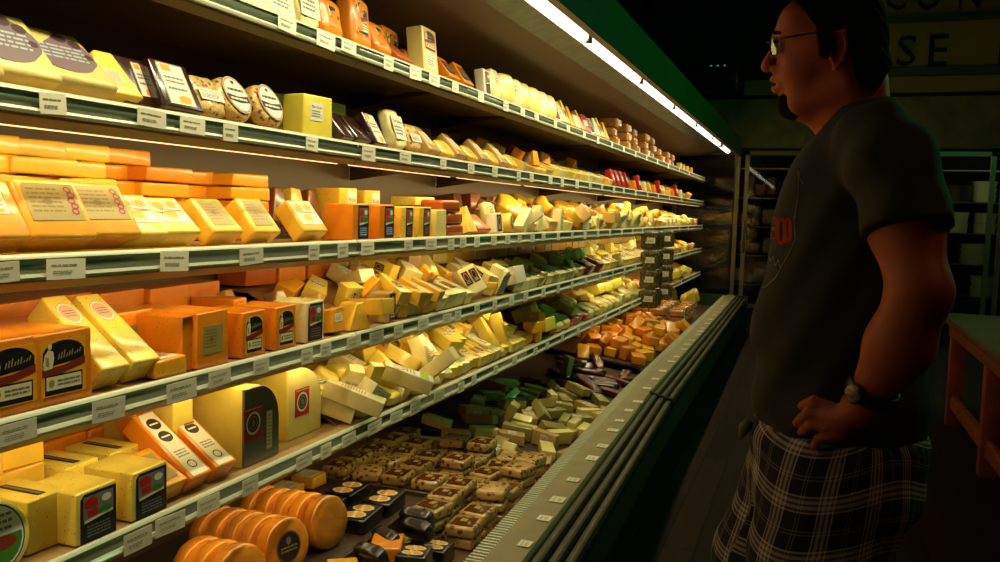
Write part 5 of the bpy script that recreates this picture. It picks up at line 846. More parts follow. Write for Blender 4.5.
391:(-1.4149,3.4144,0.8104,0.840,0.024,-0.542,0.009), 392:(-1.4517,3.4972,0.8291,0.801,0.034,-0.595,0.058), 393:(-1.3971,3.5692,0.8006,0.843,-0.095,-0.528,-0.042), 394:(-1.4173,3.6489,0.8095,0.846,-0.038,-0.531,-0.002),
395:(-1.4144,3.7254,0.8082,0.845,0.027,-0.532,0.042), 396:(-1.4174,3.8091,0.8116,0.837,0.073,-0.540,0.040), 397:(-1.4198,3.9099,0.8106,0.823,0.176,-0.522,0.140), 398:(-1.7159,2.0804,0.7352,0.370,-0.372,0.585,0.619),
399:(-1.5735,2.2375,0.8299,0.530,-0.423,0.574,0.459), 400:(-1.4980,2.3855,0.8625,0.070,-0.876,-0.180,-0.442), 401:(-1.4919,2.4547,0.8451,0.451,-0.581,-0.441,-0.514), 402:(-1.5560,2.6492,0.8173,0.967,-0.011,0.215,-0.133),
403:(-1.5425,2.7365,0.8106,0.943,0.000,0.292,-0.161), 404:(-1.5609,2.8239,0.8238,0.527,-0.060,0.846,0.054), 405:(-1.5561,2.9191,0.8165,0.972,0.035,0.232,0.019), 406:(-1.5226,3.0146,0.8496,0.946,0.018,-0.322,0.038),
407:(-1.5356,3.0984,0.8073,0.972,0.033,0.231,0.007), 408:(-1.5523,3.1809,0.8795,0.770,-0.398,-0.403,-0.294), 409:(-1.5391,3.3419,0.8621,0.896,0.187,-0.336,0.220), 410:(-1.5834,3.4047,0.8302,0.994,0.005,0.046,-0.099),
411:(-1.5272,3.4865,0.8518,0.946,-0.028,-0.323,-0.011), 412:(-1.5423,3.5601,0.8106,0.952,-0.001,0.272,-0.140), 413:(-1.5732,3.6449,0.8322,0.999,0.017,0.012,0.047), 414:(-1.5521,3.7538,0.8153,0.975,0.019,0.220,0.032),
415:(-1.5625,3.8690,0.8194,0.944,0.072,0.231,0.225), 416:(-1.4397,2.7792,0.8747,0.075,0.811,0.228,0.533), 417:(-1.3249,2.9081,0.8293,0.824,0.099,-0.554,0.065), 418:(-1.4295,2.9637,0.8722,0.904,-0.061,-0.423,0.034),
420:(-1.3399,3.1687,0.8421,0.823,-0.124,-0.550,-0.066), 421:(-1.3497,3.2494,0.8424,0.835,-0.079,-0.543,-0.028), 422:(-1.3921,3.3199,0.8541,0.853,-0.011,-0.518,-0.063), 423:(-1.4050,3.3766,0.8574,0.842,0.085,-0.531,-0.030),
424:(-1.3978,3.4496,0.8641,0.836,0.044,-0.547,0.024), 426:(-1.4002,3.6121,0.9241,0.480,0.175,-0.790,-0.339), 427:(-1.3698,3.7068,0.8469,0.829,-0.123,-0.543,-0.046), 428:(-1.3400,3.7623,0.8408,0.832,0.011,-0.554,-0.041),
430:(-1.3084,3.9376,0.7701,0.729,-0.078,-0.679,-0.039), 431:(-1.3089,4.0363,0.7698,0.744,-0.043,-0.666,-0.003), 432:(-1.2930,4.1409,0.7702,0.717,-0.013,-0.696,0.031), 433:(-1.2782,4.2678,0.8294,0.636,-0.030,-0.771,-0.022),
434:(-1.2882,4.3926,0.7409,0.936,-0.004,-0.351,-0.000), 435:(-1.2769,4.5281,0.7646,0.824,0.016,-0.566,0.010), 436:(-1.2781,4.6665,0.7651,0.822,-0.016,-0.569,-0.025), 437:(-1.2986,4.7954,0.7524,0.827,-0.030,-0.560,-0.025),
438:(-1.2916,4.8940,0.7529,0.819,-0.033,-0.572,-0.027), 439:(-1.3001,5.0019,0.7614,0.832,-0.024,-0.554,-0.017), 440:(-1.2871,5.1136,0.7528,0.820,0.013,-0.571,0.039), 441:(-1.2771,5.2264,0.7650,0.821,-0.005,-0.571,-0.019),
442:(-1.2782,5.3586,0.7678,0.812,-0.068,-0.578,-0.044), 443:(-1.2868,5.4984,0.7702,0.727,0.000,-0.685,0.048), 444:(-1.2769,5.6314,0.7646,0.824,0.016,-0.566,0.010), 445:(-1.2772,5.7663,0.7645,0.825,0.019,-0.565,0.013),
446:(-1.2944,5.8874,0.7623,0.829,-0.005,-0.559,0.019), 447:(-1.2751,6.0025,0.7654,0.819,0.012,-0.574,0.005), 448:(-1.2878,6.1179,0.7162,0.997,0.018,0.070,-0.012), 449:(-1.3010,6.2038,0.7619,0.835,-0.020,-0.549,-0.005),
450:(-1.2980,6.2819,0.7626,0.829,-0.034,-0.558,-0.030), 451:(-1.2776,6.4045,0.7574,0.877,0.020,-0.479,0.001), 452:(-1.3013,6.5072,0.7619,0.836,-0.018,-0.549,-0.002), 453:(-1.2984,6.5824,0.7623,0.828,-0.056,-0.555,-0.057),
454:(-1.2782,6.7061,0.7344,0.975,0.038,-0.213,-0.044), 455:(-1.3030,6.8307,0.7616,0.839,-0.007,-0.544,0.015), 456:(-1.3055,6.9111,0.7615,0.841,-0.007,-0.540,0.017), 457:(-1.3024,6.9944,0.7645,0.783,-0.044,-0.620,-0.031),
458:(-1.3005,7.0836,0.7617,0.837,0.002,-0.546,0.030), 459:(-1.3027,7.1591,0.7617,0.838,-0.019,-0.546,-0.002), 460:(-1.2947,7.2352,0.7624,0.829,-0.012,-0.559,0.009), 461:(-1.3773,4.0108,0.7961,0.793,0.082,-0.599,0.077),
462:(-1.2820,4.0739,0.8247,0.666,-0.145,-0.722,-0.118), 463:(-1.3029,4.1456,0.8238,0.415,0.391,-0.636,-0.520), 464:(-1.3951,4.3272,0.8919,0.549,0.056,-0.834,0.006), 465:(-1.4021,4.4801,0.8246,0.843,0.074,-0.529,0.062),
466:(-1.3977,4.6580,0.8225,0.847,-0.035,-0.530,-0.011), 467:(-1.4102,4.7777,0.8063,0.846,-0.031,-0.532,0.003), 468:(-1.2983,4.8792,0.8132,0.822,-0.075,-0.564,-0.021), 469:(-1.4100,5.0109,0.7524,0.034,-0.536,0.070,0.841),
470:(-1.3927,5.1391,0.8203,0.846,0.040,-0.530,0.038), 471:(-1.3990,5.2709,0.8128,0.843,0.020,-0.538,0.015), 472:(-1.4041,5.4578,0.8413,0.501,0.163,-0.772,0.355), 473:(-1.3960,5.5411,0.8115,0.838,-0.087,-0.535,-0.055),
474:(-1.3943,5.7056,0.8107,0.843,0.005,-0.538,0.005), 475:(-1.3955,5.8544,0.8912,0.550,-0.014,-0.835,-0.012), 476:(-1.3840,6.0320,0.8871,0.530,-0.120,-0.839,-0.027), 477:(-1.3471,6.0836,0.7661,0.523,0.313,-0.494,-0.620),
478:(-1.3896,6.2652,0.8920,0.543,-0.224,-0.752,-0.299), 479:(-1.4073,6.4242,0.8050,0.846,-0.005,-0.532,0.020), 480:(-1.4090,6.5708,0.8173,0.843,0.020,-0.537,0.014), 481:(-1.3697,6.7288,0.7925,0.776,-0.055,-0.628,0.006),
482:(-1.4145,6.8487,0.8197,0.840,0.072,-0.535,0.048), 483:(-1.3367,7.0040,0.8343,0.541,0.551,-0.570,0.280), 484:(-1.4239,7.1537,0.8239,0.837,0.106,-0.533,0.070), 485:(-1.3442,7.3356,0.7843,0.517,0.661,-0.461,0.288),
486:(-1.3715,7.3931,0.7425,0.264,-0.252,-0.035,-0.930), 487:(-1.3026,7.5824,0.7620,0.826,0.081,-0.539,0.142), 488:(-1.3871,7.6926,0.7430,0.536,0.205,0.759,-0.306), 489:(-1.3314,7.8285,0.7808,0.101,0.333,-0.663,0.663),
490:(-1.3375,7.9552,0.8030,0.723,0.414,-0.490,0.258), 491:(-1.2918,8.0732,0.7691,0.815,-0.159,-0.547,-0.104), 492:(-1.3056,8.2063,0.7702,0.711,-0.116,-0.690,-0.074), 494:(-1.2669,8.5777,0.8307,0.632,0.180,-0.721,0.220),
495:(-1.3348,8.6318,0.7857,0.821,-0.165,-0.536,-0.106), 496:(-1.2723,8.7612,0.8301,0.642,-0.088,-0.756,-0.094), 497:(-1.2932,9.0498,0.8507,0.352,-0.015,-0.936,-0.017), 498:(-1.2835,9.2180,0.8449,0.439,-0.010,-0.898,-0.020),
499:(-1.3371,9.4234,0.7867,0.646,0.527,-0.425,0.353), 500:(-1.2894,9.4470,0.7629,0.813,-0.095,-0.564,-0.109), 501:(-1.3690,9.6148,0.7339,0.437,-0.367,0.619,0.539), 502:(-1.2794,9.8338,0.7802,0.827,0.026,-0.559,0.052),
503:(-1.0326,3.3140,0.3570,0.536,-0.446,-0.578,-0.425), 504:(-1.1683,3.4444,0.3427,0.641,0.417,-0.287,0.577), 505:(-1.3328,3.3617,0.3352,0.540,0.544,-0.459,-0.449), 506:(-1.4945,3.3884,0.3354,0.573,0.576,-0.419,-0.404),
507:(-1.0345,3.5972,0.3476,0.487,0.416,-0.514,-0.571), 508:(-1.1708,3.5777,0.3774,0.744,0.145,-0.633,0.157), 509:(-1.3114,3.5919,0.3923,0.685,0.304,-0.591,0.299), 510:(-1.5036,3.4918,0.4195,0.764,-0.034,-0.645,-0.000),
511:(-1.0281,3.7824,0.3458,0.300,-0.157,-0.655,0.675), 512:(-1.1621,3.7329,0.3728,0.755,0.042,-0.654,0.030), 513:(-1.3153,3.7027,0.3517,0.961,0.015,0.268,0.073), 514:(-1.4685,3.8265,0.4196,0.694,0.288,-0.596,0.283),
515:(-1.0021,3.8483,0.3504,0.763,-0.018,-0.646,0.015), 516:(-1.2309,3.8534,0.3859,0.665,-0.392,-0.546,-0.326), 517:(-1.3587,3.8932,0.4040,0.697,0.282,-0.598,0.278), 518:(-1.5269,3.8818,0.4279,0.615,-0.465,-0.502,-0.393),
519:(-0.9832,4.0269,0.3480,0.544,0.529,-0.469,0.453), 520:(-1.0834,4.0341,0.3526,0.696,0.713,0.087,-0.003), 521:(-1.2691,4.0305,0.3880,0.740,0.159,-0.640,0.131), 522:(-1.3871,4.0979,0.4390,0.455,0.799,0.253,-0.302),
523:(-1.0132,4.1620,0.3537,0.696,0.299,-0.601,0.253), 524:(-1.1682,4.1812,0.3740,0.626,0.403,-0.547,0.384), 525:(-1.3396,4.2170,0.4013,0.751,-0.164,-0.628,-0.119), 526:(-1.4959,4.1880,0.4205,0.686,0.301,-0.593,0.295),
527:(-1.0332,4.3489,0.3578,0.756,-0.135,-0.633,-0.093), 528:(-1.1865,4.3491,0.3766,0.680,-0.365,-0.562,-0.298), 529:(-1.3537,4.3640,0.4003,0.761,0.029,-0.646,0.057), 530:(-1.5300,4.3569,0.4283,0.764,-0.014,-0.644,0.015),
531:(-1.0256,4.5259,0.3537,0.674,-0.375,-0.557,-0.307), 532:(-1.1704,4.5091,0.3743,0.743,-0.199,-0.622,-0.148), 533:(-1.3488,4.4957,0.3976,0.755,0.083,-0.642,0.104), 534:(-1.5265,4.5051,0.4228,0.707,0.254,-0.608,0.255),
535:(-1.0187,3.4564,0.3507,0.648,-0.419,-0.532,-0.349), 536:(-1.2305,3.4544,0.3917,0.444,0.589,-0.565,0.370), 537:(-1.3722,3.4007,0.3673,0.215,0.710,-0.167,-0.650), 538:(-0.9205,3.6029,0.3050,0.397,0.574,0.419,-0.581),
539:(-1.1620,3.6624,0.3634,0.502,-0.408,-0.512,0.565), 540:(-1.3315,3.6297,0.4371,0.668,-0.120,-0.731,0.064), 541:(-1.0461,3.7886,0.3414,0.674,0.610,-0.005,-0.417), 542:(-1.2075,3.7750,0.3632,0.398,0.596,-0.274,-0.641),
543:(-1.4934,3.6536,0.4129,0.626,-0.668,0.325,-0.235), 544:(-1.0239,3.8863,0.3437,0.705,-0.706,0.045,0.052), 545:(-1.2488,4.0479,0.4255,0.435,0.805,-0.089,0.394), 546:(-1.3207,3.9877,0.4411,0.671,0.360,-0.557,0.331),
547:(-0.9169,4.2708,0.3345,0.694,0.683,-0.145,-0.175), 548:(-1.2056,4.1467,0.4289,0.633,-0.055,-0.766,0.094), 549:(-1.3592,4.1644,0.4028,0.728,0.210,-0.629,0.176), 550:(-0.9814,4.2540,0.3375,0.671,0.642,-0.215,-0.304),
551:(-1.1464,4.2973,0.3709,0.739,0.157,-0.633,0.170), 552:(-1.2380,4.3279,0.3741,0.686,-0.656,-0.171,0.263), 553:(-0.9934,4.4278,0.3492,0.484,0.565,-0.426,0.514), 554:(-1.1201,4.5114,0.4118,0.752,-0.224,-0.607,-0.122),
555:(-1.3101,4.5234,0.4289,0.669,-0.545,-0.499,-0.083), 556:(-1.0992,4.7293,0.3650,0.701,0.262,-0.620,0.236), 557:(-1.3757,4.7546,0.3977,0.732,0.195,-0.631,0.166), 558:(-1.0506,4.9620,0.3573,0.751,0.040,-0.656,0.067),
559:(-1.3466,4.9144,0.3935,0.703,-0.274,-0.609,-0.243), 560:(-1.0486,5.0404,0.3573,0.750,0.045,-0.657,0.065), 561:(-1.2424,4.8909,0.3833,0.667,-0.407,-0.543,-0.308), 562:(-1.0862,5.1283,0.3566,0.748,0.119,-0.646,0.100),
563:(-1.3624,5.1750,0.3958,0.709,-0.259,-0.614,-0.230), 564:(-1.2299,5.3395,0.3425,0.388,0.543,0.439,-0.601), 565:(-1.2576,5.1873,0.4282,0.661,0.415,-0.614,-0.115), 566:(-1.0934,5.3170,0.3576,0.555,-0.509,-0.483,-0.447),
567:(-1.2659,5.4306,0.3738,0.721,-0.371,-0.460,-0.362), 568:(-0.9537,5.3913,0.3021,0.271,0.614,0.268,-0.691), 569:(-1.3816,5.4545,0.3628,0.028,0.654,-0.015,-0.756), 570:(-1.1163,4.7806,0.3187,0.281,-0.556,0.167,0.764),
571:(-1.3976,4.8348,0.3651,0.607,0.292,0.678,-0.295), 572:(-0.9302,4.8399,0.2986,0.033,-0.651,0.041,0.758), 573:(-1.3905,5.0619,0.3630,0.897,0.043,0.086,0.432), 575:(-1.1873,5.1782,0.3759,0.595,-0.166,-0.632,0.468),
576:(-0.9910,5.1545,0.3074,0.063,-0.645,0.119,0.752), 577:(-1.3877,5.3466,0.3954,0.075,-0.193,0.698,-0.686), 578:(-1.0408,5.7270,0.3652,0.980,0.022,0.069,0.185), 579:(-1.2311,5.7774,0.3890,0.994,0.006,0.068,-0.090),
580:(-1.3525,5.7322,0.4043,0.973,0.023,0.068,0.221), 581:(-1.4593,5.5387,0.4586,0.128,0.146,-0.918,-0.346), 582:(-1.0382,5.8555,0.3649,0.956,-0.006,0.063,-0.286), 583:(-1.2173,5.9285,0.3878,0.993,0.013,0.063,0.103),
584:(-1.3172,5.9124,0.4002,0.991,0.015,0.064,0.115), 585:(-1.5023,5.9838,0.4556,0.383,0.285,0.862,-0.172), 586:(-1.0471,6.0803,0.3660,0.984,0.020,0.070,0.165), 587:(-1.2041,6.0458,0.3856,0.971,-0.002,0.064,-0.231),
588:(-1.3482,6.0540,0.4036,0.953,0.027,0.069,0.293), 589:(-1.4669,6.0220,0.4763,0.705,-0.706,0.028,0.058), 590:(-1.0555,6.2203,0.3671,0.983,0.021,0.069,0.169), 591:(-1.2115,6.2239,0.3866,0.982,0.021,0.069,0.172),
592:(-1.3788,6.2099,0.4075,0.981,0.001,0.065,-0.185), 593:(-1.7008,6.2188,0.4499,0.610,-0.251,0.701,0.271), 594:(-1.0270,6.3972,0.3635,0.991,0.017,0.070,0.112), 595:(-1.1966,6.3735,0.3847,0.977,0.021,0.070,0.198),
596:(-1.3449,6.3792,0.4032,0.964,-0.003,0.063,-0.257), 597:(-1.6117,6.4042,0.4387,0.625,0.192,0.723,-0.223), 598:(-1.0198,6.5505,0.3289,0.895,0.099,0.375,0.222), 599:(-1.1730,6.5380,0.3817,0.983,0.002,0.065,-0.174),
600:(-1.2872,6.5629,0.3960,0.997,0.012,0.069,0.015), 601:(-1.4972,6.5063,0.4244,0.553,0.350,0.643,-0.397), 602:(-1.0696,6.7188,0.3688,0.992,0.005,0.067,-0.106), 603:(-1.1964,6.7115,0.3847,0.992,0.017,0.069,0.102),
604:(-1.2981,6.7688,0.3974,0.994,0.007,0.067,-0.088), 605:(-1.4518,6.6718,0.5021,0.750,0.135,-0.632,0.138), 606:(-0.9900,6.8703,0.2998,0.923,0.009,0.383,0.012), 607:(-1.1546,6.8786,0.3794,0.998,0.010,0.069,-0.002),
608:(-1.3113,6.9084,0.3990,0.997,0.012,0.069,0.018), 609:(-1.4950,6.9798,0.5075,0.679,0.329,-0.575,0.317), 610:(-1.0090,7.0052,0.3176,0.900,-0.072,0.377,-0.207), 611:(-1.1629,7.0227,0.3809,0.991,0.001,0.063,-0.119),
612:(-1.3310,7.0474,0.4015,0.992,0.017,0.069,0.101), 613:(-1.6190,7.0788,0.4982,0.010,-0.932,-0.357,0.057), 614:(-1.0288,7.2363,0.3637,0.995,0.015,0.069,0.070), 615:(-1.1591,7.2344,0.3800,0.926,0.031,0.068,0.371),
616:(-1.3313,7.1910,0.4015,0.995,0.014,0.069,0.067), 617:(-1.4117,7.1539,0.5021,0.760,0.083,-0.637,0.092), 618:(-1.0079,7.3454,0.3170,0.919,-0.027,0.383,-0.088), 619:(-1.1596,7.3746,0.3801,0.997,0.013,0.069,0.030),
620:(-1.3411,7.3232,0.4028,0.997,0.012,0.069,0.019), 621:(-1.4503,7.4181,0.5069,0.742,-0.197,-0.617,-0.170), 622:(-1.0014,7.5120,0.3106,0.923,0.014,0.385,0.014), 623:(-1.1568,7.5265,0.3797,0.996,0.007,0.068,-0.063),
624:(-1.2811,7.5986,0.3952,0.995,0.014,0.069,0.064), 625:(-1.5119,7.5803,0.4673,0.291,0.108,0.949,-0.046), 626:(-1.1271,5.7541,0.4662,0.765,-0.128,-0.621,-0.109), 627:(-1.1894,5.7945,0.4509,0.989,0.028,0.091,-0.114),
628:(-1.3732,5.7752,0.4775,0.444,-0.269,0.827,-0.218), 629:(-1.1038,5.9547,0.4559,0.811,-0.018,-0.584,-0.007), 630:(-1.1824,5.9843,0.4416,0.982,-0.010,0.188,-0.002), 631:(-1.2807,5.9619,0.4671,0.997,0.031,0.029,0.062),
632:(-1.0429,6.1876,0.4318,0.949,-0.003,0.078,0.306), 633:(-1.2650,6.1705,0.4666,0.939,0.169,-0.298,-0.020), 634:(-1.3574,6.0871,0.5401,0.010,0.376,0.812,0.445), 635:(-1.0620,6.3205,0.4519,0.951,0.139,-0.272,-0.052),
636:(-1.2408,6.3173,0.4863,0.857,0.246,-0.453,-0.018), 637:(-1.4432,6.3358,0.4772,0.756,0.004,-0.654,0.005), 638:(-0.9793,6.5348,0.3838,0.916,0.039,0.398,0.026), 639:(-1.1574,6.5114,0.4413,0.972,0.023,0.071,-0.224),
640:(-1.2908,6.6395,0.5141,0.268,0.082,-0.401,0.872), 641:(-1.0640,6.7128,0.4359,0.997,0.035,0.071,0.021), 642:(-1.2035,6.6682,0.4469,0.861,-0.006,0.076,-0.503), 643:(-1.3647,6.6876,0.4978,0.394,0.637,-0.345,0.565),
644:(-1.0734,6.9812,0.3698,0.901,0.033,0.060,0.429), 645:(-1.2434,6.9174,0.4506,0.772,-0.112,-0.619,-0.095), 646:(-1.1869,6.9823,0.5127,0.029,0.932,-0.352,-0.077), 647:(-1.0467,7.1474,0.4056,0.936,0.301,0.059,0.172),
648:(-1.2351,7.0862,0.4522,0.777,0.027,-0.391,-0.493), 649:(-1.3141,7.2195,0.4584,0.739,0.190,0.277,0.584), 650:(-0.9870,7.3153,0.3958,0.938,0.027,0.344,0.017), 651:(-1.2471,7.2979,0.4765,0.765,-0.057,-0.641,-0.039),
652:(-1.4517,7.2999,0.5071,0.759,-0.117,-0.633,-0.095), 653:(-1.0339,7.4900,0.4042,0.981,-0.002,-0.193,-0.006), 654:(-1.2830,7.4631,0.5005,0.703,0.473,-0.499,0.182), 655:(-1.3690,7.5246,0.4062,0.997,0.011,0.072,-0.018)}

for i_, (k_, l_, q_, z_) in enumerate(LOOSE):
    if BAKED:
        if i_ not in BAKED: continue
        b_ = BAKED[i_]; l_ = Vector(b_[:3]); q_ = Quaternion(b_[3:])
    o_ = place(k_, l_, quat=q_, zone=z_); o_['lz'] = 1
    if not BAKED: o_['loose'] = i_; o_['zmin'] = (SH[z_[1]] if z_[0] == 's' else DK) - .015
# tubs and bags at the far end of the well
for y in (7.75, 7.95, 8.15, 8.35, 8.55):
    for x in (-1.08, -1.25, -1.42):
        for j in range(2): place('tubc', Vector((x + .02, y, DK + .11 + j * .0635)), 0, RZ.uniform(-8, 8), 0, ('t', 0))
for y in (8.85, 9.1, 9.35, 9.6):
    for x in (-1.15, -1.4): place('bag', Vector((x, y, DK + .15)), 15, RZ.uniform(-30, 30), 0, ('t', 0))
# ------------------------------------------------------------------ the shopper
YM = 1.75
def H(px, py, dy=0): return np.array(ony(px, py, YM + dy))
class Field:
    def __init__(s, lo, hi, st):
        s.lo = np.array(lo, float); s.st = st; n = np.ceil((np.array(hi) - s.lo) / st).astype(int) + 1; s.n = n
        s.F = np.full(n, .2, np.float32); s.ax = [s.lo[i] + np.arange(n[i]) * st for i in range(3)]
    def sub(s, lo, hi):
        a = np.clip(((np.array(lo) - s.lo) / s.st).astype(int) - 1, 0, s.n - 1); b = np.clip(((np.array(hi) - s.lo) / s.st).astype(int) + 2, 1, s.n)
        sl = tuple(slice(a[i], b[i]) for i in range(3)); g = np.meshgrid(*[s.ax[i][sl[i]] for i in range(3)], indexing='ij'); return sl, g
    def mix(s, sl, d, k, cut=False):
        f = s.F[sl]
        if cut: d = -d; h = np.clip(.5 - .5 * (f - d) / k, 0, 1); s.F[sl] = f * (1 - h) + d * h + k * h * (1 - h)
        else: h = np.clip(.5 + .5 * (f - d) / k, 0, 1); s.F[sl] = f * (1 - h) + d * h - k * h * (1 - h)
    def cap(s, a, b, ra, rb, k=.01, cut=False):
        a = np.array(a); b = np.array(b); m = max(ra, rb) + k * 2 + .01; sl, g = s.sub(np.minimum(a, b) - m, np.maximum(a, b) + m)
        ab = b - a; L = max(ab @ ab, 1e-9); t = np.clip(sum((g[i] - a[i]) * ab[i] for i in range(3)) / L, 0, 1)
        d = np.sqrt(sum((g[i] - a[i] - t * ab[i]) ** 2 for i in range(3))) - (ra + (rb - ra) * t); s.mix(sl, d, k, cut)
    def ell(s, c, r, k=.01, rot=None, cut=False):
        c = np.array(c); r = np.array(r, float); m = max(r) + k * 2 + .01; sl, g = s.sub(c - m, c + m); p = [g[i] - c[i] for i in range(3)]
        if rot is not None:
            M = np.array(rot.transposed()); p = [sum(M[i][j] * p[j] for j in range(3)) for i in range(3)]
        q = np.sqrt(sum((p[i] / r[i]) ** 2 for i in range(3))) + 1e-6; q2 = np.sqrt(sum((p[i] / r[i] ** 2) ** 2 for i in range(3))) + 1e-6
        s.mix(sl, q * (q - 1) / q2, k, cut)
    def path(s, pts, rr, k=.01):
        for i in range(len(pts) - 1): s.cap(pts[i], pts[i + 1], rr[i], rr[i + 1], k)
    def verts(s, arr=None):
        F = s.F if arr is None else arr; st = s.st; n = F.shape; ins = F < 0
        c = [np.array((i, j, k)) for i in (0, 1) for j in (0, 1) for k in (0, 1)]
        cs = np.zeros(tuple(x - 1 for x in n), np.int8)
        for o in c: cs += ins[o[0]:n[0] - 1 + o[0], o[1]:n[1] - 1 + o[1], o[2]:n[2] - 1 + o[2]]
        act = (cs > 0) & (cs < 8); idx = -np.ones(act.shape, np.int64); I = np.argwhere(act); idx[act] = np.arange(len(I))
        P = np.zeros((len(I), 3)); W = np.zeros(len(I))
        for e in [(a, b) for a in range(8) for b in range(a + 1, 8) if np.abs(c[a] - c[b]).sum() == 1]:
            A = I + c[e[0]]; B = I + c[e[1]]; fa = F[tuple(A.T)]; fb = F[tuple(B.T)]; m = (fa < 0) != (fb < 0)
            t = np.where(m, fa / np.where(m, fa - fb, 1), 0)[:, None]; P += np.where(m[:, None], A + (B - A) * t, 0); W += m
        P = P / W[:, None] * st + s.lo; Qd = []
        for ax in range(3):
            sl0 = [slice(None)] * 3; sl1 = [slice(None)] * 3; sl0[ax] = slice(0, -1); sl1[ax] = slice(1, None)
            ch_ = ins[tuple(sl0)] != ins[tuple(sl1)]; E = np.argwhere(ch_); u, v = [x for x in range(3) if x != ax]
            E = E[(E[:, u] > 0) & (E[:, v] > 0) & (E[:, u] < n[u] - 1) & (E[:, v] < n[v] - 1)]
            du = np.zeros(3, int); du[u] = 1; dv = np.zeros(3, int); dv[v] = 1
            q = np.stack([idx[tuple((E - du - dv).T)], idx[tuple((E - dv).T)], idx[tuple(E.T)], idx[tuple((E - du).T)]], 1)
            flip = ins[tuple(E.T)] ^ (ax == 1); q[~flip] = q[~flip][:, ::-1]; Qd.append(q)
        return P, np.concatenate(Qd)
def polyd(pts, X, Z):      # signed distance to a polygon in the x,z plane
    d = np.full(X.shape, 9.); ins = np.zeros(X.shape, bool); n = len(pts)
    for i in range(n):
        a = pts[i]; b = pts[(i + 1) % n]; e = b - a; wx = X - a[0]; wz = Z - a[1]; t = np.clip((wx * e[0] + wz * e[1]) / (e @ e), 0, 1)
        d = np.minimum(d, np.hypot(wx - e[0] * t, wz - e[1] * t)); c = (a[1] > Z) != (b[1] > Z)
        ins ^= c & (X < (b[0] - a[0]) * (Z - a[1]) / (b[1] - a[1] + 1e-12) + a[0])
    return np.where(ins, -d, d)
def PX(L): return [H(x, y)[[0, 2]] for x, y in L]
def mesh_of(parts, name):
    V = []; Fc = []; b = 0
    for P, q in parts: V.append(P); Fc.append(q + b); b += len(P)
    me = D.meshes.new(name); me.from_pydata(np.concatenate(V).tolist(), [], np.concatenate(Fc).tolist()); me.polygons.foreach_set('use_smooth', [True] * len(me.polygons)); me.update(); return me
man = empty('person', tuple(H(838, 420)[:2]) + (0,)); tag(man, 'person in dark grey T-shirt and plaid shorts standing with hand on hip, facing the cheese', 'person')
ML = Vector(man.location)
def mpart(name, me, m, parent=None):
    o = new_obj(name, me, parent or man, m=m); o.location = -ML if parent is None else (0, 0, 0); return o
M_skin = mat('skin', (186, 88, 54), .5, var=.06, vscale=30, bump=.15, bscale=260, sss=.12)
M_hair = mat('dark hair', (13, 9, 7), .5, var=.3, vscale=120, bump=.6, bscale=240)
M_hair.node_tree.nodes['Principled BSDF'].inputs['Roughness'].default_value = .9; M_hair.node_tree.nodes['Principled BSDF'].inputs['Specular IOR Level'].default_value = .12
M_shirt = mat('charcoal jersey', (44, 46, 40), .85, var=.1, vscale=40, bump=.5, bscale=11)
# head
a = H(740, 170); b_ = H(915, -35); hf = Field((a[0], YM - .12, a[2]), (b_[0], YM + .12, b_[2]), .003)
hf.ell(H(833, 40), (.086, .074, .104), .02); hf.ell(H(811, 60), (.058, .060, .088), .03); hf.ell(H(796, 30), (.034, .056, .05), .03)
for s_ in (-1, 1):
    hf.cap(H(846, 84, s_ * .05), H(800, 104, s_ * .022), .024, .022, .03); hf.ell(H(800, 72, s_ * .034), (.032, .026, .034), .02)
    hf.cap(H(783, 38, s_ * .038), H(778, 37, s_ * .01), .009, .011, .012)
hf.cap(H(815, 102), H(842, 118), .04, .05, .03); hf.ell(H(790, 104), (.022, .026, .024), .015)
hf.cap(H(779, 43), H(769, 62), .0085, .0115, .010); hf.ell(H(767.5, 67), (.0125, .012, .011), .006)
for s_ in (-1, 1): hf.ell(H(777, 69, s_ * .013), (.012, .008, .009), .006); hf.ell(H(774, 73, s_ * .007), (.004, .004, .003), .003, cut=True)
hf.ell(H(785, 82), (.022, .028, .022), .015)
for s_ in (-1, 1):
    hf.ell(H(776, 47, s_ * .033), (.017, .017, .013), .012, cut=True); hf.ell(H(786, 46, s_ * .032), (.016, .015, .0135), .004)
hf.path([H(780, 81, -.024), H(774, 79, -.01), H(773, 79, 0), H(774, 79, .01), H(780, 81, .024)], [.003, .0045, .005, .0045, .003], .005)
hf.path([H(781, 87, -.022), H(776, 89, -.01), H(775, 89, 0), H(776, 89, .01), H(781, 87, .022)], [.003, .005, .0058, .005, .003], .005)
hf.path([H(780, 84, -.026), H(771, 84, 0), H(780, 84, .026)], [.0018, .0022, .0018], .002) if False else None
hf.cap(H(775, 84.5, -.022), H(775, 84.5, .022), .0034, .0034, .003, cut=True)
hf.cap(H(852, 92), H(864, 165), .060, .068, .03); hf.ell(H(862, 80), (.035, .05, .05), .03)
for s_ in (-1, 1):
    R_ = Matrix.Rotation(rad(-12), 3, 'Y') @ Matrix.Rotation(rad(s_ * -14), 3, 'Z')
    hf.ell(H(838, 48, s_ * .078), (.0195, .008, .032), .004, R_); hf.ell(H(837, 46, s_ * .088), (.012, .007, .021), .003, R_, cut=True)
    hf.path([H(833, 62, s_ * .083), H(829, 50, s_ * .080), H(833, 34, s_ * .082), H(843, 32, s_ * .088), H(847, 44, s_ * .09), H(843, 60, s_ * .087), H(835, 68, s_ * .082)], [.004, .0035, .0035, .0045, .0045, .004, .006], .004)
head_geo = hf.verts()
X_, Y_, Z_ = np.meshgrid(*hf.ax, indexing='ij')
nz = (np.sin(X_ * 180 + Z_ * 90) * np.sin(Z_ * 150 + Y_ * 120) + .6 * np.sin(X_ * 420 + Y_ * 300) * np.sin(Z_ * 380)) * .0022
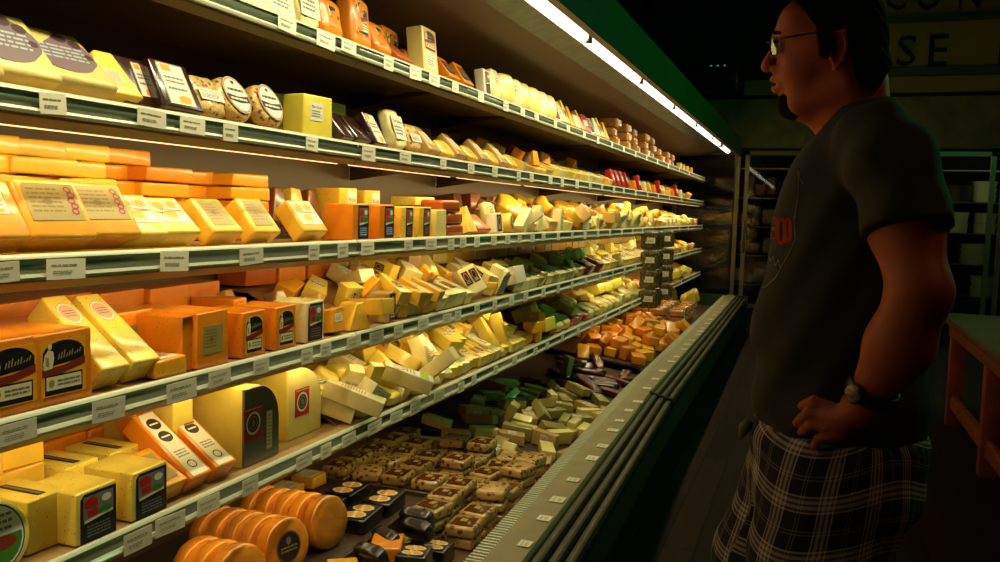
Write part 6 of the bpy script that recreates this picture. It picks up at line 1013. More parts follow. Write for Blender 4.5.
hp = PX([(778, -24), (781, -8), (788, 0), (798, 8), (807, 22), (816, 34), (819, 64), (829, 66), (829, 36), (846, 30), (851, 60), (853, 80), (858, 92), (876, 94), (890, 70), (905, 40), (905, -30)])
hair_geo = hf.verts(np.maximum(hf.F - .010 + nz, polyd(hp, X_, Z_) * 1.0).astype(np.float32))
bp = PX([(774, 98), (785, 95), (791, 103), (797, 109), (800, 118), (790, 124), (768, 120), (768, 98)])
beard_geo = hf.verts(np.maximum(np.maximum(hf.F - .0018 + nz * .35, polyd(bp, X_, Z_)), np.abs(Y_ - YM) - .034).astype(np.float32))
# arms and hands
arms = []; 
def arm(sh, el, fm, wr, sg, cam_side):
    pts = [sh, el, fm, wr]; lo = np.min(pts, 0) - .11; hi = np.max(pts, 0) + .11
    if cam_side: lo[0] -= .05; lo[2] -= .03
    f = Field(lo, hi, .0032); f.path([sh, sh * .45 + el * .55, el], [.050, .054, .044], .02); f.path([el, fm, wr], [.046, .050, .027], .02)
    return f
sh, el, fm, wr = H(889, 156, -.20), H(920, 292, -.285), H(899, 345, -.265), H(862, 408, -.222)
f = arm(sh, el, fm, wr, -1, True)
pc = H(842, 420, -.212); f.cap(wr, pc, .024, .026, .015)
kn = [H(829, 408, -.208), H(825, 417, -.213), H(825, 426, -.212), H(829, 434, -.206)]
for kq in kn: f.cap(pc, kq, .019, .0125, .008)
f.cap(H(842, 430, -.208), kn[3], .018, .012, .008)
md = [H(814, 401, -.203), H(809, 413, -.206), H(811, 424, -.205), H(819, 439, -.202)]
tp_ = [H(802, 406, -.186), H(797, 423, -.188), H(802, 432, -.188), H(814, 447, -.19)]
for a_, b2, c2, r in zip(kn, md, tp_, (.0095, .0098, .0095, .0088)): f.path([a_, b2, b2 * .45 + c2 * .55, c2], [r + .0012, r, r * .92, r * .82], .003)
f.path([H(850, 413, -.20), H(848, 402, -.185), H(856, 392, -.178)], [.014, .0115, .009], .006)     # thumb, hooked back over the hip
arms.append(f.verts())
shR, elR, fmR, wrR = H(890, 152, .20), H(905, 290, .285), H(890, 340, .265), H(858, 404, .225)
f = arm(shR, elR, fmR, wrR, 1, True); pc = H(840, 418, .215); f.cap(wrR, pc, .024, .026, .015)
for i, (a_, c2) in enumerate(((H(828, 408, .21), H(804, 408, .19)), (H(824, 416, .215), H(799, 420, .19)), (H(824, 425, .214), H(803, 432, .19)), (H(829, 434, .208), H(813, 446, .192)))):
    f.cap(pc, a_, .019, .0125, .008); m_ = (a_ + c2) / 2 + np.array((0, .006, 0)); f.path([a_, m_, c2], [.0105, .0095, .008], .003)
f.path([H(850, 413, .20), H(846, 402, .187), H(840, 392, .18)], [.014, .0115, .009], .006); arms.append(f.verts())
# trunk and legs under the clothes
tf = Field((-.32, YM - .3, 0), (.34, YM + .3, 1.72), .009)
tf.ell(H(852, 200), (.105, .15, .14), .05); tf.ell(H(840, 330), (.13, .155, .17), .06); tf.ell(H(840, 450), (.135, .16, .11), .05); tf.cap(H(872, 140, -.14), H(872, 140, .14), .04, .04, .04)
hipx = H(838, 470)[0]; kL = np.array((hipx - .01, YM - .10, .50)); kR = np.array((hipx - .10, YM + .10, .50)); aL = np.array((hipx + .02, YM - .11, .09)); aR = np.array((hipx - .10, YM + .11, .09))
for k_, a_, s_ in ((kL, aL, -1), (kR, aR, 1)):
    tf.path([np.array((hipx - .02 * (s_ > 0), YM + s_ * .09, .86)), k_, k_ * .7 + a_ * .3 + np.array((.015, 0, 0)), a_], [.085, .056, .058, .038], .02)
    tf.cap(a_ + np.array((0, 0, -.03)), a_ + np.array((-.13, 0, -.06)), .034, .026, .02)
body = mpart('body', mesh_of([head_geo] + arms + [tf.verts()], 'body'), M_skin)
mpart('hair', mesh_of([hair_geo], 'hair'), M_hair); mpart('beard', mesh_of([beard_geo], 'beard'), M_hair)
for k_, a_ in ((kL, aL), (kR, aR)):
    sf = Field(a_ + np.array((-.26, -.08, -.1)), a_ + np.array((.1, .08, .06)), .005); sf.cap(a_ + np.array((.03, 0, -.03)), a_ + np.array((-.14, 0, -.05)), .045, .037, .03); sf.cap(a_ + np.array((.03, 0, -.06)), a_ + np.array((-.15, 0, -.065)), .035, .03, .02)
    P, q = sf.verts(); P[:, 2] = np.maximum(P[:, 2], .002); mpart('shoe', mesh_of([(P, q)], 'shoe'), mat('dark shoe leather', (30, 26, 24), .5))
# shirt
sf = Field((-.36, YM - .36, .86), (.36, YM + .36, 1.72), .006)
sf.ell(H(854, 192), (.126, .17, .128), .05); sf.ell(H(848, 250), (.142, .17, .15), .05); sf.ell(H(838, 330), (.160, .182, .17), .06); sf.ell(H(840, 400), (.163, .186, .13), .04)
sf.cap(H(870, 138, -.15), H(870, 138, .15), .056, .056, .05); sf.cap(H(872, 132, -.05), H(872, 130, .05), .062, .062, .04)
cu = H(909, 232, -.262); sf.path([H(880, 138, -.17), H(892, 164, -.21), cu + (cu - H(896, 140, -.2)) * .12], [.058, .066, .069], .03)
cuR = H(905, 228, .262); sf.path([H(884, 135, .175), H(892, 160, .21), cuR + (cuR - H(892, 140, .2)) * .12], [.058, .066, .069], .03)
X_, Y_, Z_ = np.meshgrid(*sf.ax, indexing='ij')
fold = .0035 * np.sin(Z_ * 70 + X_ * 40 + 3 * np.sin(Y_ * 14)) * np.clip((1.2 - Z_) * 3, 0, 1) + .003 * np.sin(X_ * 75 - Z_ * 38)
F0 = sf.F + fold
# hem, cuffs and neck opening: an open shell of cloth
hem = H(760, 430)[2] - Z_ 
for s0, c0 in ((H(896, 140, -.20), cu), (H(892, 140, .20), cuR)):
    dvec = (c0 - s0) / np.linalg.norm(c0 - s0); pd = (X_ - c0[0]) * dvec[0] + (Y_ - c0[1]) * dvec[1] + (Z_ - c0[2]) * dvec[2]
    near = (np.abs(Y_ - YM) > .19) & (Z_ > 1.25) & (Z_ < 1.60)
    hem = np.where(near, np.maximum(hem, pd), hem)
nk = H(858, 118); neck = .074 - np.hypot((X_ - nk[0] + (Z_ - nk[2]) * .35) / 1.12, (Y_ - YM)) ; neck = np.where(Z_ > nk[2] - .08, neck, -.1)
inner = -(F0 + .006)
shirt_F = np.maximum(np.maximum(F0, hem), neck); shirt_F = np.maximum(shirt_F, np.where(F0 < -.03, .02, -.2))
shirt = mpart('shirt', mesh_of([sf.verts(shirt_F.astype(np.float32))], 'shirt'), M_shirt)
# shorts
pf = Field((-.40, YM - .3, .44), (.36, YM + .3, 1.0), .006); hz = H(838, 440)[2]
pf.ell(H(837, 440), (.164, .19, .10), .03); pf.ell(H(834, 482), (.160, .19, .11), .04)
pf.path([H(834, 490, -.085), H(815, 565, -.10), kL + np.array((0.01, 0, 0))], [.125, .118, .112], .03); pf.path([H(806, 480, .085), H(772, 565, .09), kR + np.array((-.02, 0, 0))], [.125, .118, .112], .03)
X_, Y_, Z_ = np.meshgrid(*pf.ax, indexing='ij'); F0 = pf.F + .004 * np.sin(X_ * 55 + Y_ * 30 + Z_ * 12) * np.clip((.95 - Z_) * 4, 0, 1)
P, q = pf.verts(np.maximum(np.maximum(F0, Z_ - (hz + .035)), .50 - Z_).astype(np.float32)); me = mesh_of([(P, q)], 'shorts'); uv = me.uv_layers.new(name='cloth')
cx = np.where(P[:, 1] < YM, hipx - .0, hipx - .06); ang = np.arctan2(P[:, 1] - np.where(P[:, 1] < YM, YM - .09, YM + .09), P[:, 0] - cx + (.8 - P[:, 2]) * .12); ang = np.where(ang > 0, ang - 2 * np.pi, ang)
lv = np.zeros(len(me.loops), int); me.loops.foreach_get('vertex_index', lv); uvs = np.stack([ang[lv] * .15, P[lv, 2] + .02 * np.sin(ang[lv] * 2)], 1); uv.data.foreach_set('uv', uvs.ravel())
def plaid():
    m = D.materials.new('plaid cloth'); m.use_nodes = True; n = m.node_tree; b = n.nodes['Principled BSDF']; b.inputs['Roughness'].default_value = .85
    t = n.nodes.new('ShaderNodeUVMap'); t.uv_map = 'cloth'; s = n.nodes.new('ShaderNodeSeparateXYZ'); n.links.new(t.outputs[0], s.inputs[0]); o = []
    for i, per in ((0, .098), (1, .098)):
        d = n.nodes.new('ShaderNodeMath'); d.operation = 'DIVIDE'; d.inputs[1].default_value = per; fr = n.nodes.new('ShaderNodeMath'); fr.operation = 'FRACT'
        n.links.new(s.outputs[i], d.inputs[0]); n.links.new(d.outputs[0], fr.inputs[0]); cr = n.nodes.new('ShaderNodeValToRGB'); cr.color_ramp.interpolation = 'CONSTANT'; e = cr.color_ramp.elements
        e[0].color = (0, 0, 0, 1); e[1].position = .02; e[1].color = (.9, .9, .9, 1)
        for p_, v in ((.05, .12), (.10, .75), (.16, .12), (.20, .75), (.26, .12), (.31, .9), (.34, .0), (.62, .35), (.64, 0), (.68, .35), (.70, 0)):
            q_ = e.new(p_); q_.color = (v, v, v, 1)
        n.links.new(fr.outputs[0], cr.inputs[0]); o.append(cr.outputs[0])
    ad = n.nodes.new('ShaderNodeMix'); ad.data_type = 'RGBA'; ad.blend_type = 'ADD'; ad.inputs['Factor'].default_value = 1; n.links.new(o[0], ad.inputs['A']); n.links.new(o[1], ad.inputs['B'])
    m1 = n.nodes.new('ShaderNodeMix'); m1.data_type = 'RGBA'; m1.inputs['A'].default_value = (.006, .005, .005, 1); m1.inputs['B'].default_value = (.85, .76, .6, 1)
    hv = n.nodes.new('ShaderNodeVectorMath'); hv.operation = 'SCALE'; hv.inputs['Scale'].default_value = .5; n.links.new(ad.outputs['Result'], hv.inputs[0]); n.links.new(hv.outputs[0], m1.inputs['Factor'])
    n.links.new(m1.outputs['Result'], b.inputs['Base Color']); return m
mpart('shorts', me, plaid())
tab = tube_bm([H(750, 420, -.03), H(744, 428, -.035), H(741, 438, -.035)], [.008, .012, .005], 8); mpart('belt_tab', bm_mesh(tab), mat('grey strap', (120, 112, 96), .7))
# glasses: frames, lenses, temples
gl = tube_bm([H(777, 38, -.056), H(772, 38, -.034), H(771, 40, -.015), H(771, 53, -.017), H(773, 57, -.035), H(777, 54, -.055)], .0014, 8, closed=True)
tube_bm([H(777, 38, .056), H(772, 38, .034), H(771, 40, .015), H(771, 53, .017), H(773, 57, .035), H(777, 54, .055)], .0014, 8, gl, closed=True); tube_bm([H(770, 43, -.015), H(768, 42, 0), H(770, 43, .015)], .0014, 8, gl)
for s_ in (-1, 1): tube_bm([H(777, 40, s_ * .057), H(783, 38, s_ * .07), H(812, 33, s_ * .078), H(836, 30, s_ * .083), H(845, 38, s_ * .083)], .0016, 8, gl)
gf = mpart('glasses_frame', bm_mesh(gl), mat('dark metal frame', (60, 56, 50), .25, metal=.8)); gf['label'] = 'thin dark metal glasses'
for s_ in (-1, 1):
    bm = bmesh.new(); pts = [H(777, 38, s_ * .056), H(772, 38, s_ * .034), H(771, 40, s_ * .015), H(771, 53, s_ * .017), H(773, 57, s_ * .035), H(777, 54, s_ * .055)]
    a1 = [bm.verts.new(p) for p in pts]; a2 = [bm.verts.new(p + np.array((.0012, 0, 0))) for p in pts]; bm.faces.new(a1); bm.faces.new(a2[::-1])
    for i in range(6): bm.faces.new((a1[i], a1[(i + 1) % 6], a2[(i + 1) % 6], a2[i]))
    bmesh.ops.recalc_face_normals(bm, faces=bm.faces); mpart('lens', bm_mesh(bm, smooth=False), M_glass0, gf)
    e_ = H(785.5, 46, s_ * .032); bm = bmesh.new(); bmesh.ops.create_uvsphere(bm, u_segments=16, v_segments=10, radius=.0125); bmesh.ops.translate(bm, verts=bm.verts, vec=Vector(e_) + Vector((-.0055, 0, 0))); mpart('eye', bm_mesh(bm), mat('eye', (150, 140, 126), .2, coat=.5))
    bm = bmesh.new(); bmesh.ops.create_uvsphere(bm, u_segments=12, v_segments=8, radius=.0062); bmesh.ops.translate(bm, verts=bm.verts, vec=Vector(e_) + Vector((-.0128, 0, 0))); mpart('iris', bm_mesh(bm), mat('iris', (40, 26, 18), .2, coat=.5))
    bw = tube_bm([H(790, 38, s_ * .054), H(780, 33, s_ * .044), H(775, 33, s_ * .022), H(775, 36, s_ * .012)], [.002, .0035, .0045, .003], 8); mpart('eyebrow', bm_mesh(bw), M_hair)
# watch
wc = (wr * .72 + fm * .28); dvec = Vector(fm - wr).normalized(); u_ = dvec.orthogonal().normalized(); v_ = dvec.cross(u_)
pts = [Vector(wc) + (u_ * math.cos(t) + v_ * math.sin(t)) * .0395 for t in np.linspace(0, 2 * math.pi, 28, endpoint=False)]
bm = bmesh.new(); rows = []
for o_, k_ in ((-.013, .97), (-.011, 1.06), (.011, 1.06), (.013, .97)): rows.append([bm.verts.new(Vector(wc) + (p - Vector(wc)) * k_ + dvec * o_) for p in pts])
for i in range(4):
    for j in range(28): bm.faces.new((rows[i][j], rows[i][(j + 1) % 28], rows[(i + 1) % 4][(j + 1) % 28], rows[(i + 1) % 4][j]))
bmesh.ops.recalc_face_normals(bm, faces=bm.faces); wt = mpart('wristwatch_band', bm_mesh(bm), M_blk); wt['label'] = 'black watch band'
fd = (H(850, 398, -.27) - wc); fd = Vector(fd); fd -= dvec * fd.dot(dvec); fd.normalize(); cf = Vector(wc) + fd * .043
mpart('watch_case', bm_mesh(tube_bm([cf - fd * .006, cf + fd * .004, cf + fd * .006], [.017, .017, .015], 20)), mat('watch steel', (120, 118, 112), .25, metal=.9), wt)
# print on the shirt, laid on the cloth
bpy.context.view_layer.update()
sb = BVHTree.FromPolygons([v.co.copy() for v in shirt.data.vertices], [tuple(p.vertices) for p in shirt.data.polygons])
def lay(px, py, dirv, off=.0016):
    r = ray(px, py); h = sb.ray_cast(CAM, r, 5)
    return None if h[0] is None else h[0] + h[1] * off
def decal(name, polys, m):
    bm = bmesh.new()
    for pl in polys:
        vs = [lay(x, y, None) for x, y in pl]
        if None in vs or max((vs[i] - vs[i - 1]).length for i in range(len(vs))) > .05: continue
        try: bm.faces.new([bm.verts.new(v) for v in vs])
        except ValueError: pass
    bmesh.ops.solidify(bm, geom=list(bm.faces), thickness=.0006)
    return mpart(name, bm_mesh(bm, smooth=False), m, None)
def stroke(pts, w):
    out = []
    for (x0, y0), (x1, y1) in zip(pts[:-1], pts[1:]):
        n = max(1, int(math.hypot(x1 - x0, y1 - y0) / 4)); L = math.hypot(x1 - x0, y1 - y0); nx, ny = -(y1 - y0) / L * w / 2, (x1 - x0) / L * w / 2
        for i in range(n):
            a0, a1 = i / n, (i + 1) / n; p = lambda a, s: (x0 + (x1 - x0) * a + nx * s, y0 + (y1 - y0) * a + ny * s); out.append([p(a0, 1), p(a1, 1), p(a1, -1), p(a0, -1)])
    return out
red = []
for (cx_, cy_, w_, h_) in ((774.5, 229, 6.5, 22), (782, 231, 7, 24), (788.5, 230, 5, 22)):
    ov = [(cx_ + w_ / 2 * math.copysign(abs(math.cos(t)) ** .6, math.cos(t)), cy_ + h_ / 2 * math.copysign(abs(math.sin(t)) ** .6, math.sin(t))) for t in np.linspace(0, 2 * math.pi, 17)]; red += stroke(ov, 3.6)
    if cx_ < 778: red += stroke([(cx_ - 2, cy_), (cx_ + 2, cy_)], 3.4)
pr = decal('shirt_print', red, mat('red print', (190, 26, 20), .6)); pr['label'] = 'red block figures printed across the chest'
decal('shirt_outline_print', stroke([(800, 172), (798, 200), (795, 222), (796, 240), (789, 255), (783, 265), (776, 278), (766, 287), (757, 289), (753, 284)], 1.2) + stroke([(766, 258), (769, 252), (771, 262), (774, 256), (776, 266), (779, 260), (781, 268), (784, 262)], 1.1) + stroke([(803, 184), (800, 178), (798, 172)], 1), mat('faded print line', (150, 138, 112), .7))
# ------------------------------------------------------------------ the room
def structure(o): o['kind'] = 'structure'; return o
def wood_floor():
    m = D.materials.new('worn wood floor'); m.use_nodes = True; n = m.node_tree; b = n.nodes['Principled BSDF']; tc = n.nodes.new('ShaderNodeTexCoord')
    mp = n.nodes.new('ShaderNodeMapping'); mp.inputs['Scale'].default_value = (9, .8, 1); n.links.new(tc.outputs['Object'], mp.inputs[0])
    nz = n.nodes.new('ShaderNodeTexNoise'); nz.inputs['Scale'].default_value = 3; nz.inputs['Detail'].default_value = 6; n.links.new(mp.outputs[0], nz.inputs['Vector'])
    br = n.nodes.new('ShaderNodeTexBrick'); br.inputs['Scale'].default_value = 1; br.inputs['Brick Width'].default_value = 1.4; br.inputs['Row Height'].default_value = .13; br.inputs['Mortar Size'].default_value = .003
    m2 = n.nodes.new('ShaderNodeMapping'); m2.inputs['Rotation'].default_value = (0, 0, rad(90)); n.links.new(tc.outputs['Object'], m2.inputs[0]); n.links.new(m2.outputs[0], br.inputs['Vector'])
    br.inputs['Color1'].default_value = (*srgb((60, 40, 24)), 1); br.inputs['Color2'].default_value = (*srgb((44, 29, 18)), 1); br.inputs['Mortar'].default_value = (*srgb((12, 9, 6)), 1)
    mx = n.nodes.new('ShaderNodeMix'); mx.data_type = 'RGBA'; mx.blend_type = 'MULTIPLY'; mx.inputs['Factor'].default_value = .8
    cr = n.nodes.new('ShaderNodeValToRGB'); cr.color_ramp.elements[0].color = (.35, .35, .35, 1); cr.color_ramp.elements[1].position = .7
    n.links.new(nz.outputs['Fac'], cr.inputs[0]); n.links.new(br.outputs['Color'], mx.inputs['A']); n.links.new(cr.outputs[0], mx.inputs['B']); n.links.new(mx.outputs['Result'], b.inputs['Base Color'])
    b.inputs['Roughness'].default_value = .75; b.inputs['Specular IOR Level'].default_value = .2; return m
structure(box('floor', (-2.2, -3.2, -.05), (4.2, 11.8, 0), wood_floor()))
structure(box('ceiling', (-2.2, -3.2, 4.8), (4.2, 11.8, 4.85), mat('dark ceiling', (20, 22, 16), .8)))
structure(box('wall_left', (-2.3, -3.2, 0), (-2.2, 11.8, 4.8), mat('dark wall', (52, 54, 40), .8)))
structure(box('wall_right', (4.2, -3.2, 0), (4.3, 11.8, 4.8), mat('dark wall', (52, 54, 40), .8)))
structure(box('wall_near', (-2.2, -3.3, 0), (4.2, -3.2, 4.8), mat('dark wall', (52, 54, 40), .8)))
YW = 10.95
M_wood = mat('weathered board', (118, 116, 84), .7, var=.3, vscale=5, bump=.3, bscale=12)
structure(box('wall_far', (-2.2, 11.7, 0), (4.2, 11.8, 4.8), mat('dark far wall', (60, 58, 34), .8)))
# reach-in cooler run at the far end
M_frame = mat('cooler frame metal', (150, 140, 110), .35, metal=.7)
M_dark = mat('cooler interior', (20, 18, 14), .7)
M_cshelf = mat('cooler shelf wire', (120, 112, 84), .4, metal=.5)
M_glass = M_glass0
xs = [-1.74, -.87, .13, 1.13, 1.9, 2.68]
cool = empty('reach_in_cooler', (1, YW, 0)); tag(cool, 'dark glass-door reach-in cooler standing across the far end of the aisle', 'cooler')
def kp(name, bm, m):
    o = new_obj(name, bm_mesh(bm, name, angle=40), cool, m=m); o.location = -cool.location; return o
b = box_bm((-1.78, YW + .6, .1), (2.7, YW + .62, 2.3)); box_bm((-1.78, YW, 0), (2.7, YW + .6, .25), b); box_bm((-1.78, YW, 2.2), (2.7, YW + .62, 2.3), b); box_bm((-.97, YW, 0), (-1.78, YW + .62, 2.3), b)
kp('cabinet_shell', b, M_dark)
for i, z in enumerate((.55, .92, 1.28, 1.64, 2.0)):
    kp('shelf', box_bm((-1.77, YW + .1, z - .012), (2.7, YW + .58, z)), M_cshelf)
for i in range(5):
    x0, x1 = xs[i] + .03, xs[i + 1] - .03
    fr = box_bm((x0, YW - .04, .27), (x0 + .05, YW, 2.2)); box_bm((x1 - .05, YW - .04, .27), (x1, YW, 2.2), fr); box_bm((x0, YW - .04, 2.15), (x1, YW, 2.2), fr); box_bm((x0, YW - .04, .27), (x1, YW, .32), fr)
    d = kp('door', fr, M_frame)
    new_obj('glass', bm_mesh(box_bm((x0 + .05, YW - .026, .32), (x1 - .05, YW - .02, 2.15)), smooth=False), d, m=M_glass)
    hb = tube_bm([(x0 + .025, YW - .04, .95), (x0 + .025, YW - .08, .98), (x0 + .025, YW - .08, 1.32), (x0 + .025, YW - .04, 1.35)], .008, 8)
    new_obj('handle', bm_mesh(hb), d, m=M_frame)
led = new_obj('indicator_light', bm_mesh(box_bm((-.012, -.006, -.01), (.012, 0, .01))), cool, m=mat('green indicator', (.05, 1, .5), emit=6))
pl = ony(738, 297, YW - .05); led.location = pl - cool.location
# goods in the cooler
rc = random.Random(9); M_tub = mat('white tub', (216, 212, 176), .4, coat=.3); M_tubd = mat('dark tub', (26, 24, 24), .4, coat=.3); M_goods = [mat('cooler brown pack', (130, 84, 40), .5, var=.2), mat('cooler tan pack', (176, 140, 84), .5, var=.2), mat('cooler grey pack', (110, 106, 90), .5, var=.2), mat('cooler dark pack', (44, 30, 22), .5, var=.2)]
def tub(x, y, z, r, h, m, i, label, group):
    bm = tube_bm([(0, 0, 0), (0, 0, h * .9), (0, 0, h * .9), (0, 0, h)], [r * .9, r, r * 1.06, r * 1.05], 24); o = new_obj('food_tub', bm_mesh(bm, angle=40), None, (x, y, z), m)
    tag(o, label, 'tub', group); return o
n = 0
for (px, py, r, kk, col, nm) in ((958, 182 + 28, .14, 1, M_tubd, 'dark'), (983, 213, .13, 3, M_tub, 'white'), (957, 240, .11, 2, M_tub, 'small white'), (984, 240, .12, 2, M_tub, 'white'), (974, 269, .16, 4, M_tub, 'broad white'), (981, 296, .12, 2, M_tub, 'white')):
    p = ony(px, py, YW + .25); zs = min((.55, .92, 1.28, 1.64, 2.0), key=lambda z: abs(z - p.z))
    for j in range(kk):
        hh = .24 / kk if kk > 1 else .2
        row = {2.0: 'top', 1.64: 'second', 1.28: 'third', .92: 'fourth', .55: 'lowest'}[zs]
        tub(p.x, YW + .28, zs + .0005 + j * (hh * 1.0), r, hh * .98, col, n, f'{nm} round tub {["at the bottom of","second up in","third up in","topmost in"][min(j,3)] if kk>1 else "alone beside"} the {["dark wheel","pale pair","slim pair","squat pair","tall four-high","lowest small"][n]} stack in far cooler', 'tubs in the far cooler')
    n += 1
A = Lab(); A.ell(0, 0, .03, .035, 'gy', 1); A.text('8', 0, 0, .03, 'w', 2, h=.05)
for i, z in enumerate((.55, .92, 1.28, 1.64)):
    x = -1.7
    while x < .3:
        w = rc.uniform(.09, .17); h = rc.uniform(.12, .26)
        me = pillow(w, .14, h, .3, .012, int(x * 40 + i * 7), 16, 8, 9); me.materials.append(M_goods[rc.randrange(4)]); o = new_obj('deli_pack', me, None, (x + w / 2, YW + .16, z + .022))
        o.rotation_euler = (0, 0, rad(-90)); TAGS.append((o, ('c', i))); x += w + .015
# sign and boards above the cooler
sg = empty('aisle_sign', (1.3, YW - .05, 2.9)); tag(sg, 'dim board sign with dark letters above the far cooler', 'sign')
M_board = mat('sign board', (150, 138, 56), .7, var=.08, vscale=3); M_let = mat('sign letter', (14, 12, 8), .6); M_mold = mat('sign rail', (60, 84, 52), .5)
def sp(name, bm, m):
    o = new_obj(name, bm_mesh(bm, name, angle=40), sg, m=m); o.location = -sg.location; return o
def zof(py, px=930): return ony(px, py, YW - .05).z
zt, zb = zof(22), zof(66)
sp('board', box_bm((.2, YW - .05, zb), (3.2, YW - .02, zt)), M_board)
sp('board', box_bm((.2, YW - .05, zof(14)), (3.2, YW - .02, zof(-34))), M_board)
sp('board', box_bm((-.9, YW - .05, zof(92)), (3.2, YW - .02, zof(76))), M_board)
for a, b in ((22, 14), (75, 67)): sp('rail', box_bm((.2, YW - .08, zof(a)), (3.2, YW - .02, zof(b))), M_mold)
def letter(t, px0, px1, py0, py1):
    a = ony(px0, py1, YW - .056); b = ony(px1, py0, YW - .056); vs, fs, tw, th = text_geo(t)
    bm = bmesh.new(); V = [bm.verts.new(((a.x + b.x) / 2 + x / tw * (b.x - a.x), 0, (a.z + b.z) / 2 + y / th * (b.z - a.z))) for x, y in vs]
    for f in fs:
        try: bm.faces.new([V[i] for i in f])
        except ValueError: pass
    r = bmesh.ops.extrude_face_region(bm, geom=list(bm.faces)); bmesh.ops.translate(bm, verts=[v for v in r['geom'] if isinstance(v, bmesh.types.BMVert)], vec=(0, -.02, 0)); bmesh.ops.recalc_face_normals(bm, faces=bm.faces)
    o = new_obj('letter', bm_mesh(bm, smooth=False), sg, m=M_let); o.location = Vector((0, YW - .05, 0)) - sg.location
for t, a, b, c, d in (('S', 896, 917, 35, 66), ('E', 928, 949, 34, 66), ('L', 998, 1016, 33, 65), ('E', 858, 880, 35, 67), ('C', 884, 908, -24, 11), ('O', 915, 943, -24, 11), ('N', 958, 982, -24, 9)): letter(t, a, b, c, d)
structure(box('trim_1', (-1.78, YW - .03, zof(148)), (3.4, YW + .02, zof(96)), M_wood))
structure(box('wall_bulkhead', (-2.1, YW + .0, 2.3), (4.2, YW + .6, 4.8), mat('bulkhead paint', (34, 40, 22), .8)))
p = ony(722, 80, YW - .2)
o = box('mounted_speaker', (p.x - .22, YW - .35, p.z - .16), (p.x + .2, YW - .02, p.z + .2), M_blk, None, .02); tag(o, 'black box with small status lights high on the far wall', 'equipment')
for dx in (-.12, -.04, .04): new_obj('status_light', bm_mesh(box_bm((p.x + dx - .012, YW - .356, p.z + .14), (p.x + dx + .012, YW - .349, p.z + .155))), o, m=mat('teal status', (.1, .6, .45), emit=.35))
# wooden table on the right
tb = empty('wooden_table', (1.4, 4.6, 0)); tag(tb, 'reddish wooden work table with stretchers on the right of the aisle', 'table')
M_tw = mat('red brown timber', (176, 84, 36), .5, var=.2, vscale=9, bump=.15, bscale=20)
def tp(name, lo, hi, bev=.004):
    o = box(name, lo, hi, M_tw if name != 'table_top' else mat('worn table top', (128, 90, 50), .45, var=.2, vscale=6), tb, bev); o.location = -tb.location
tx = .92
tp('table_top', (tx - .04, 3.1, .70), (2.0, 6.75, .75)); tp('apron', (tx, 3.2, .61), (tx + .03, 6.6, .699))
for y in (3.2, 5.2, 6.45):
    tp('leg', (tx, y, 0), (tx + .09, y + .09, .61)); tp('leg', (1.85, y, 0), (1.94, y + .09, .61))
tp('stretcher', (tx + .02, 3.29, .12), (tx + .06, 6.45, .21))
# ------------------------------------------------------------------ light
def area(name, loc, rot, sx, sy, e, c, spread=180):
    l = D.lights.new(name, 'AREA'); l.shape = 'RECTANGLE'; l.size = sx; l.size_y = sy; l.energy = e; l.color = c; l.spread = rad(spread)
    o = D.objects.new(name, l); COL.objects.link(o); o.location = loc; o.rotation_euler = rot; o['kind'] = 'helper'; return o
area('canopy_light', (-1.0, 5.1, 2.118), (0, rad(24), 0), .03, 10.3, CANOPY_W, (1, .86, .52), 118)
for k, e in ((2, S2_W), (3, S3_W), (4, S4_W)):
    for y0_, y1_ in (((-.2, 10.3),) if k == 2 else ((-.2, 3.8), (5.4, 10.3))):
        area('shelf_light', (XF - .052, (y0_ + y1_) / 2, LIP[k] - .069), (0, rad(38), 0), .02, y1_ - y0_, e * (y1_ - y0_) / 10.3, (1, .76, .34), 165)
for yc_, sy_ in ((1.45, 3.2), (7.2, 3.9)): area('shelf_light', (XF - .052, yc_, LIP[5] - .069), (0, rad(30), 0), .02, sy_, S5_W * sy_ / 10.3, (1, .76, .34), 165)
area('green_ceiling_lamp', (2.6, 5.2, 3.3), (0, rad(38), 0), .5, .5, GREEN_W, (.12, 1, .42))
area('dim_fill_light', (1.6, 1.4, 3.4), (0, 0, 0), .6, .6, DIM_W, (1, .55, .18))  # unseen warm fill light, added to lift the table and floor
area('cooler_fill_light', (1.6, YW + .08, 2.185), (rad(-12), 0, 0), 1.6, .04, COOL_W, (.8, 1, .55), 150)  # added fill light behind the top frame, brightens the tubs
area('cooler_fill_light', (-.9, YW + .08, 2.185), (rad(-12), 0, 0), 1.4, .04, COOL_W * .6, (1, .75, .4), 150)  # second added fill light, lifts the packs at the cooler's left
w = D.worlds.new('world'); bpy.context.scene.world = w; w.use_nodes = True; w.node_tree.nodes['Background'].inputs[0].default_value = (.9, 1, .4, 1); w.node_tree.nodes['Background'].inputs[1].default_value = .0015
vs_ = bpy.context.scene.view_settings; vs_.view_transform = 'Standard'; vs_.look = 'None'; vs_.gamma = 1; vs_.use_curve_mapping = False; vs_.exposure = 0
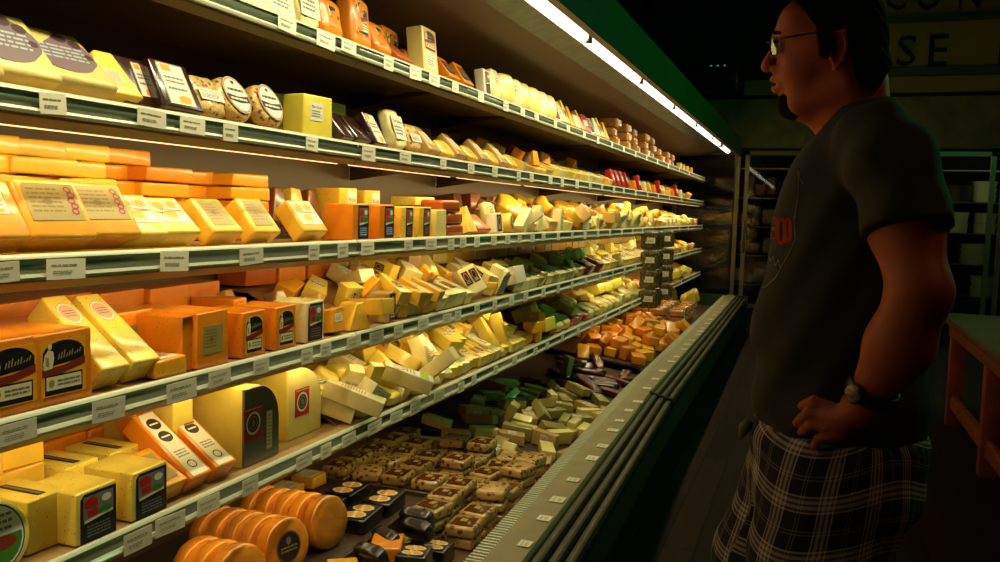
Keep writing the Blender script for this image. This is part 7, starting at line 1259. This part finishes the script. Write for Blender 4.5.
# ------------------------------------------------------------------ naming every single thing
ONES = ['', 'first', 'second', 'third', 'fourth', 'fifth', 'sixth', 'seventh', 'eighth', 'ninth', 'tenth', 'eleventh', 'twelfth', 'thirteenth', 'fourteenth', 'fifteenth', 'sixteenth', 'seventeenth', 'eighteenth', 'nineteenth']
TENS = {2: 'twent', 3: 'thirt', 4: 'fort', 5: 'fift', 6: 'sixt', 7: 'sevent', 8: 'eight', 9: 'ninet'}
def nth(n): return ONES[n] if n < 20 else (TENS[n // 10] + ('ieth' if n % 10 == 0 else 'y-' + ONES[n % 10]))
bpy.context.view_layer.update()
WELL = {'w': 'on the riser in the well', 'd': 'at the near end of the well', 'g': 'in the well, brick heap', 'v': 'in the well, sausage heap', 'o': 'in the well, orange heap', 't': 'at the far end of the well', 'm': 'in the well', 'h': 'on the clip strips'}
def where(z, px):
    if z[0] in 'sb': return f'{ORD[z[1]]} shelf, ' + ('near stretch' if px < 345 else 'middle stretch' if px < 505 else 'far stretch')
    return WELL[z[0]]
POSE = (' leaning back', ' sloping forward', ' standing upright', ' standing on edge', ' lying flat', ' leaning', ' standing', ' stacked at the back', ' pushed to the back', ' tilted behind the labelled blocks', ' at the back', ' in a stack', ' lying in', ' stacked at the left')
recs = {}
for o, desc, zone, cat in ITEMS:
    if o.get('loose_') or zone[0] in 'gvo' or (zone[0] == 's' and o.get('lz')):
        for p in POSE: desc = desc.replace(p, '')
    w_ = o.matrix_world.translation; px = proj(w_)[0]; ph = PLACE.get(o.name)
    recs.setdefault((desc, ph or where(zone, px)), []).append((w_.y, -w_.z, o, zone, cat, ph))
def short(s, n=16):
    w = s.split(); return ' '.join(w[:n])
for (desc, wh), L in recs.items():
    L.sort(key=lambda t: (t[0], t[1]))
    for i, (_, _, o, zone, cat, ph) in enumerate(L):
        if ph: s = f'{desc}, {ph}' if len(L) == 1 else f'{desc}, {ph}, {nth(i + 1)}'
        elif len(L) == 1: s = f'{desc}, {wh}'
        else: s = f'{desc}, {nth(i + 1)} along {wh}' if zone[0] in 'sb' else f'{desc}, {nth(i + 1)} {wh}'
        n = len(s.split())
        if n > 16:      # keep the place, trim the description's tail
            tail = s[len(desc):]; k = 16 - len(tail.split()) ; s = ' '.join(desc.split()[:k]).rstrip(',') + (tail if tail.startswith(',') else ' ' + tail)
        g = (f'{cat} pieces on the {ORD[zone[1]]} shelf' if zone[0] in 'sb' else f'{cat} pieces {WELL[zone[0]]}')
        tag(o, s, cat, g)
seen = {}
for o, k in sorted(TAGS, key=lambda t: t[0].matrix_world.translation.y):
    seen[k] = seen.get(k, 0) + 1
    if isinstance(k, tuple): tag(o, f'packed deli item on the {["lowest", "fourth", "third", "second"][k[1]]} cooler shelf, place {nth(seen[k])} in its row', 'package', 'deli packs in the far cooler')
    elif k == 6: tag(o, f'worn price tag on the low front rail, {nth(seen[k])} from the near end', 'price tag', 'price tags on the front rail')
    else: tag(o, f'white price tag on the {ORD[k]} shelf rail, {nth(seen[k])} from the near end', 'price tag', f'price tags on the {ORD[k]} shelf rail')
# labels that still coincide share their group; make the rest distinct by their rank
cnt = {}
for o in list(COL.objects):
    if o.parent is None and 'label' in o.keys(): cnt.setdefault(o['label'], []).append(o)
for lb, L in cnt.items():
    if len(L) > 1:
        L.sort(key=lambda o: (o.matrix_world.translation.y, -o.matrix_world.translation.z))
        for i, o in enumerate(L): w_ = lb.split(); o['label'] = ' '.join(w_[:14]) + f', number {nth(i + 1)}' if False else ' '.join(w_[:14]).rstrip(',') + f', {nth(i + 1)} inward'
